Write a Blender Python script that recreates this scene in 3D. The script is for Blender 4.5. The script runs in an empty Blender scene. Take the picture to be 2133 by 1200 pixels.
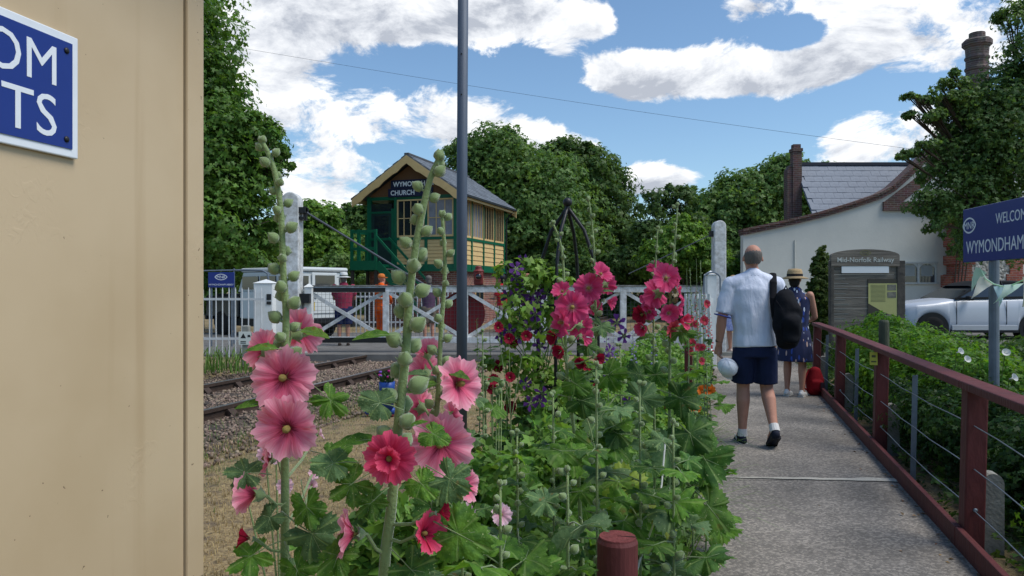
import bpy, math, random
import numpy as np
from mathutils import Vector, Matrix, Quaternion, Euler
random.seed(7); rng = np.random.default_rng(7)
S = bpy.context.scene
COL = S.collection
# ------------------------------------------------------------------ camera, sky, sun, exposure
CAMZ = 1.42; FPX = 1540.0
cam_d = bpy.data.cameras.new('camera'); cam = bpy.data.objects.new('camera', cam_d); COL.objects.link(cam)
cam_d.sensor_width = 36.0; cam_d.lens = 26.0; cam_d.clip_start = 0.05; cam_d.clip_end = 2000
cam.location = (0, 0, CAMZ); cam.rotation_euler = (math.radians(90), 0, 0)
S.camera = cam
S.view_settings.view_transform = 'Standard'; S.view_settings.look = 'None'
S.view_settings.exposure = 0.47; S.view_settings.gamma = 1.0
SUN_EL, SUN_AZ = math.radians(58), math.radians(108)      # azimuth from +Y towards +X
world = bpy.data.worlds.new('World'); S.world = world; world.use_nodes = True
def build_world():
    nt = world.node_tree; N = nt.nodes; L = nt.links; N.clear()
    def nd(t, **k):
        n = N.new(t)
        for a, b in k.items(): setattr(n, a, b)
        return n
    def put(sock, v):
        if isinstance(v, (int, float)): sock.default_value = v
        elif isinstance(v, (tuple, list)): sock.default_value = v
        else: L.new(v, sock)
    def M(op, a, b=0.0, c=0.0, clamp=False):
        n = nd('ShaderNodeMath', operation=op, use_clamp=clamp)
        put(n.inputs[0], a); put(n.inputs[1], b); put(n.inputs[2], c)
        return n.outputs[0]
    sky = nd('ShaderNodeTexSky', sky_type='NISHITA'); sky.sun_disc = False
    sky.sun_elevation = SUN_EL; sky.sun_rotation = SUN_AZ
    sky.air_density = 1.0; sky.dust_density = 0.6; sky.ozone_density = 2.0
    tc = nd('ShaderNodeTexCoord'); sep = nd('ShaderNodeSeparateXYZ'); L.new(tc.outputs['Generated'], sep.inputs[0])
    x, y, z = sep.outputs
    az = M('ARCTAN2', x, y); el = M('ARCSINE', z)
    def noise(vec, sc, det, rough=0.55, dist=0.0):
        n = nd('ShaderNodeTexNoise', noise_dimensions='3D'); L.new(vec, n.inputs['Vector'])
        n.inputs['Scale'].default_value = sc; n.inputs['Detail'].default_value = det
        n.inputs['Roughness'].default_value = rough; n.inputs['Distortion'].default_value = dist
        return n.outputs['Fac']
    def vecc(a, b, c):
        n = nd('ShaderNodeCombineXYZ'); put(n.inputs[0], a); put(n.inputs[1], b); put(n.inputs[2], c); return n.outputs[0]
    p = vecc(az, M('MULTIPLY', el, 1.7), 0.37)
    pu = vecc(M('ADD', az, 0.012), M('MULTIPLY', M('ADD', el, 0.03), 1.7), 0.37)
    # cloud banks by azimuth / elevation (degrees): centre az, el, half widths, weight
    banks = [(-18, 20, 8, 4.5, 1.0), (-7, 20.6, 7, 2.6, 1.0), (1.5, 20.6, 5.5, 2.4, .95), (6.5, 19.6, 2.2, 1.0, .6), (-19, 14, 6, 4, .9), (-8, 13.0, 5.5, 2.6, 1.0), (-1, 12.2, 4, 2.2, 1.0), (4, 10.8, 3, 1.6, .9),
             (-14, 8, 6, 3.2, .95), (-6, 8, 4, 2.2, .8), (8.5, 15.7, 4, 2.0, .95), (14, 15.9, 5.5, 2.3, 1.0), (20.5, 14.9, 4.5, 1.8, .95), (17.3, 19.9, 2.2, 1.0, .85), (25, 18.2, 5, 3.2, 1.0), (31, 16.5, 6, 3.6, .9),
             (26, 10.2, 4.4, 2.3, 1.35), (31, 12, 3, 2, .6), (11.2, 7.9, 2.8, 1.3, 1.2), (8.2, 12.6, 1.6, .7, .35), (3.6, 17.6, 1.2, .7, .5),
             (-5.5, 16.7, 3.6, .9, -.8), (2.2, 16.2, 3.2, 1.8, -.7), (11.5, 19.6, 3.2, 2.4, -.8), (15, 11.6, 7, 1.6, -.8), (-10.5, 10.3, 1.3, .5, -.8), (21.2, 17.9, 2.0, 1.1, -1.5), (27, 13.4, 5, .8, -.9), (6, 13.6, 1.6, 1.6, -.5)]
    big = noise(p, 2.6, 2.0)
    D = M('MULTIPLY', M('SUBTRACT', big, 0.47), 1.2)
    f1 = noise(p, 9.0, 10.0, 0.66, 0.35); f2 = noise(pu, 9.0, 10.0, 0.66, 0.35)
    D = M('ADD', D, M('MULTIPLY', M('SUBTRACT', f1, 0.5), 3.1))
    G = None; top = None
    for (a, e, wa, we, w) in banks:
        da = M('MULTIPLY', M('SUBTRACT', az, math.radians(a)), 1 / math.radians(wa))
        de = M('MULTIPLY', M('SUBTRACT', el, math.radians(e)), 1 / math.radians(we))
        g = M('EXPONENT', M('MULTIPLY', M('POWER', M('ADD', M('MULTIPLY', da, da), M('MULTIPLY', de, de)), 1.5), -1.0))
        t = M('MULTIPLY', g, w)
        G = t if G is None else M('ADD', G, t)
        if w > 0:
            tt = M('MULTIPLY', M('MULTIPLY', g, de), w)
            top = tt if top is None else M('ADD', top, tt)
    D = M('ADD', D, M('SUBTRACT', M('MINIMUM', G, 1.15), 0.42))
    mr = nd('ShaderNodeMapRange', interpolation_type='SMOOTHSTEP'); L.new(D, mr.inputs[0])
    mr.inputs[1].default_value = 0.04; mr.inputs[2].default_value = 0.44
    cover = mr.outputs[0]
    relief = M('MULTIPLY', M('SUBTRACT', f1, f2), 3.8)
    thick = M('MULTIPLY', M('SUBTRACT', D, 0.25), -0.55)
    sh = M('ADD', M('ADD', M('ADD', relief, thick), M('MULTIPLY', top, 0.55)), 0.78, clamp=True)
    ramp = nd('ShaderNodeValToRGB'); L.new(sh, ramp.inputs[0])
    cr = ramp.color_ramp; cr.elements[0].position = 0.0; cr.elements[0].color = (3.7, 4.0, 4.6, 1)
    cr.elements[1].position = 1.0; cr.elements[1].color = (8.2, 8.3, 8.4, 1)
    e = cr.elements.new(0.45); e.color = (5.9, 6.15, 6.6, 1)
    mx = nd('ShaderNodeMix', data_type='RGBA'); L.new(cover, mx.inputs[0])
    gain = nd('ShaderNodeMix', data_type='RGBA', blend_type='MULTIPLY'); gain.inputs[0].default_value = 1.0
    L.new(sky.outputs[0], gain.inputs[6]); gain.inputs[7].default_value = (.92, 1.05, 1.1, 1)
    L.new(gain.outputs[2], mx.inputs[6]); L.new(ramp.outputs[0], mx.inputs[7])
    bg = nd('ShaderNodeBackground'); bg.inputs[1].default_value = 0.1; L.new(mx.outputs[2], bg.inputs[0])
    out = nd('ShaderNodeOutputWorld'); L.new(bg.outputs[0], out.inputs[0])
    world.cycles.sampling_method = 'MANUAL'; world.cycles.sample_map_resolution = 512
build_world()
sun_d = bpy.data.lights.new('sun', 'SUN'); sun_d.energy = 2.3; sun_d.angle = math.radians(32); sun_d.color = (1.0, 0.96, 0.9)
sun = bpy.data.objects.new('sun', sun_d); COL.objects.link(sun)
sd = Vector((math.sin(SUN_AZ) * math.cos(SUN_EL), math.cos(SUN_AZ) * math.cos(SUN_EL), math.sin(SUN_EL)))
sun.rotation_euler = sd.to_track_quat('Z', 'Y').to_euler()
S.cycles.max_bounces = 6; S.cycles.transparent_max_bounces = 4; S.cycles.use_denoising = True

# ------------------------------------------------------------------ helpers
def P(px, py, Z):  return Vector(((px - 1066.5) / FPX * Z, Z, CAMZ + (600 - py) / FPX * Z))
def lin(c): return tuple(((v / 255) / 12.92 if v / 255 <= .04045 else ((v / 255 + .055) / 1.055) ** 2.4) for v in c)
MATS = {}
def mat(name, rgb, rough=.6, var=.0, vscale=8., rgb2=None, bump=0., bscale=40., metal=0., trans=0., spec=.35, island=0., coords='Object', stretch=(1, 1, 1)):
    if name in MATS: return MATS[name]
    m = bpy.data.materials.new(name); m.use_nodes = True; nt = m.node_tree; N = nt.nodes; L = nt.links
    b = N['Principled BSDF']; b.inputs['Roughness'].default_value = rough; b.inputs['Metallic'].default_value = metal
    b.inputs['Specular IOR Level'].default_value = spec
    c1 = lin(rgb); c2 = lin(rgb2) if rgb2 else tuple(v * .55 for v in c1)
    tc = N.new('ShaderNodeTexCoord'); mp = N.new('ShaderNodeMapping'); L.new(tc.outputs[coords], mp.inputs[0]); mp.inputs['Scale'].default_value = stretch
    col = None
    if var > 0 or rgb2:
        n = N.new('ShaderNodeTexNoise'); n.inputs['Scale'].default_value = vscale; n.inputs['Detail'].default_value = 6; n.inputs['Roughness'].default_value = .65
        L.new(mp.outputs[0], n.inputs['Vector'])
        r = N.new('ShaderNodeMapRange'); r.inputs[1].default_value = .32; r.inputs[2].default_value = .68; r.inputs[4].default_value = var if var else 1.
        L.new(n.outputs['Fac'], r.inputs[0])
        mx = N.new('ShaderNodeMix'); mx.data_type = 'RGBA'; L.new(r.outputs[0], mx.inputs[0])
        mx.inputs[6].default_value = (*c1, 1); mx.inputs[7].default_value = (*c2, 1); col = mx.outputs[2]
    if island > 0:
        g = N.new('ShaderNodeNewGeometry'); h = N.new('ShaderNodeHueSaturation')
        r2 = N.new('ShaderNodeMapRange'); r2.inputs[3].default_value = 1 - island; r2.inputs[4].default_value = 1 + island
        L.new(g.outputs['Random Per Island'], r2.inputs[0]); L.new(r2.outputs[0], h.inputs['Value'])
        r3 = N.new('ShaderNodeMapRange'); r3.inputs[3].default_value = .5 - island * .05; r3.inputs[4].default_value = .5 + island * .03
        ml = N.new('ShaderNodeMath'); ml.operation = 'FRACT'; mm = N.new('ShaderNodeMath'); mm.operation = 'MULTIPLY'; mm.inputs[1].default_value = 7.31
        L.new(g.outputs['Random Per Island'], mm.inputs[0]); L.new(mm.outputs[0], ml.inputs[0]); L.new(ml.outputs[0], r3.inputs[0]); L.new(r3.outputs[0], h.inputs['Hue'])
        if col: L.new(col, h.inputs['Color'])
        else: h.inputs['Color'].default_value = (*c1, 1)
        col = h.outputs[0]
    if col: L.new(col, b.inputs['Base Color'])
    else: b.inputs['Base Color'].default_value = (*c1, 1)
    if bump > 0:
        n2 = N.new('ShaderNodeTexNoise'); n2.inputs['Scale'].default_value = bscale; n2.inputs['Detail'].default_value = 5
        L.new(mp.outputs[0], n2.inputs['Vector'])
        bp = N.new('ShaderNodeBump'); bp.inputs['Strength'].default_value = bump; bp.inputs['Distance'].default_value = .02
        L.new(n2.outputs['Fac'], bp.inputs['Height']); L.new(bp.outputs[0], b.inputs['Normal'])
    if trans > 0:
        t = N.new('ShaderNodeBsdfTranslucent'); ms = N.new('ShaderNodeMixShader'); ms.inputs[0].default_value = trans
        if col:
            g2 = N.new('ShaderNodeMix'); g2.data_type = 'RGBA'; g2.blend_type = 'MULTIPLY'; g2.inputs[0].default_value = 1; L.new(col, g2.inputs[6]); g2.inputs[7].default_value = (1.5, 1.45, .8, 1)
            L.new(g2.outputs[2], t.inputs[0])
        else: t.inputs[0].default_value = (*c1, 1)
        L.new(b.outputs[0], ms.inputs[1]); L.new(t.outputs[0], ms.inputs[2]); L.new(ms.outputs[0], N['Material Output'].inputs[0])
    MATS[name] = m
    return m
def glass_mat(name, tint=(30, 38, 44), rough=.05):
    return mat(name, tint, rough=rough, spec=.9)

class MB:
    """collects verts / faces (with material slot per face) and builds one mesh"""
    def __init__(s): s.v = []; s.f = []; s.m = []; s.cur = 0; s.uv = {}; s.smooth = []; s.sm = False
    def add(s, vs, fs):
        o = len(s.v); s.v += [tuple(v) for v in vs]
        for f in fs: s.f.append([i + o for i in f]); s.m.append(s.cur); s.smooth.append(s.sm)
        return s
    def box(s, c, d, rz=0., R=None):
        x, y, z = [k / 2 for k in d]; M3 = R if R is not None else Matrix.Rotation(rz, 3, 'Z'); c = Vector(c)
        vs = [c + M3 @ Vector(q) for q in ((-x, -y, -z), (x, -y, -z), (x, y, -z), (-x, y, -z), (-x, -y, z), (x, -y, z), (x, y, z), (-x, y, z))]
        return s.add(vs, [(0, 3, 2, 1), (4, 5, 6, 7), (0, 1, 5, 4), (1, 2, 6, 5), (2, 3, 7, 6), (3, 0, 4, 7)])
    def bar(s, a, b, w, h, up=(0, 0, 1)):
        a, b = Vector(a), Vector(b); t = (b - a); l = t.length; t.normalize(); upv = Vector(up)
        if abs(t.dot(upv)) > .99: upv = Vector((0, 1, 0))
        sd_ = t.cross(upv).normalized(); u = sd_.cross(t)
        return s.box((a + b) / 2, (w, l, h), R=Matrix((sd_, t, u)).transposed())
    def tube(s, pts, r, n=8, cap=True, flat=None):
        pts = [Vector(p) for p in pts]; k = len(pts)
        if not hasattr(r, '__len__'): r = [r] * k
        rings = []; prev = None
        for i, p in enumerate(pts):
            t = (pts[min(i + 1, k - 1)] - pts[max(i - 1, 0)]).normalized()
            ref = prev if prev is not None else (Vector((1, 0, 0)) if abs(t.x) < .8 else Vector((0, 1, 0)))
            a = (ref - t * ref.dot(t)).normalized(); b = t.cross(a); prev = a
            ra, rb = r[i] if isinstance(r[i], (tuple, list)) else (r[i], r[i])
            rings.append([p + a * (math.cos(2 * math.pi * j / n) * ra) + b * (math.sin(2 * math.pi * j / n) * rb) for j in range(n)])
        vs = [v for g in rings for v in g]; fs = []
        for i in range(k - 1):
            for j in range(n):
                fs.append((i * n + j, i * n + (j + 1) % n, (i + 1) * n + (j + 1) % n, (i + 1) * n + j))
        if cap: fs += [tuple(range(n - 1, -1, -1)), tuple((k - 1) * n + j for j in range(n))]
        return s.add(vs, fs)
    def lathe(s, prof, c=(0, 0, 0), n=16, axis='Z', R=None, sq=None):
        c = Vector(c); vs = []; fs = []; k = len(prof)
        for (r, h) in prof:
            for j in range(n):
                a = 2 * math.pi * j / n; q = Vector((math.cos(a) * r, math.sin(a) * r, h))
                if axis == 'Y': q = Vector((q.x, -q.z, q.y))
                if axis == 'X': q = Vector((q.z, q.x, q.y))
                if R is not None: q = R @ q
                vs.append(c + q)
        for i in range(k - 1):
            for j in range(n): fs.append((i * n + j, i * n + (j + 1) % n, (i + 1) * n + (j + 1) % n, (i + 1) * n + j))
        fs += [tuple(range(n - 1, -1, -1)), tuple((k - 1) * n + j for j in range(n))]
        return s.add(vs, fs)
    def ball(s, c, r, n=12, k=8, R=None):
        rx, ry, rz = r if hasattr(r, '__len__') else (r, r, r); c = Vector(c)
        vs = []; fs = []
        for i in range(k + 1):
            ph = math.pi * i / k
            for j in range(n):
                a = 2 * math.pi * j / n; q = Vector((math.sin(ph) * math.cos(a) * rx, math.sin(ph) * math.sin(a) * ry, -math.cos(ph) * rz))
                vs.append(c + (R @ q if R is not None else q))
        for i in range(k):
            for j in range(n): fs.append((i * n + j, i * n + (j + 1) % n, (i + 1) * n + (j + 1) % n, (i + 1) * n + j))
        return s.add(vs, fs)
    def prism(s, poly, a, b):
        """poly: list of 3D points (planar); extruded by vector a->b offset"""
        n = len(poly); off = Vector(b) - Vector(a); p0 = [Vector(p) for p in poly]; p1 = [p + off for p in p0]
        nrm = Vector((0, 0, 0))
        for i in range(n): nrm += p0[i].cross(p0[(i + 1) % n])
        fs = [tuple(range(n)), tuple(range(2 * n - 1, n - 1, -1))] + [(i, i + n, (i + 1) % n + n, (i + 1) % n) for i in range(n)]
        if nrm.dot(off) > 0: fs = [f[::-1] for f in fs]
        return s.add(p0 + p1, fs)
    def mesh(s, name, mats):
        me = bpy.data.meshes.new(name); me.from_pydata(s.v, [], s.f)
        for m in (mats if isinstance(mats, (list, tuple)) else [mats]): me.materials.append(m)
        if len(s.f): me.polygons.foreach_set('material_index', s.m); me.polygons.foreach_set('use_smooth', s.smooth)
        me.update(); return me
    def build(s, name, mats, parent=None, loc=None, bevel=0.):
        return obj(name, s.mesh(name, mats), parent, loc, bevel)
def obj(name, me, parent=None, loc=None, bevel=0., rot=None, scale=None):
    o = bpy.data.objects.new(name, me); COL.objects.link(o)
    if parent is not None: o.parent = parent
    if loc is not None: o.location = loc
    if rot is not None:
        if isinstance(rot, Quaternion): o.rotation_mode = 'QUATERNION'; o.rotation_quaternion = rot
        else: o.rotation_euler = rot
    if scale is not None: o.scale = (scale,) * 3 if not hasattr(scale, '__len__') else scale
    if bevel > 0:
        b = o.modifiers.new('bevel', 'BEVEL'); b.width = bevel; b.segments = 2; b.limit_method = 'ANGLE'
    return o
def thing(name, label, cat, loc=(0, 0, 0), rz=0., group=None):
    o = bpy.data.objects.new(name, None); COL.objects.link(o); o.location = loc; o.rotation_euler = (0, 0, rz); o.empty_display_size = .1
    return tag(o, label, cat, group)
def tag(o, label, cat, group=None):
    o['label'] = label; o['category'] = cat
    if group: o['group'] = group
    return o
def struct(o): o['kind'] = 'structure'; return o
def stuff(o): o['kind'] = 'stuff'; return o
def copy_tree(o, parent=None):
    c = o.copy(); COL.objects.link(c); c.parent = parent
    for ch in list(o.children): copy_tree(ch, c)
    return c
def text(name, body, size, parent, loc, rot, m, depth=.002, bold=0., align='LEFT', sx=1.):
    cu = bpy.data.curves.new(name, 'FONT'); cu.body = body; cu.size = size; cu.extrude = depth; cu.offset = bold; cu.align_x = align; cu.resolution_u = 3
    to = bpy.data.objects.new('tmp', cu); COL.objects.link(to)
    bpy.context.view_layer.update()
    me = bpy.data.meshes.new_from_object(to.evaluated_get(bpy.context.evaluated_depsgraph_get()))
    bpy.data.objects.remove(to); me.materials.clear(); me.materials.append(m); me.name = name
    return obj(name, me, parent, loc, rot=rot, scale=(sx, 1, 1))
def np_mesh(name, V, F, mats, midx=None, smooth=False, uv=None):
    me = bpy.data.meshes.new(name); V = np.asarray(V, dtype=np.float32); F = np.asarray(F, dtype=np.int32); k = F.shape[1]
    me.vertices.add(len(V)); me.vertices.foreach_set('co', V.ravel())
    me.loops.add(F.size); me.loops.foreach_set('vertex_index', F.ravel())
    me.polygons.add(len(F)); me.polygons.foreach_set('loop_start', np.arange(0, F.size, k, dtype=np.int32))
    try: me.polygons.foreach_set('loop_total', np.full(len(F), k, dtype=np.int32))
    except Exception: pass
    for m in (mats if isinstance(mats, (list, tuple)) else [mats]): me.materials.append(m)
    if midx is not None: me.polygons.foreach_set('material_index', np.asarray(midx, dtype=np.int32))
    if smooth: me.polygons.foreach_set('use_smooth', np.ones(len(F), dtype=bool))
    if uv is not None:
        l = me.uv_layers.new(name='UVMap'); l.data.foreach_set('uv', np.asarray(uv, dtype=np.float32)[F.ravel()].ravel())
    me.update(); me.validate(); return me
def frames(nrm, roll):
    """orthonormal frames (n,3,3) columns x,y,z with z = nrm, rolled"""
    n = nrm / np.linalg.norm(nrm, axis=1, keepdims=True)
    ref = np.where(np.abs(n[:, 2:3]) < .95, np.array([[0, 0, 1.]]), np.array([[1., 0, 0]]))
    x = np.cross(ref, n); x /= np.linalg.norm(x, axis=1, keepdims=True); y = np.cross(n, x)
    c, s_ = np.cos(roll)[:, None], np.sin(roll)[:, None]
    return np.stack([x * c + y * s_, -x * s_ + y * c, n], axis=2)
def scatter(tv, tf, pos, R, size):
    """template verts (k,3), faces (m,q) -> merged arrays"""
    tv = np.asarray(tv, float); tf = np.asarray(tf, int)
    sz = np.asarray(size, float); sz = sz[:, None] if sz.ndim == 1 else sz
    q = tv[None] * sz[:, None, :]
    V = np.einsum('nij,nkj->nki', R, q) + pos[:, None, :]
    F = tf[None] + (np.arange(len(pos)) * len(tv))[:, None, None]
    return V.reshape(-1, 3), F.reshape(-1, tf.shape[1])
def remesh(chains, voxel, name, m, smooth=2, balls=(), ends=True):
    mb = MB(); mb.sm = True
    for ch in chains:
        pts = [Vector(c[:3]) for c in ch]; rr = [(c[3], c[4]) if len(c) > 4 else (c[3], c[3]) for c in ch]
        mb.tube(pts, rr, 14)
        for i in ((0, -1) if ends is True else () if not ends else [q for q, e_ in zip((0, -1), ends[chains.index(ch)]) if e_]): mb.ball(pts[i], (rr[i][0], rr[i][1], min(rr[i])), 12, 8)
    for (c, r) in balls: mb.ball(c, r, 14, 10)
    o = mb.build('tmp', m)
    md = o.modifiers.new('r', 'REMESH'); md.mode = 'VOXEL'; md.voxel_size = voxel; md.use_smooth_shade = True
    if smooth:
        sm = o.modifiers.new('s', 'SMOOTH'); sm.iterations = smooth; sm.factor = .5
    bpy.context.view_layer.update()
    me = bpy.data.meshes.new_from_object(o.evaluated_get(bpy.context.evaluated_depsgraph_get()))
    old = o.data; bpy.data.objects.remove(o); bpy.data.meshes.remove(old)
    me.name = name; me.materials.clear(); me.materials.append(m)
    return me
# ------------------------------------------------------------------ shared directions
TA = math.radians(16.3)
TD = Vector((math.sin(TA), math.cos(TA), 0)); TN = Vector((math.cos(TA), -math.sin(TA), 0))   # along the railway, to its right
TC = Vector((-3.70, 10.5, 0))                                                                 # a point on the track centre line
WHITE = mat('white_paint', (226, 228, 226), .55, .35, 6, (170, 170, 164), .1, 30)
WHITE_OLD = mat('weathered_white_paint', (222, 224, 224), .6, .8, 9, (150, 148, 140), .25, 25)
BLACKM = mat('black_metal', (26, 27, 30), .45, .3, 20, (50, 48, 46), .1, 60)
GALV = mat('galvanised_steel', (118, 128, 138), .5, .6, 10, (88, 97, 108), .08, 80, metal=.35)
WOODRED = mat('red_brown_paint', (102, 48, 46), .65, .8, 9, (78, 38, 38), .25, 45, stretch=(1, 1, .3))
CONC = mat('concrete', (150, 150, 142), .85, .8, 14, (112, 112, 104), .3, 60)
BLUE = mat('blue_enamel', (28, 50, 126), .3, .3, 4, (24, 42, 108))
WLET = mat('white_enamel', (226, 230, 234), .4, .3, 10, (196, 202, 208))
RUBBER = mat('tyre_rubber', (22, 22, 23), .8, .4, 20)
# ------------------------------------------------------------------ ground
def tdist(x, y): return abs((x - TC.x) * TN.x + (y - TC.y) * TN.y)
def gz(x, y):
    d = tdist(x, y); t = min(max((d - 1.75) / .9, 0), 1); t = t * t * (3 - 2 * t)
    return -.12 + .12 * t
def build_ground():
    gx = np.unique(np.concatenate([np.linspace(-600, -16, 12), np.arange(-16, 16.1, .3), np.linspace(16.3, 600, 12)]))
    gy = np.unique(np.concatenate([np.linspace(-200, -2, 6), np.arange(-2, 32.1, .3), np.linspace(33, 1200, 14)]))
    X, Y = np.meshgrid(gx, gy); d = np.abs((X - TC.x) * TN.x + (Y - TC.y) * TN.y)
    t = np.clip((d - 1.75) / .9, 0, 1); t = t * t * (3 - 2 * t); Z = -.12 + .12 * t
    Z += np.where((np.abs(X) < 16) & (Y < 32), .012 * np.sin(X * 3.1 + 1.3 * Y) * np.sin(Y * 2.3) - .006, 0)
    V = np.stack([X, Y, Z], -1).reshape(-1, 3); nx = len(gx)
    F = [[j * nx + i, j * nx + i + 1, (j + 1) * nx + i + 1, (j + 1) * nx + i] for j in range(len(gy) - 1) for i in range(nx - 1)]
    m = bpy.data.materials.new('dry_grass_ground'); m.use_nodes = True; N = m.node_tree.nodes; L = m.node_tree.links; b = N['Principled BSDF']; b.inputs['Roughness'].default_value = .95
    tc = N.new('ShaderNodeTexCoord')
    def noise(sc, det): n = N.new('ShaderNodeTexNoise'); n.inputs['Scale'].default_value = sc; n.inputs['Detail'].default_value = det; L.new(tc.outputs['Object'], n.inputs['Vector']); return n.outputs['Fac']
    n1, n2, n3 = noise(1.1, 5), noise(45, 4), noise(7, 6)
    def mix(f, a, bb):
        x = N.new('ShaderNodeMix'); x.data_type = 'RGBA'; L.new(f, x.inputs[0])
        for s_, v in ((6, a), (7, bb)):
            if isinstance(v, tuple): x.inputs[s_].default_value = (*v, 1)
            else: L.new(v, x.inputs[s_])
        return x.outputs[2]
    def rng_(f, a, c): r = N.new('ShaderNodeMapRange'); L.new(f, r.inputs[0]); r.inputs[1].default_value = a; r.inputs[2].default_value = c; return r.outputs[0]
    straw = mix(rng_(n2, .35, .65), lin((160, 140, 100)), lin((118, 100, 70)))
    soil = mix(rng_(n3, .5, .68), straw, lin((98, 84, 66)))
    col = mix(rng_(n1, .55, .68), soil, lin((84, 92, 46)))
    L.new(col, b.inputs['Base Color']); bp = N.new('ShaderNodeBump'); bp.inputs['Strength'].default_value = .8; bp.inputs['Distance'].default_value = .03; L.new(n2, bp.inputs['Height']); L.new(bp.outputs[0], b.inputs['Normal'])
    struct(obj('ground', np_mesh('ground', V, F, m)))
build_ground()
# road across the line
ASPH = mat('asphalt', (118, 116, 112), .9, .9, 3, (94, 92, 90), .5, 140)
mb = MB(); mb.box((0, 19.2, -.04), (120, 7.6, .15)); struct(mb.build('road', ASPH))
mb = MB(); mb.box((22, 15.25, .02), (36, .14, .16)); struct(mb.build('kerb', CONC))
# path of exposed aggregate
def path_material():
    m = bpy.data.materials.new('aggregate_path'); m.use_nodes = True; N = m.node_tree.nodes; L = m.node_tree.links; b = N['Principled BSDF']; b.inputs['Roughness'].default_value = .85
    tc = N.new('ShaderNodeTexCoord'); v = N.new('ShaderNodeTexVoronoi'); v.inputs['Scale'].default_value = 80; L.new(tc.outputs['Object'], v.inputs['Vector'])
    cr = N.new('ShaderNodeValToRGB'); e = cr.color_ramp; e.elements[0].color = (*lin((112, 106, 98)), 1); e.elements[1].color = (*lin((164, 155, 143)), 1); e.elements[1].position = .9
    k = e.elements.new(.55); k.color = (*lin((130, 123, 114)), 1)
    sp = N.new('ShaderNodeSeparateColor'); L.new(v.outputs['Color'], sp.inputs[0]); L.new(sp.outputs[0], cr.inputs[0])
    n = N.new('ShaderNodeTexNoise'); n.inputs['Scale'].default_value = 1.7; n.inputs['Detail'].default_value = 7; L.new(tc.outputs['Object'], n.inputs['Vector'])
    r = N.new('ShaderNodeMapRange'); r.inputs[1].default_value = .35; r.inputs[2].default_value = .7; r.inputs[3].default_value = .62; r.inputs[4].default_value = 1.05; L.new(n.outputs['Fac'], r.inputs[0])
    mx = N.new('ShaderNodeMix'); mx.data_type = 'RGBA'; mx.blend_type = 'MULTIPLY'; mx.inputs[0].default_value = 1; L.new(cr.outputs[0], mx.inputs[6]); L.new(r.outputs[0], mx.inputs[7]); L.new(mx.outputs[2], b.inputs['Base Color'])
    bp = N.new('ShaderNodeBump'); bp.inputs['Strength'].default_value = .5; bp.inputs['Distance'].default_value = .006; L.new(v.outputs['Distance'], bp.inputs['Height']); bp.invert = True; L.new(bp.outputs[0], b.inputs['Normal'])
    return m
PSL = .288
def pl(y): return .86 + (y - 3.64) * PSL        # left edge of the path
def pr(y): return 2.40 + (y - 3.67) * PSL       # right edge
joints = [-3.0, 1.2, 5.35, 9.6, 15.2]
pm = path_material()
path = struct(MB().box((3.0, 17, -.5), (.2, .2, .1)).build('path', pm))
path.data = (lambda q: q.mesh('path', pm))(MB().prism([(pl(-3), -3, -.09), (pr(-3), -3, -.09), (pr(15.2), 15.2, -.09), (pl(15.2), 15.2, -.09)], (0, 0, 0), (0, 0, .085)))
for i in range(4):
    y0, y1 = joints[i] + .006, joints[i + 1] - .006
    jag = lambda y, s_: .012 * math.sin(y * 9.1 + s_) + .01 * math.sin(y * 23.7 + s_)
    ys = np.linspace(y0, y1, 26); poly = [(pr(y) + jag(y, 2), y, 0) for y in ys] + [(pl(y) + jag(y, 0), y, 0) for y in ys[::-1]]
    MB().prism([(a, b_ + (.03 * (a - pl(b_)) - .02 if False else 0), c) for a, b_, c in poly], (0, 0, 0), (0, 0, .03)).build('slab', pm, path)
# mortar repair along the open joint
mb = MB(); top = []; bot = []
for i in range(25):
    t = i / 24; x = pl(5.35) + .15 + t * 1.32; w = .006 + .085 * t ** 1.4 * (1 + .25 * math.sin(17 * t)); top.append((x, 5.37 + w + .06 - .13 * t + .006 * math.sin(40 * t), .029)); bot.append((x, 5.365 + .06 - .13 * t + .004 * math.sin(31 * t), .029))
mb.prism(top[::-1] + bot, (0, 0, 0), (0, 0, .006)); mb.build('mortar_strip', mat('pale_mortar', (198, 192, 178), .9, .5, 40, (160, 152, 138), .4, 80), path)
mb = MB(); mb.prism([(a, b_ - .004, .0303) for a, b_, c in bot] + [(a, b_ - .013, .0303) for a, b_, c in bot[::-1]], (0, 0, 0), (0, 0, .002)); mb.build('crack', mat('crack_dirt', (34, 31, 28), .95), path)

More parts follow.
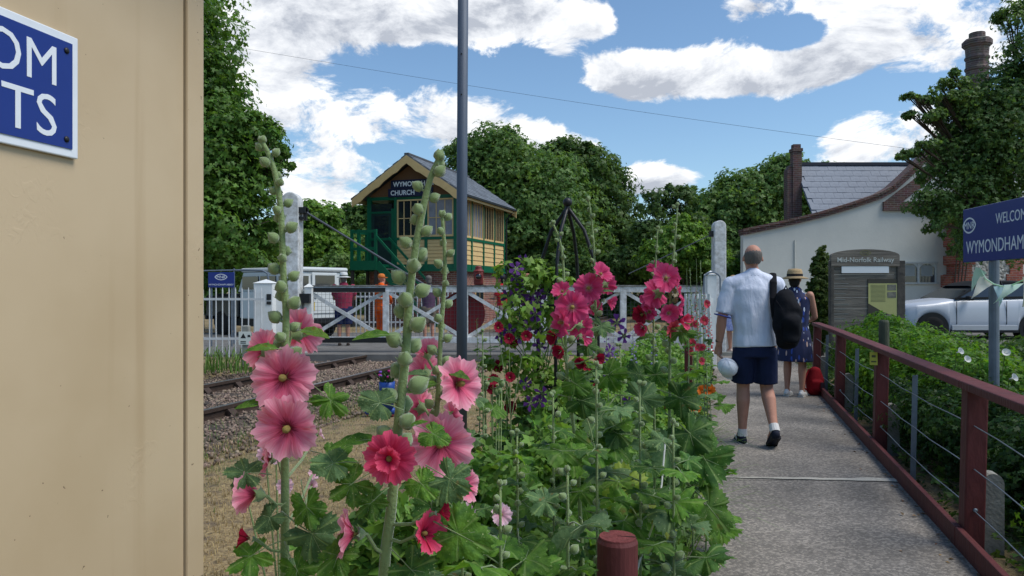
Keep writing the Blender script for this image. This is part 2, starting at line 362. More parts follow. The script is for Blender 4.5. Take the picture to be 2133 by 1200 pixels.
# ------------------------------------------------------------------ railway track
def build_track():
    RUST = mat('rusty_rail', (74, 58, 48), .75, .9, 12, (52, 42, 36), .3, 60, metal=.1)
    SHINY = mat('worn_rail_head', (150, 148, 146), .35, .5, 10, (110, 104, 98), metal=.7)
    SLP = mat('weathered_sleeper', (86, 76, 66), .9, .9, 10, (52, 46, 42), .6, 50, stretch=(1, 6, 1))
    t = thing('railway_track', 'rusty railway track of two rails on wooden sleepers in brown ballast', 'railway track')
    a0, a1 = -12.0, 60.0
    for s_ in (-1, 1):
        c = TC + TN * (s_ * .753)
        prof = [(-.065, -.125), (.065, -.125), (.065, -.11), (.012, -.095), (.012, -.03), (.035, -.015), (.035, .026), (-.035, .026), (-.035, -.015), (-.012, -.03), (-.012, -.095), (-.065, -.11)]
        mb = MB(); A = c + TD * a0; mb.prism([A + TN * p + Vector((0, 0, q)) for p, q in prof], (0, 0, 0), TD * (a1 - a0)); r = mb.build('rail', RUST, t)
        mb = MB(); mb.box(c + TD * ((a0 + a1) / 2) + Vector((0, 0, .0275)), (.056, a1 - a0, .004), -TA); mb.build('running_surface', SHINY, r)
    sm = MB(); sm.box((0, 0, 0), (2.55, .25, .12)); sme = sm.mesh('sleeper', SLP)
    cm = MB(); cm.box((0, 0, .012), (.36, .17, .03)); cm.prism([(.05, -.06, .027), (.14, -.06, .027), (.055, -.06, .11)], (0, 0, 0), (0, .12, 0)); cm.prism([(-.05, -.06, .027), (-.14, -.06, .027), (-.055, -.06, .11)], (0, 0, 0), (0, .12, 0))
    cm.box((.036, 0, .06), (.03, .1, .05)); cm.lathe([(.016, .02), (.016, .06), (.008, .065)], (.15, .0, 0), 6); cm.lathe([(.016, .02), (.016, .06), (.008, .065)], (-.15, 0, 0), 6)
    cme = cm.mesh('rail_chair', RUST)
    for i in range(40):
        d = -8 + i * .72; c = TC + TD * d
        if 14.9 < c.y < 23: continue
        obj('sleeper', sme, t, c + Vector((0, 0, -.158 + random.uniform(-.006, .006))), rot=(0, 0, -TA + random.uniform(-.012, .012)))
        for s_ in (-1, 1): obj('rail_chair', cme, t, c + TN * (s_ * .753) + Vector((0, 0, -.124)), rot=(0, 0, -TA))
    # ballast: a sheet and loose stones
    BAL = mat('ballast_bed', (112, 98, 84), .95, 1., 40, (62, 54, 46), 1., 60)
    mb = MB(); w = 2.05; A, B = TC + TD * -12, TC + TD * 4.9; C, D = TC + TD * 13.1, TC + TD * 60
    for (p, q) in ((A, B), (C, D)):
        mb.add([p - TN * w + Vector((0, 0, -.112)), p + TN * w + Vector((0, 0, -.112)), q + TN * w + Vector((0, 0, -.112)), q - TN * w + Vector((0, 0, -.112))], [(0, 1, 2, 3)])
    struct(mb.build('track_bed', BAL))
    STONE = mat('ballast_stone', (136, 120, 104), .9, .6, 9, (92, 78, 66), .3, 50, island=.5)
    n = 24000; al = rng.uniform(-7.5, 4.9, n); ac = np.clip(rng.normal(0, 1.25, n), -2.5, 2.5)
    pos = np.array(TC)[None] + al[:, None] * np.array(TD) + ac[:, None] * np.array(TN)
    dd = np.abs(np.abs(ac)); tt = np.clip((dd - 1.75) / .9, 0, 1); tt = tt * tt * (3 - 2 * tt)
    pos[:, 2] = -.108 + .115 * tt + rng.uniform(-.008, .014, n)
    keep = np.abs(np.abs(ac) - .753) > .075; keep &= pos[:, 1] < 15.3; pos = pos[keep]; n = len(pos)
    tv = np.array([(0, 0, -1), (1, .1, -.2), (.1, .9, .1), (-1, .2, 0), (-.2, -1, -.1), (.6, -.6, .5), (-.3, .3, .8)]); tf = np.array([(0, 2, 1), (0, 3, 2), (0, 4, 3), (0, 1, 5), (0, 5, 4), (1, 2, 6), (2, 3, 6), (3, 4, 6), (4, 5, 6), (5, 1, 6)])
    nr = rng.normal(size=(n, 3)); R = frames(nr, rng.uniform(0, 6.28, n)); sz = rng.uniform(.013, .03, (n, 1)) * rng.uniform(.7, 1.3, (n, 3))
    V, F = scatter(tv, tf, pos, R, sz); o = stuff(obj('ballast_stones', np_mesh('ballast_stones', V, F, STONE), t))
build_track()

# ------------------------------------------------------------------ cream cabin on the left
def cream_paint():
    m = bpy.data.materials.new('cream_gloss_paint'); m.use_nodes = True; N = m.node_tree.nodes; L = m.node_tree.links; b = N['Principled BSDF']; b.inputs['Roughness'].default_value = .45; b.inputs['Specular IOR Level'].default_value = .3
    tc = N.new('ShaderNodeTexCoord')
    def noise(sc, det, st=(1, 1, 1), dist=0):
        mp = N.new('ShaderNodeMapping'); mp.inputs['Scale'].default_value = st; L.new(tc.outputs['Object'], mp.inputs[0]); n = N.new('ShaderNodeTexNoise'); n.inputs['Scale'].default_value = sc; n.inputs['Detail'].default_value = det; n.inputs['Distortion'].default_value = dist; L.new(mp.outputs[0], n.inputs['Vector']); return n.outputs['Fac']
    def rg(f, a, c, lo=0., hi=1.): r = N.new('ShaderNodeMapRange'); r.interpolation_type = 'SMOOTHSTEP'; L.new(f, r.inputs[0]); r.inputs[1].default_value = a; r.inputs[2].default_value = c; r.inputs[3].default_value = lo; r.inputs[4].default_value = hi; return r.outputs[0]
    def mix(f, a, c):
        x = N.new('ShaderNodeMix'); x.data_type = 'RGBA'; L.new(f, x.inputs[0])
        for i, v in ((6, a), (7, c)):
            if isinstance(v, tuple): x.inputs[i].default_value = (*lin(v), 1)
            else: L.new(v, x.inputs[i])
        return x.outputs[2]
    col = mix(rg(noise(1.6, 5), .35, .7), (197, 175, 142), (187, 164, 130)); streak = noise(9, 4, (1, 1, .05)); col = mix(rg(streak, .55, .8, 0, .4), col, (160, 132, 96)); spots = noise(46, 2); col = mix(rg(spots, .735, .765), col, (112, 92, 70)); rust = noise(7, 8, (1, 1, .5)); col = mix(rg(rust, .70, .76, 0, .6), col, (140, 104, 72)); L.new(col, b.inputs['Base Color'])
    mask = rg(noise(2.3, 3), .56, .7); bl_ = rg(noise(26, 3, (1, 1, 1), 1.2), .5, .62); mu = N.new('ShaderNodeMath'); mu.operation = 'MULTIPLY'; L.new(mask, mu.inputs[0]); L.new(bl_, mu.inputs[1]); ad = N.new('ShaderNodeMath'); ad.operation = 'MULTIPLY_ADD'; L.new(noise(5, 3), ad.inputs[0]); ad.inputs[1].default_value = .9; L.new(mu.outputs[0], ad.inputs[2])
    bp = N.new('ShaderNodeBump'); bp.inputs['Strength'].default_value = .16; bp.inputs['Distance'].default_value = .004; L.new(ad.outputs[0], bp.inputs['Height']); L.new(bp.outputs[0], b.inputs['Normal']); return m
def build_cabin():
    CREAM = cream_paint()
    t = thing('station_cabin', 'cream painted cabin wall with corner trim and green base beside the flower bed', 'cabin', (-1.05, 2.5, 0))
    al = math.radians(12); d = Vector((math.sin(al), math.cos(al), 0)); nrm = Vector((math.cos(al), -math.sin(al), 0)); R = Matrix((d, -nrm, Vector((0, 0, 1)))).transposed()   # local x along wall, y outwards negative
    rz = math.pi / 2 - al
    t.rotation_euler = (0, 0, rz)     # local x = along the wall away from camera, local -y = towards the path
    GRN = mat('cabin_green_paint', (30, 74, 52), .4, .3, 4)
    mb = MB(); mb.box((-2.595, .06, 1.56), (5.0, .12, 2.22)); mb.build('wall', CREAM, t)
    mb = MB(); mb.box((-2.595, .06, .225), (5.0, .124, .45)); mb.build('base_panel', GRN, t)
    mb = MB(); mb.box((-.045, .055, 1.56), (.087, .134, 2.22)); mb.build('corner_trim', CREAM, t, bevel=.006)
    mb = MB(); mb.box((-.045, .055, .225), (.087, .136, .45)); mb.build('trim_foot', GRN, t, bevel=.006)
    mb = MB(); mb.box((-.05, 1.3, 1.34), (.1, 2.34, 2.66)); mb.build('end_wall', CREAM, t)
    mb = MB(); mb.box((-2.55, 1.2, 2.72), (5.3, 2.8, .1)); mb.build('roof', mat('roof_felt', (70, 70, 72), .9), t)
    # enamel sign
    s_ = thing('enamel_sign', 'blue enamel sign with white border on the cream cabin wall', 'sign')
    s_.parent = None
    W = Matrix.Translation(Vector((-1.05, 2.5, 0))) @ Matrix.Rotation(rz, 4, 'Z')
    xr = -.548; zt, zb = 2.081, 1.761
    s_.matrix_world = W @ Matrix.Translation((xr, 0, zb))
    hh = zt - zb; ww = .62
    mb = MB(); mb.box((-ww / 2, -.008, hh / 2), (ww, .012, hh)); mb.build('plate', WLET, s_, bevel=.003)
    mb = MB(); mb.box((-ww / 2, -.0152, hh / 2), (ww - .044, .003, hh - .044)); mb.build('blue_field', BLUE, s_)
    rot = (math.pi / 2, 0, 0)
    text('lettering', 'OM', .142, s_, (-.065, -.0168, .175), rot, WLET, .0008, 0., 'RIGHT', .98)
    text('lettering', 'TS', .150, s_, (-.069, -.0168, .043), rot, WLET, .0008, 0., 'RIGHT', 1.05)
    for z in (.045, hh - .045):
        mb = MB(); mb.sm = True; mb.lathe([(.008, 0), (.008, .002), (.005, .0045), (.001, .005)], (-.042, -.0168, z), 12, R=Matrix.Rotation(math.pi / 2, 3, 'X')); mb.build('screw', BLACKM, s_)
build_cabin()

# ------------------------------------------------------------------ signal box
def build_signal_box():
    GRN = mat('signal_green', (10, 96, 66), .45, .5, 5, (8, 78, 56), .1, 30)
    CRM = mat('signal_cream', (214, 184, 128), .55, .5, 6, (194, 162, 108), .12, 20)
    BRK = brick_mat('red_brick', (146, 84, 68), (112, 60, 50), (158, 144, 130))
    SLATE = mat('roof_slate', (112, 118, 124), .7, .8, 5, (86, 90, 98), .3, 30, island=.22)
    GLS = mat('dark_window_glass', (36, 42, 48), .06, spec=.9); CURT = mat('pale_curtain', (150, 150, 156), .9, .6, 4, (110, 112, 120))
    ang = math.radians(18.5); a = Vector((math.sin(ang), math.cos(ang), 0)); X0 = -.0734 * 27
    t = thing('signal_box', 'green and cream timber railway signal box on a brick base with slate roof', 'signal box', (X0, 27, 0), -ang)
    # local: x to the right of the gable (0 = right corner), y back along the side wall
    W, Lg = 3.7, 5.1; zf, zs, ze = 2.1, 3.26, 4.86
    def B(name, c, d, m, par=t, bev=0.): return MB().box(c, d).build(name, m, par, bevel=bev)
    B('brick_base', (-W / 2, Lg / 2, zf / 2 - .06), (W - .1, Lg - .1, zf + .1), BRK)
    B('inner_wall', (-W / 2, Lg / 2, (zf + zs) / 2), (W - .12, Lg - .12, zs - zf), CRM)
    B('floor_band', (-W / 2, Lg / 2, zf + .09), (W + .08, Lg + .08, .22), GRN)
    B('drip_board', (-W / 2, Lg / 2, zf - .03), (W + .2, Lg + .2, .06), GRN)
    B('sill_band', (-W / 2, Lg / 2, zs), (W + .12, Lg + .12, .09), GRN)
    B('head_band', (-W / 2, Lg / 2, ze - .05), (W + .02, Lg + .02, .16), GRN)
    B('room_core', (-W / 2, Lg / 2 + .2, (zs + ze) / 2), (W - .9, Lg - 1.2, ze - zs - .2), mat('dark_interior', (40, 40, 42), .9))
    # corner and mid posts
    fx = [0, -1.28, -2.52, -2.66, -W]
    for x in (-.06, -1.25, -2.5, -W + .08): B('post', (x, -.004, (zf + ze) / 2), (.16 if x in (-.06, -W + .08) else .11, .13, ze - zf), GRN)
    sy = [.06, 1.28, 2.55, 3.8, Lg - .06]
    for y in sy: B('post', (.004, y, (zf + ze) / 2), (.13, .11, ze - zf), GRN)
    # weather boards, one by one
    def boards(along, a0, a1, n, z0, z1):
        h = (z1 - z0) / n
        for i in range(n):
            z = z0 + (i + .5) * h
            if along == 'x': c, d, R = ((a0 + a1) / 2, -.02, z), (a1 - a0, .028, h * .95), Matrix.Rotation(-.12, 3, 'X')
            else: c, d, R = (.02, (a0 + a1) / 2, z), (.028, a1 - a0, h * .95), Matrix.Rotation(-.12, 3, 'Y')
            MB().box(c, d, R=R).build('board', CRM, t)
    boards('x', -1.19, -.14, 7, zf + .2, zs - .05); boards('x', -2.44, -1.31, 7, zf + .2, zs - .05)
    for i in range(4): boards('y', sy[i] + .06, sy[i + 1] - .06, 5, zf + .2, zs - .05)
    # windows
    def window(x0, x1, z0, z1, nx, nz, side=False, curtain=0):
        m = MB(); w = x1 - x0; zc = (z0 + z1) / 2
        def bx(c, d): m.box((c[1] * -1 if side else c[0], c[0] if side else c[1], c[2]), (d[1], d[0], d[2]) if side else d)
        bx(((x0 + x1) / 2, -.03, z0 + .03), (w, .05, .07)); bx(((x0 + x1) / 2, -.03, z1 - .025), (w, .05, .05))
        for x in (x0 + .025, x1 - .025): bx((x, -.03, zc), (.05, .05, z1 - z0 - .12))
        for i in range(1, nx): bx((x0 + w * i / nx, -.03, zc), (.028, .03, z1 - z0 - .12))
        for i in range(1, nz): bx(((x0 + x1) / 2, -.031, z0 + (z1 - z0) * i / nz), (w - .1, .03, .028))
        fr = m.build('window', CRM, t)
        g = MB(); m = g; bx(((x0 + x1) / 2, -.012, zc), (w - .08, .008, z1 - z0 - .1)); g.build('pane', GLS if curtain < 2 else CURT, fr)
        if curtain == 1:
            g = MB(); m = g
            for k in range(8): bx((x0 + .12 + k * (w - .24) / 7, -.0165, zc), ((w - .24) / 9, .003, z1 - z0 - .12))
            g.build('curtain', CURT, fr)
    window(-2.44, -1.31, zs + .06, ze - .14, 4, 2); window(-1.19, -.15, zs + .06, ze - .14, 3, 2, curtain=2)
    for i in range(4): window(sy[i] + .06, sy[i + 1] - .06, zs + .06, ze - .14, 4, 1, True, 1 if i < 2 else 0)
    # door bay with landing
    B('door', (-3.1, .0, 3.25), (.9, .06, 2.0), mat('dark_door', (34, 56, 54), .4, .3), bev=.004); B('door_jamb', (-2.62, -.004, 3.3), (.1, .12, 2.2), GRN); B('fanlight', (-3.1, -.002, 4.45), (.88, .05, .3), GLS); B('transom', (-3.1, -.006, 4.27), (1.0, .1, .07), GRN)
    dg = B('door_glass', (-3.1, -.032, 3.7), (.6, .01, .9), GLS)
    # roof with slates
    ov, oe = .45, .42; zr = 6.32; half = W / 2 + oe; zl = ze - .08
    sl = (zr - zl) / half; ln = math.hypot(half, zr - zl); th = math.atan(sl)
    for s_ in (-1, 1):
        R = Matrix.Rotation(s_ * th, 3, 'Y'); cx = -W / 2 + s_ * half / 2
        rf = MB().box((cx, Lg / 2, (zr + zl) / 2), (ln, Lg + 2 * ov, .05), R=R).build('roof', SLATE, t)
        m = MB(); nr, nc = 13, 20
        for r in range(nr):
            for c in range(nc + 1):
                u = -ln / 2 + (r + .5) * ln / nr; v = -(Lg / 2 + ov) + (c + (.5 if r % 2 else 0)) * (Lg + 2 * ov) / nc
                if v > Lg / 2 + ov - .05: continue
                q = R @ Vector((u * s_, 0, .032 + random.uniform(0, .004))); m.box((cx + q.x, Lg / 2 + v + .14, (zr + zl) / 2 + q.z), (ln / nr * 1.25, (Lg + 2 * ov) / nc * .96, .012), R=Matrix.Rotation(s_ * (th - .05), 3, 'Y'))
        stuff(m.build('slate', SLATE, rf))
    B('ridge_tile', (-W / 2, Lg / 2, zr + .03), (.2, Lg + 2 * ov, .09), mat('ridge_grey', (80, 82, 86), .8), bev=.02)
    for y in (-ov - .02, Lg + ov + .02):
        for s_ in (-1, 1):
            m = MB(); d0, d1 = .0, half
            pts = []
            for k in range(13):
                u = half * k / 12; pts.append((-W / 2 + s_ * u, y, zr - .02 - u * sl))
            low = [(p[0], p[1], p[2] - .30 - (.05 if k % 4 == 2 else 0)) for k, p in enumerate(pts)]
            m.prism(pts + low[::-1], (0, 0, 0), (0, .04, 0)); m.build('bargeboard', CRM, t)
    m = MB(); m.prism([(-W + .05, -.02, ze), (-.05, -.02, ze), (-W / 2, -.02, zr - .25)], (0, 0, 0), (0, .06, 0)); m.build('gable_boarding', mat('gable_brown', (112, 80, 52), .7, .6, 6, (92, 64, 42), stretch=(9, 1, 1)), t)
    for s_ in (0, 1): B('gutter', (.42 if s_ else -W - .42, Lg / 2, zl - .01), (.1, Lg + 2 * ov, .08), BLACKM); B('fascia', (.36 if s_ else -W - .36, Lg / 2, zl - .06), (.03, Lg + 2 * ov - .02, .16), CRM)
    MB().tube([(.42, Lg + .2, zl), (.12, Lg + .1, zl - .4), (.1, Lg + .08, zl - .6), (.1, Lg + .08, 0)], .035, 8).build('downpipe', BLACKM, t)
    # name boards
    for (txt, z, w, x0, sz) in (('WYMONDHAM', 5.30, 1.62, -2.68, .25), ('CHURCH', 4.98, 1.84, -2.79, .25)):
        nb = B('name_board', (x0 + w / 2, -.07, z), (w, .04, .31), mat('navy_board', (26, 32, 66), .5, .3, 4), bev=.005)
        text('lettering', txt, sz, nb, (x0 + .1, -.0915, z - .085), (math.pi / 2, 0, 0), WLET, .002, .006, 'LEFT', .96)
    # landing and stair
    ld = B('landing', (-3.2, -.62, 2.24), (1.05, 1.2, .10), GRN); B('landing_beam', (-3.2, -1.2, 2.24), (1.1, .06, .34), GRN); B('landing_beam', (-3.72, -.6, 2.24), (.06, 1.14, .34), GRN)
    for (x, y) in ((-3.7, -1.17), (-3.42, -1.17), (-2.72, -1.17), (-3.7, -.1), (-3.7, -.65)): B('rail_post', (x, y, 2.9), (.09, .09, 1.3), GRN)
    for z in (2.85, 3.48): B('handrail', (-3.2, -1.18, z), (1.06, .06, .10), GRN); B('handrail', (-3.7, -.62, z), (.06, 1.1, .10), GRN)
    for y in (-1.17, -.22):
        MB().bar((-2.68, y, 2.3), (-.75, y, .35), .05, .28).build('stringer', GRN, t)
        MB().bar((-2.7, y, 3.3), (-.75, y, 1.3), .06, .08).build('stair_handrail', GRN, t)
        B('newel', (-.75, y, .7), (.09, .09, 1.4), GRN)
    for i in range(9): B('tread', (-2.6 + i * .21, -.7, 2.12 - i * .213), (.24, .9, .035), mat('tread_grey', (96, 98, 96), .8))
    for (x, y) in ((-3.68, -1.15), (-3.68, -.05), (-2.72, -1.15)): B('landing_leg', (x, y, 1.05), (.1, .1, 2.1), mat('dark_timber', (54, 50, 46), .8))
    # base windows
    for y in (2.3,): 
        f = B('window', (-.045, y, 1.35), (.04, .9, .9), CRM); B('pane', (-.02, y - .2, 1.35), (.015, .36, .78), GLS, f); B('pane', (-.02, y + .22, 1.35), (.015, .36, .78), GLS, f)
def brick_mat(name, c1, c2, mortar, sc=1.0, bump=.4):
    m = bpy.data.materials.new(name); m.use_nodes = True; N = m.node_tree.nodes; L = m.node_tree.links; b = N['Principled BSDF']; b.inputs['Roughness'].default_value = .9
    tc = N.new('ShaderNodeTexCoord'); sp = N.new('ShaderNodeSeparateXYZ'); L.new(tc.outputs['Object'], sp.inputs[0])
    ad = N.new('ShaderNodeMath'); L.new(sp.outputs[0], ad.inputs[0]); L.new(sp.outputs[1], ad.inputs[1]); cb = N.new('ShaderNodeCombineXYZ'); L.new(ad.outputs[0], cb.inputs[0]); L.new(sp.outputs[2], cb.inputs[1])
    t = N.new('ShaderNodeTexBrick'); L.new(cb.outputs[0], t.inputs['Vector']); t.inputs['Scale'].default_value = 1.0
    t.inputs['Brick Width'].default_value = .225 * sc; t.inputs['Row Height'].default_value = .075 * sc; t.inputs['Mortar Size'].default_value = .008 * sc; t.inputs['Bias'].default_value = 0
    t.inputs['Color1'].default_value = (*lin(c1), 1); t.inputs['Color2'].default_value = (*lin(c2), 1); t.inputs['Mortar'].default_value = (*lin(mortar), 1)
    n = N.new('ShaderNodeTexNoise'); n.inputs['Scale'].default_value = 5; n.inputs['Detail'].default_value = 6; L.new(tc.outputs['Object'], n.inputs['Vector'])
    mx = N.new('ShaderNodeMix'); mx.data_type = 'RGBA'; mx.blend_type = 'MULTIPLY'; mx.inputs[0].default_value = .55; L.new(t.outputs[0], mx.inputs[6]); L.new(n.outputs['Color'], mx.inputs[7])
    h = N.new('ShaderNodeHueSaturation'); h.inputs['Value'].default_value = 1.35; h.inputs['Saturation'].default_value = .95; L.new(mx.outputs[2], h.inputs['Color']); L.new(h.outputs[0], b.inputs['Base Color'])
    bp = N.new('ShaderNodeBump'); bp.inputs['Strength'].default_value = bump; bp.inputs['Distance'].default_value = .01; bp.invert = True; L.new(t.outputs['Fac'], bp.inputs['Height']); L.new(bp.outputs[0], b.inputs['Normal'])
    MATS[name] = m; return m
build_signal_box()

# ------------------------------------------------------------------ white house on the right
def build_house():
    REND = mat('white_render', (212, 211, 202), .85, .7, .8, (194, 194, 186), .15, 12)
    BRK = brick_mat('house_brick', (104, 70, 62), (78, 54, 50), (120, 110, 102)); QU = brick_mat('orange_brick', (168, 84, 60), (140, 66, 48), (150, 130, 116))
    SLATE = mat('blue_slate', (122, 130, 142), .6, .7, 4, (96, 104, 118), .2, 30, island=.14, stretch=(1, 1, .3))
    Z = 25.0
    t = thing('white_house', 'white rendered house with brick coped gable and tall chimneys behind the car', 'house', (P(1548, 600, Z).x, Z, 0))
    o = Vector(t.location)
    def q(px, py, z=Z): return P(px, py, z) - o
    # gable outline (front face), swept
    rake = [(1548, 490), (1600, 479), (1660, 466), (1720, 451), (1780, 433), (1835, 414), (1862, 399), (1890, 374), (1920, 345), (1955, 309), (1990, 273), (2035, 228)]
    right = [(2080, 273), (2115, 309), (2150, 345), (2180, 374), (2208, 399), (2235, 414), (2300, 437), (2400, 465), (2500, 485)]
    full = rake + right
    poly = [q(1548, 692)] + [q(*p) for p in full] + [q(2500, 692)]
    poly[0].z = -.1; poly[-1].z = -.1
    MB().prism(poly, (0, 0, 0), (0, .3, 0)).build('wall', REND, t)
    # brick coping along the rake, in two steps
    for (dy, h, pr_) in ((0, .13, .08), (.13, .08, .13)):
        for seg in (rake, right):
            if seg is right: seg = [rake[-1]] + right
            for i in range(len(seg) - 1):
                a, b = q(*seg[i]), q(*seg[i + 1]); n_ = Vector((-(b - a).z, 0, (b - a).x)).normalized(); a2, b2 = a + n_ * dy, b + n_ * dy
                m = MB(); m.prism([a2 + Vector((0, -pr_, 0)), b2 + Vector((0, -pr_, 0)), b2 + n_ * h + Vector((0, -pr_, 0)), a2 + n_ * h + Vector((0, -pr_, 0))], (0, 0, 0), (0, .45 + pr_, 0)); m.build('coping', BRK, t)
    # corbelled brick band with tumbled courses
    m = MB(); a, b = q(1838, 438), q(1972, 438); m.box(((a.x + b.x) / 2, -.05, a.z + .13), (b.x - a.x, .1, .30)); m.build('brick_band', BRK, t)
    m = MB(); m.prism([q(1842, 420) + Vector((0, -.03, 0)), q(1880, 420) + Vector((0, -.03, 0)), q(1975, 345) + Vector((0, -.03, 0)), q(1990, 290) + Vector((0, -.03, 0)), q(1905, 372) + Vector((0, -.03, 0))], (0, 0, 0), (0, .04, 0)); m.build('tumbled_brickwork', BRK, t)
    # roof planes behind
    D = 9.0
    for seg in (rake, [rake[-1]] + right):
        for i in range(len(seg) - 1):
            a, b = q(*seg[i]), q(*seg[i + 1]); m = MB(); m.prism([a + Vector((0, .29, -.12)), b + Vector((0, .29, -.12)), b + Vector((0, .29, .04)), a + Vector((0, .29, .04))], (0, 0, 0), (.32 * D, D, 0)); m.build('roof', SLATE, t)
    m = MB(); m.prism([(0, .3, -.1), (.3, .3, -.1), (.3, .3, 3.1), (0, .3, 3.1)], (0, 0, 0), (.32 * D, D, 0)); m.build('side_wall', REND, t)
    # rear wing with slate roof, slates one by one
    Zw = 29.0; w0, w1 = P(1655, 345, Zw) - o, P(2010, 338, Zw) - o; zr = w0.z; run = 2.7; ze = 2.9; th = math.atan2(zr - ze, run); ln = math.hypot(run, zr - ze)
    R = Matrix.Rotation(th, 3, 'X'); c = Vector(((w0.x + w1.x) / 2, w0.y - run / 2, (zr + ze) / 2)); wl = w1.x - w0.x
    wing = MB().box(c, (wl, ln, .06), R=R).build('wing_roof', SLATE, t)
    nr, nc = 14, 19; sm = MB().box((0, 0, 0), (wl / nc * .985, ln / nr * 1.35, .014)).mesh('slate', SLATE)
    for r in range(nr):
        for k in range(nc):
            u = -wl / 2 + (k + .5 + (.5 if r % 2 else 0)) * wl / nc
            if u > wl / 2 - .1: continue
            p = c + R @ Vector((u, -ln / 2 + (r + .5) * ln / nr, .045 + random.uniform(0, .006)))
            obj('slate', sm, wing, p, rot=(th - .035 + random.uniform(-.006, .006), random.uniform(-.006, .006), random.uniform(-.008, .008)))
    MB().box((c.x, w0.y, zr + .05), (wl, .26, .12)).build('ridge', mat('ridge_dark', (60, 62, 70), .8), t)
    MB().box((c.x, w0.y + run / 2 - .0, (zr + ze) / 2), (wl, ln, .06), R=None).build('wing_back', SLATE, t) if False else None
    MB().box((c.x, w0.y - run + .35, ze / 2), (wl - .2, .3, ze), ).build('wing_wall', REND, t)
    ch = MB(); ch.box((w0.x - .14, w0.y - .5, 3.4), (.34, .32, 6.5)); ch.box((w0.x - .14, w0.y - .5, 6.72), (.40, .38, .12)); ch.box((w0.x - .14, w0.y - .5, 6.86), (.28, .26, .16)); ch.build('chimney', BRK, t)
    ch = MB(); ch.prism([(w0.x - .50, w0.y - .6, 0), (w0.x - .31, w0.y - .6, 0), (w0.x - .31, w0.y - .6, 6.05), (w0.x - .38, w0.y - .6, 6.15), (w0.x - .50, w0.y - .6, 5.95)], (0, 0, 0), (0, .4, 0)); ch.build('gable_parapet', BRK, t)
    # window with two arched lights
    a, b = q(1873, 592), q(1950, 546); cx, cz = (a.x + b.x) / 2, (a.z + b.z) / 2; w, h = b.x - a.x, b.z - a.z
    FR = mat('grey_white_frame', (186, 190, 188), .6, .3, 8)
    fr = MB(); fr.box((cx, -.02, a.z + .03), (w + .1, .1, .06)); fr.box((cx, -.02, b.z - .02), (w + .06, .08, .06))
    for x in (a.x + .03, cx, b.x - .03): fr.box((x, -.018, cz), (.07, .06, h - .1))
    win = fr.build('window', FR, t)
    for s_ in (-1, 1):
        x0, x1 = (a.x + .065, cx - .035) if s_ < 0 else (cx + .035, b.x - .065)
        MB().box(((x0 + x1) / 2, -.004, cz), (x1 - x0, .01, h - .12)).build('pane', mat('house_glass', (60, 68, 74), .08, spec=.9), win)
        MB().box(((x0 + x1) / 2, -.011, cz + .08), (x1 - x0 - .12, .004, h - .38)).build('blind', mat('pale_blind', (150, 156, 156), .8, .3, 5), win)
        xm = (x0 + x1) / 2; hw = (x1 - x0) / 2; arc = [(xm + hw * math.cos(math.pi * k / 12), -.03, b.z - .26 + .2 * math.sin(math.pi * k / 12)) for k in range(13)]
        MB().prism([(x1, -.03, b.z - .03)] + arc + [(x0, -.03, b.z - .03)], (0, 0, 0), (0, .03, 0)).build('arch_head', FR, win)
    # porch of flint with brick quoins
    FL = bpy.data.materials.new('flint'); FL.use_nodes = True; N = FL.node_tree.nodes; L = FL.node_tree.links; bs = N['Principled BSDF']; bs.inputs['Roughness'].default_value = .7
    tc = N.new('ShaderNodeTexCoord'); v = N.new('ShaderNodeTexVoronoi'); v.inputs['Scale'].default_value = 11; L.new(tc.outputs['Object'], v.inputs[0]); cr = N.new('ShaderNodeValToRGB'); cr.color_ramp.elements[0].color = (*lin((120, 116, 108)), 1); cr.color_ramp.elements[1].color = (*lin((214, 208, 196)), 1)
    sp = N.new('ShaderNodeSeparateColor'); L.new(v.outputs['Color'], sp.inputs[0]); L.new(sp.outputs[1], cr.inputs[0]); L.new(cr.outputs[0], bs.inputs['Base Color']); bp = N.new('ShaderNodeBump'); bp.invert = True; bp.inputs['Distance'].default_value = .05; L.new(v.outputs['Distance'], bp.inputs['Height']); L.new(bp.outputs[0], bs.inputs['Normal'])
    pa, pb = q(1985, 640), q(2085, 640); MB().box(((pa.x + pb.x) / 2, -.35, 2.0), (pb.x - pa.x, .7, 4.2)).build('porch_wall', FL, t)
    for s_, x in ((-1, pa.x), (1, pb.x)):
        m = MB()
        for i in range(26): m.box((x + s_ * .02, -.37, .1 + i * .155), (.42 + (.22 if (i // 2) % 2 else 0), .74, .15))
        m.box((x - .35 * -s_ * -1 if False else x + s_ * .25, -.3, .9), (.35, .62, 1.9)); m.build('quoin', QU, t)
    # tall round chimney
    Zc = 26.5; cc = P(2035, 600, Zc) - o; z0 = 5.0; zt = 10.55; m = MB(); m.sm = False
    prof = [(.36, z0)]
    n = 12
    for i in range(n): zz = z0 + .3 + (zt - .9 - z0) * i / n; prof += [(.36, zz), (.40, zz + .05), (.40, zz + .12), (.36, zz + .17)]
    prof += [(.38, zt - .55), (.48, zt - .45), (.48, zt - .3), (.40, zt - .22), (.26, zt - .2), (.26, zt), (.2, zt)]
    m.lathe(prof, (cc.x, cc.y, 0), 12); m.build('chimney', brick_mat('chimney_brick', (104, 88, 82), (78, 64, 60), (126, 116, 110)), t)
    # cable bracket on the wall
    a = q(1655, 500); MB().tube([a + Vector((0, -.02, 0)), a + Vector((.01, -.03, -1.7))], .02, 6).build('cable_conduit', REND, t)
build_house()
# ------------------------------------------------------------------ trees and shrubs
def leafmat(name, rgb, rgb2, island=.42, trans=.42, rough=.55, spec=.3): return mat(name, rgb, rough, .9, .35, rgb2, 0, 40, trans=trans, spec=spec, island=island)
BARK = mat('bark', (86, 76, 64), .95, .8, 6, (58, 50, 44), .8, 30, stretch=(1, 1, .3))
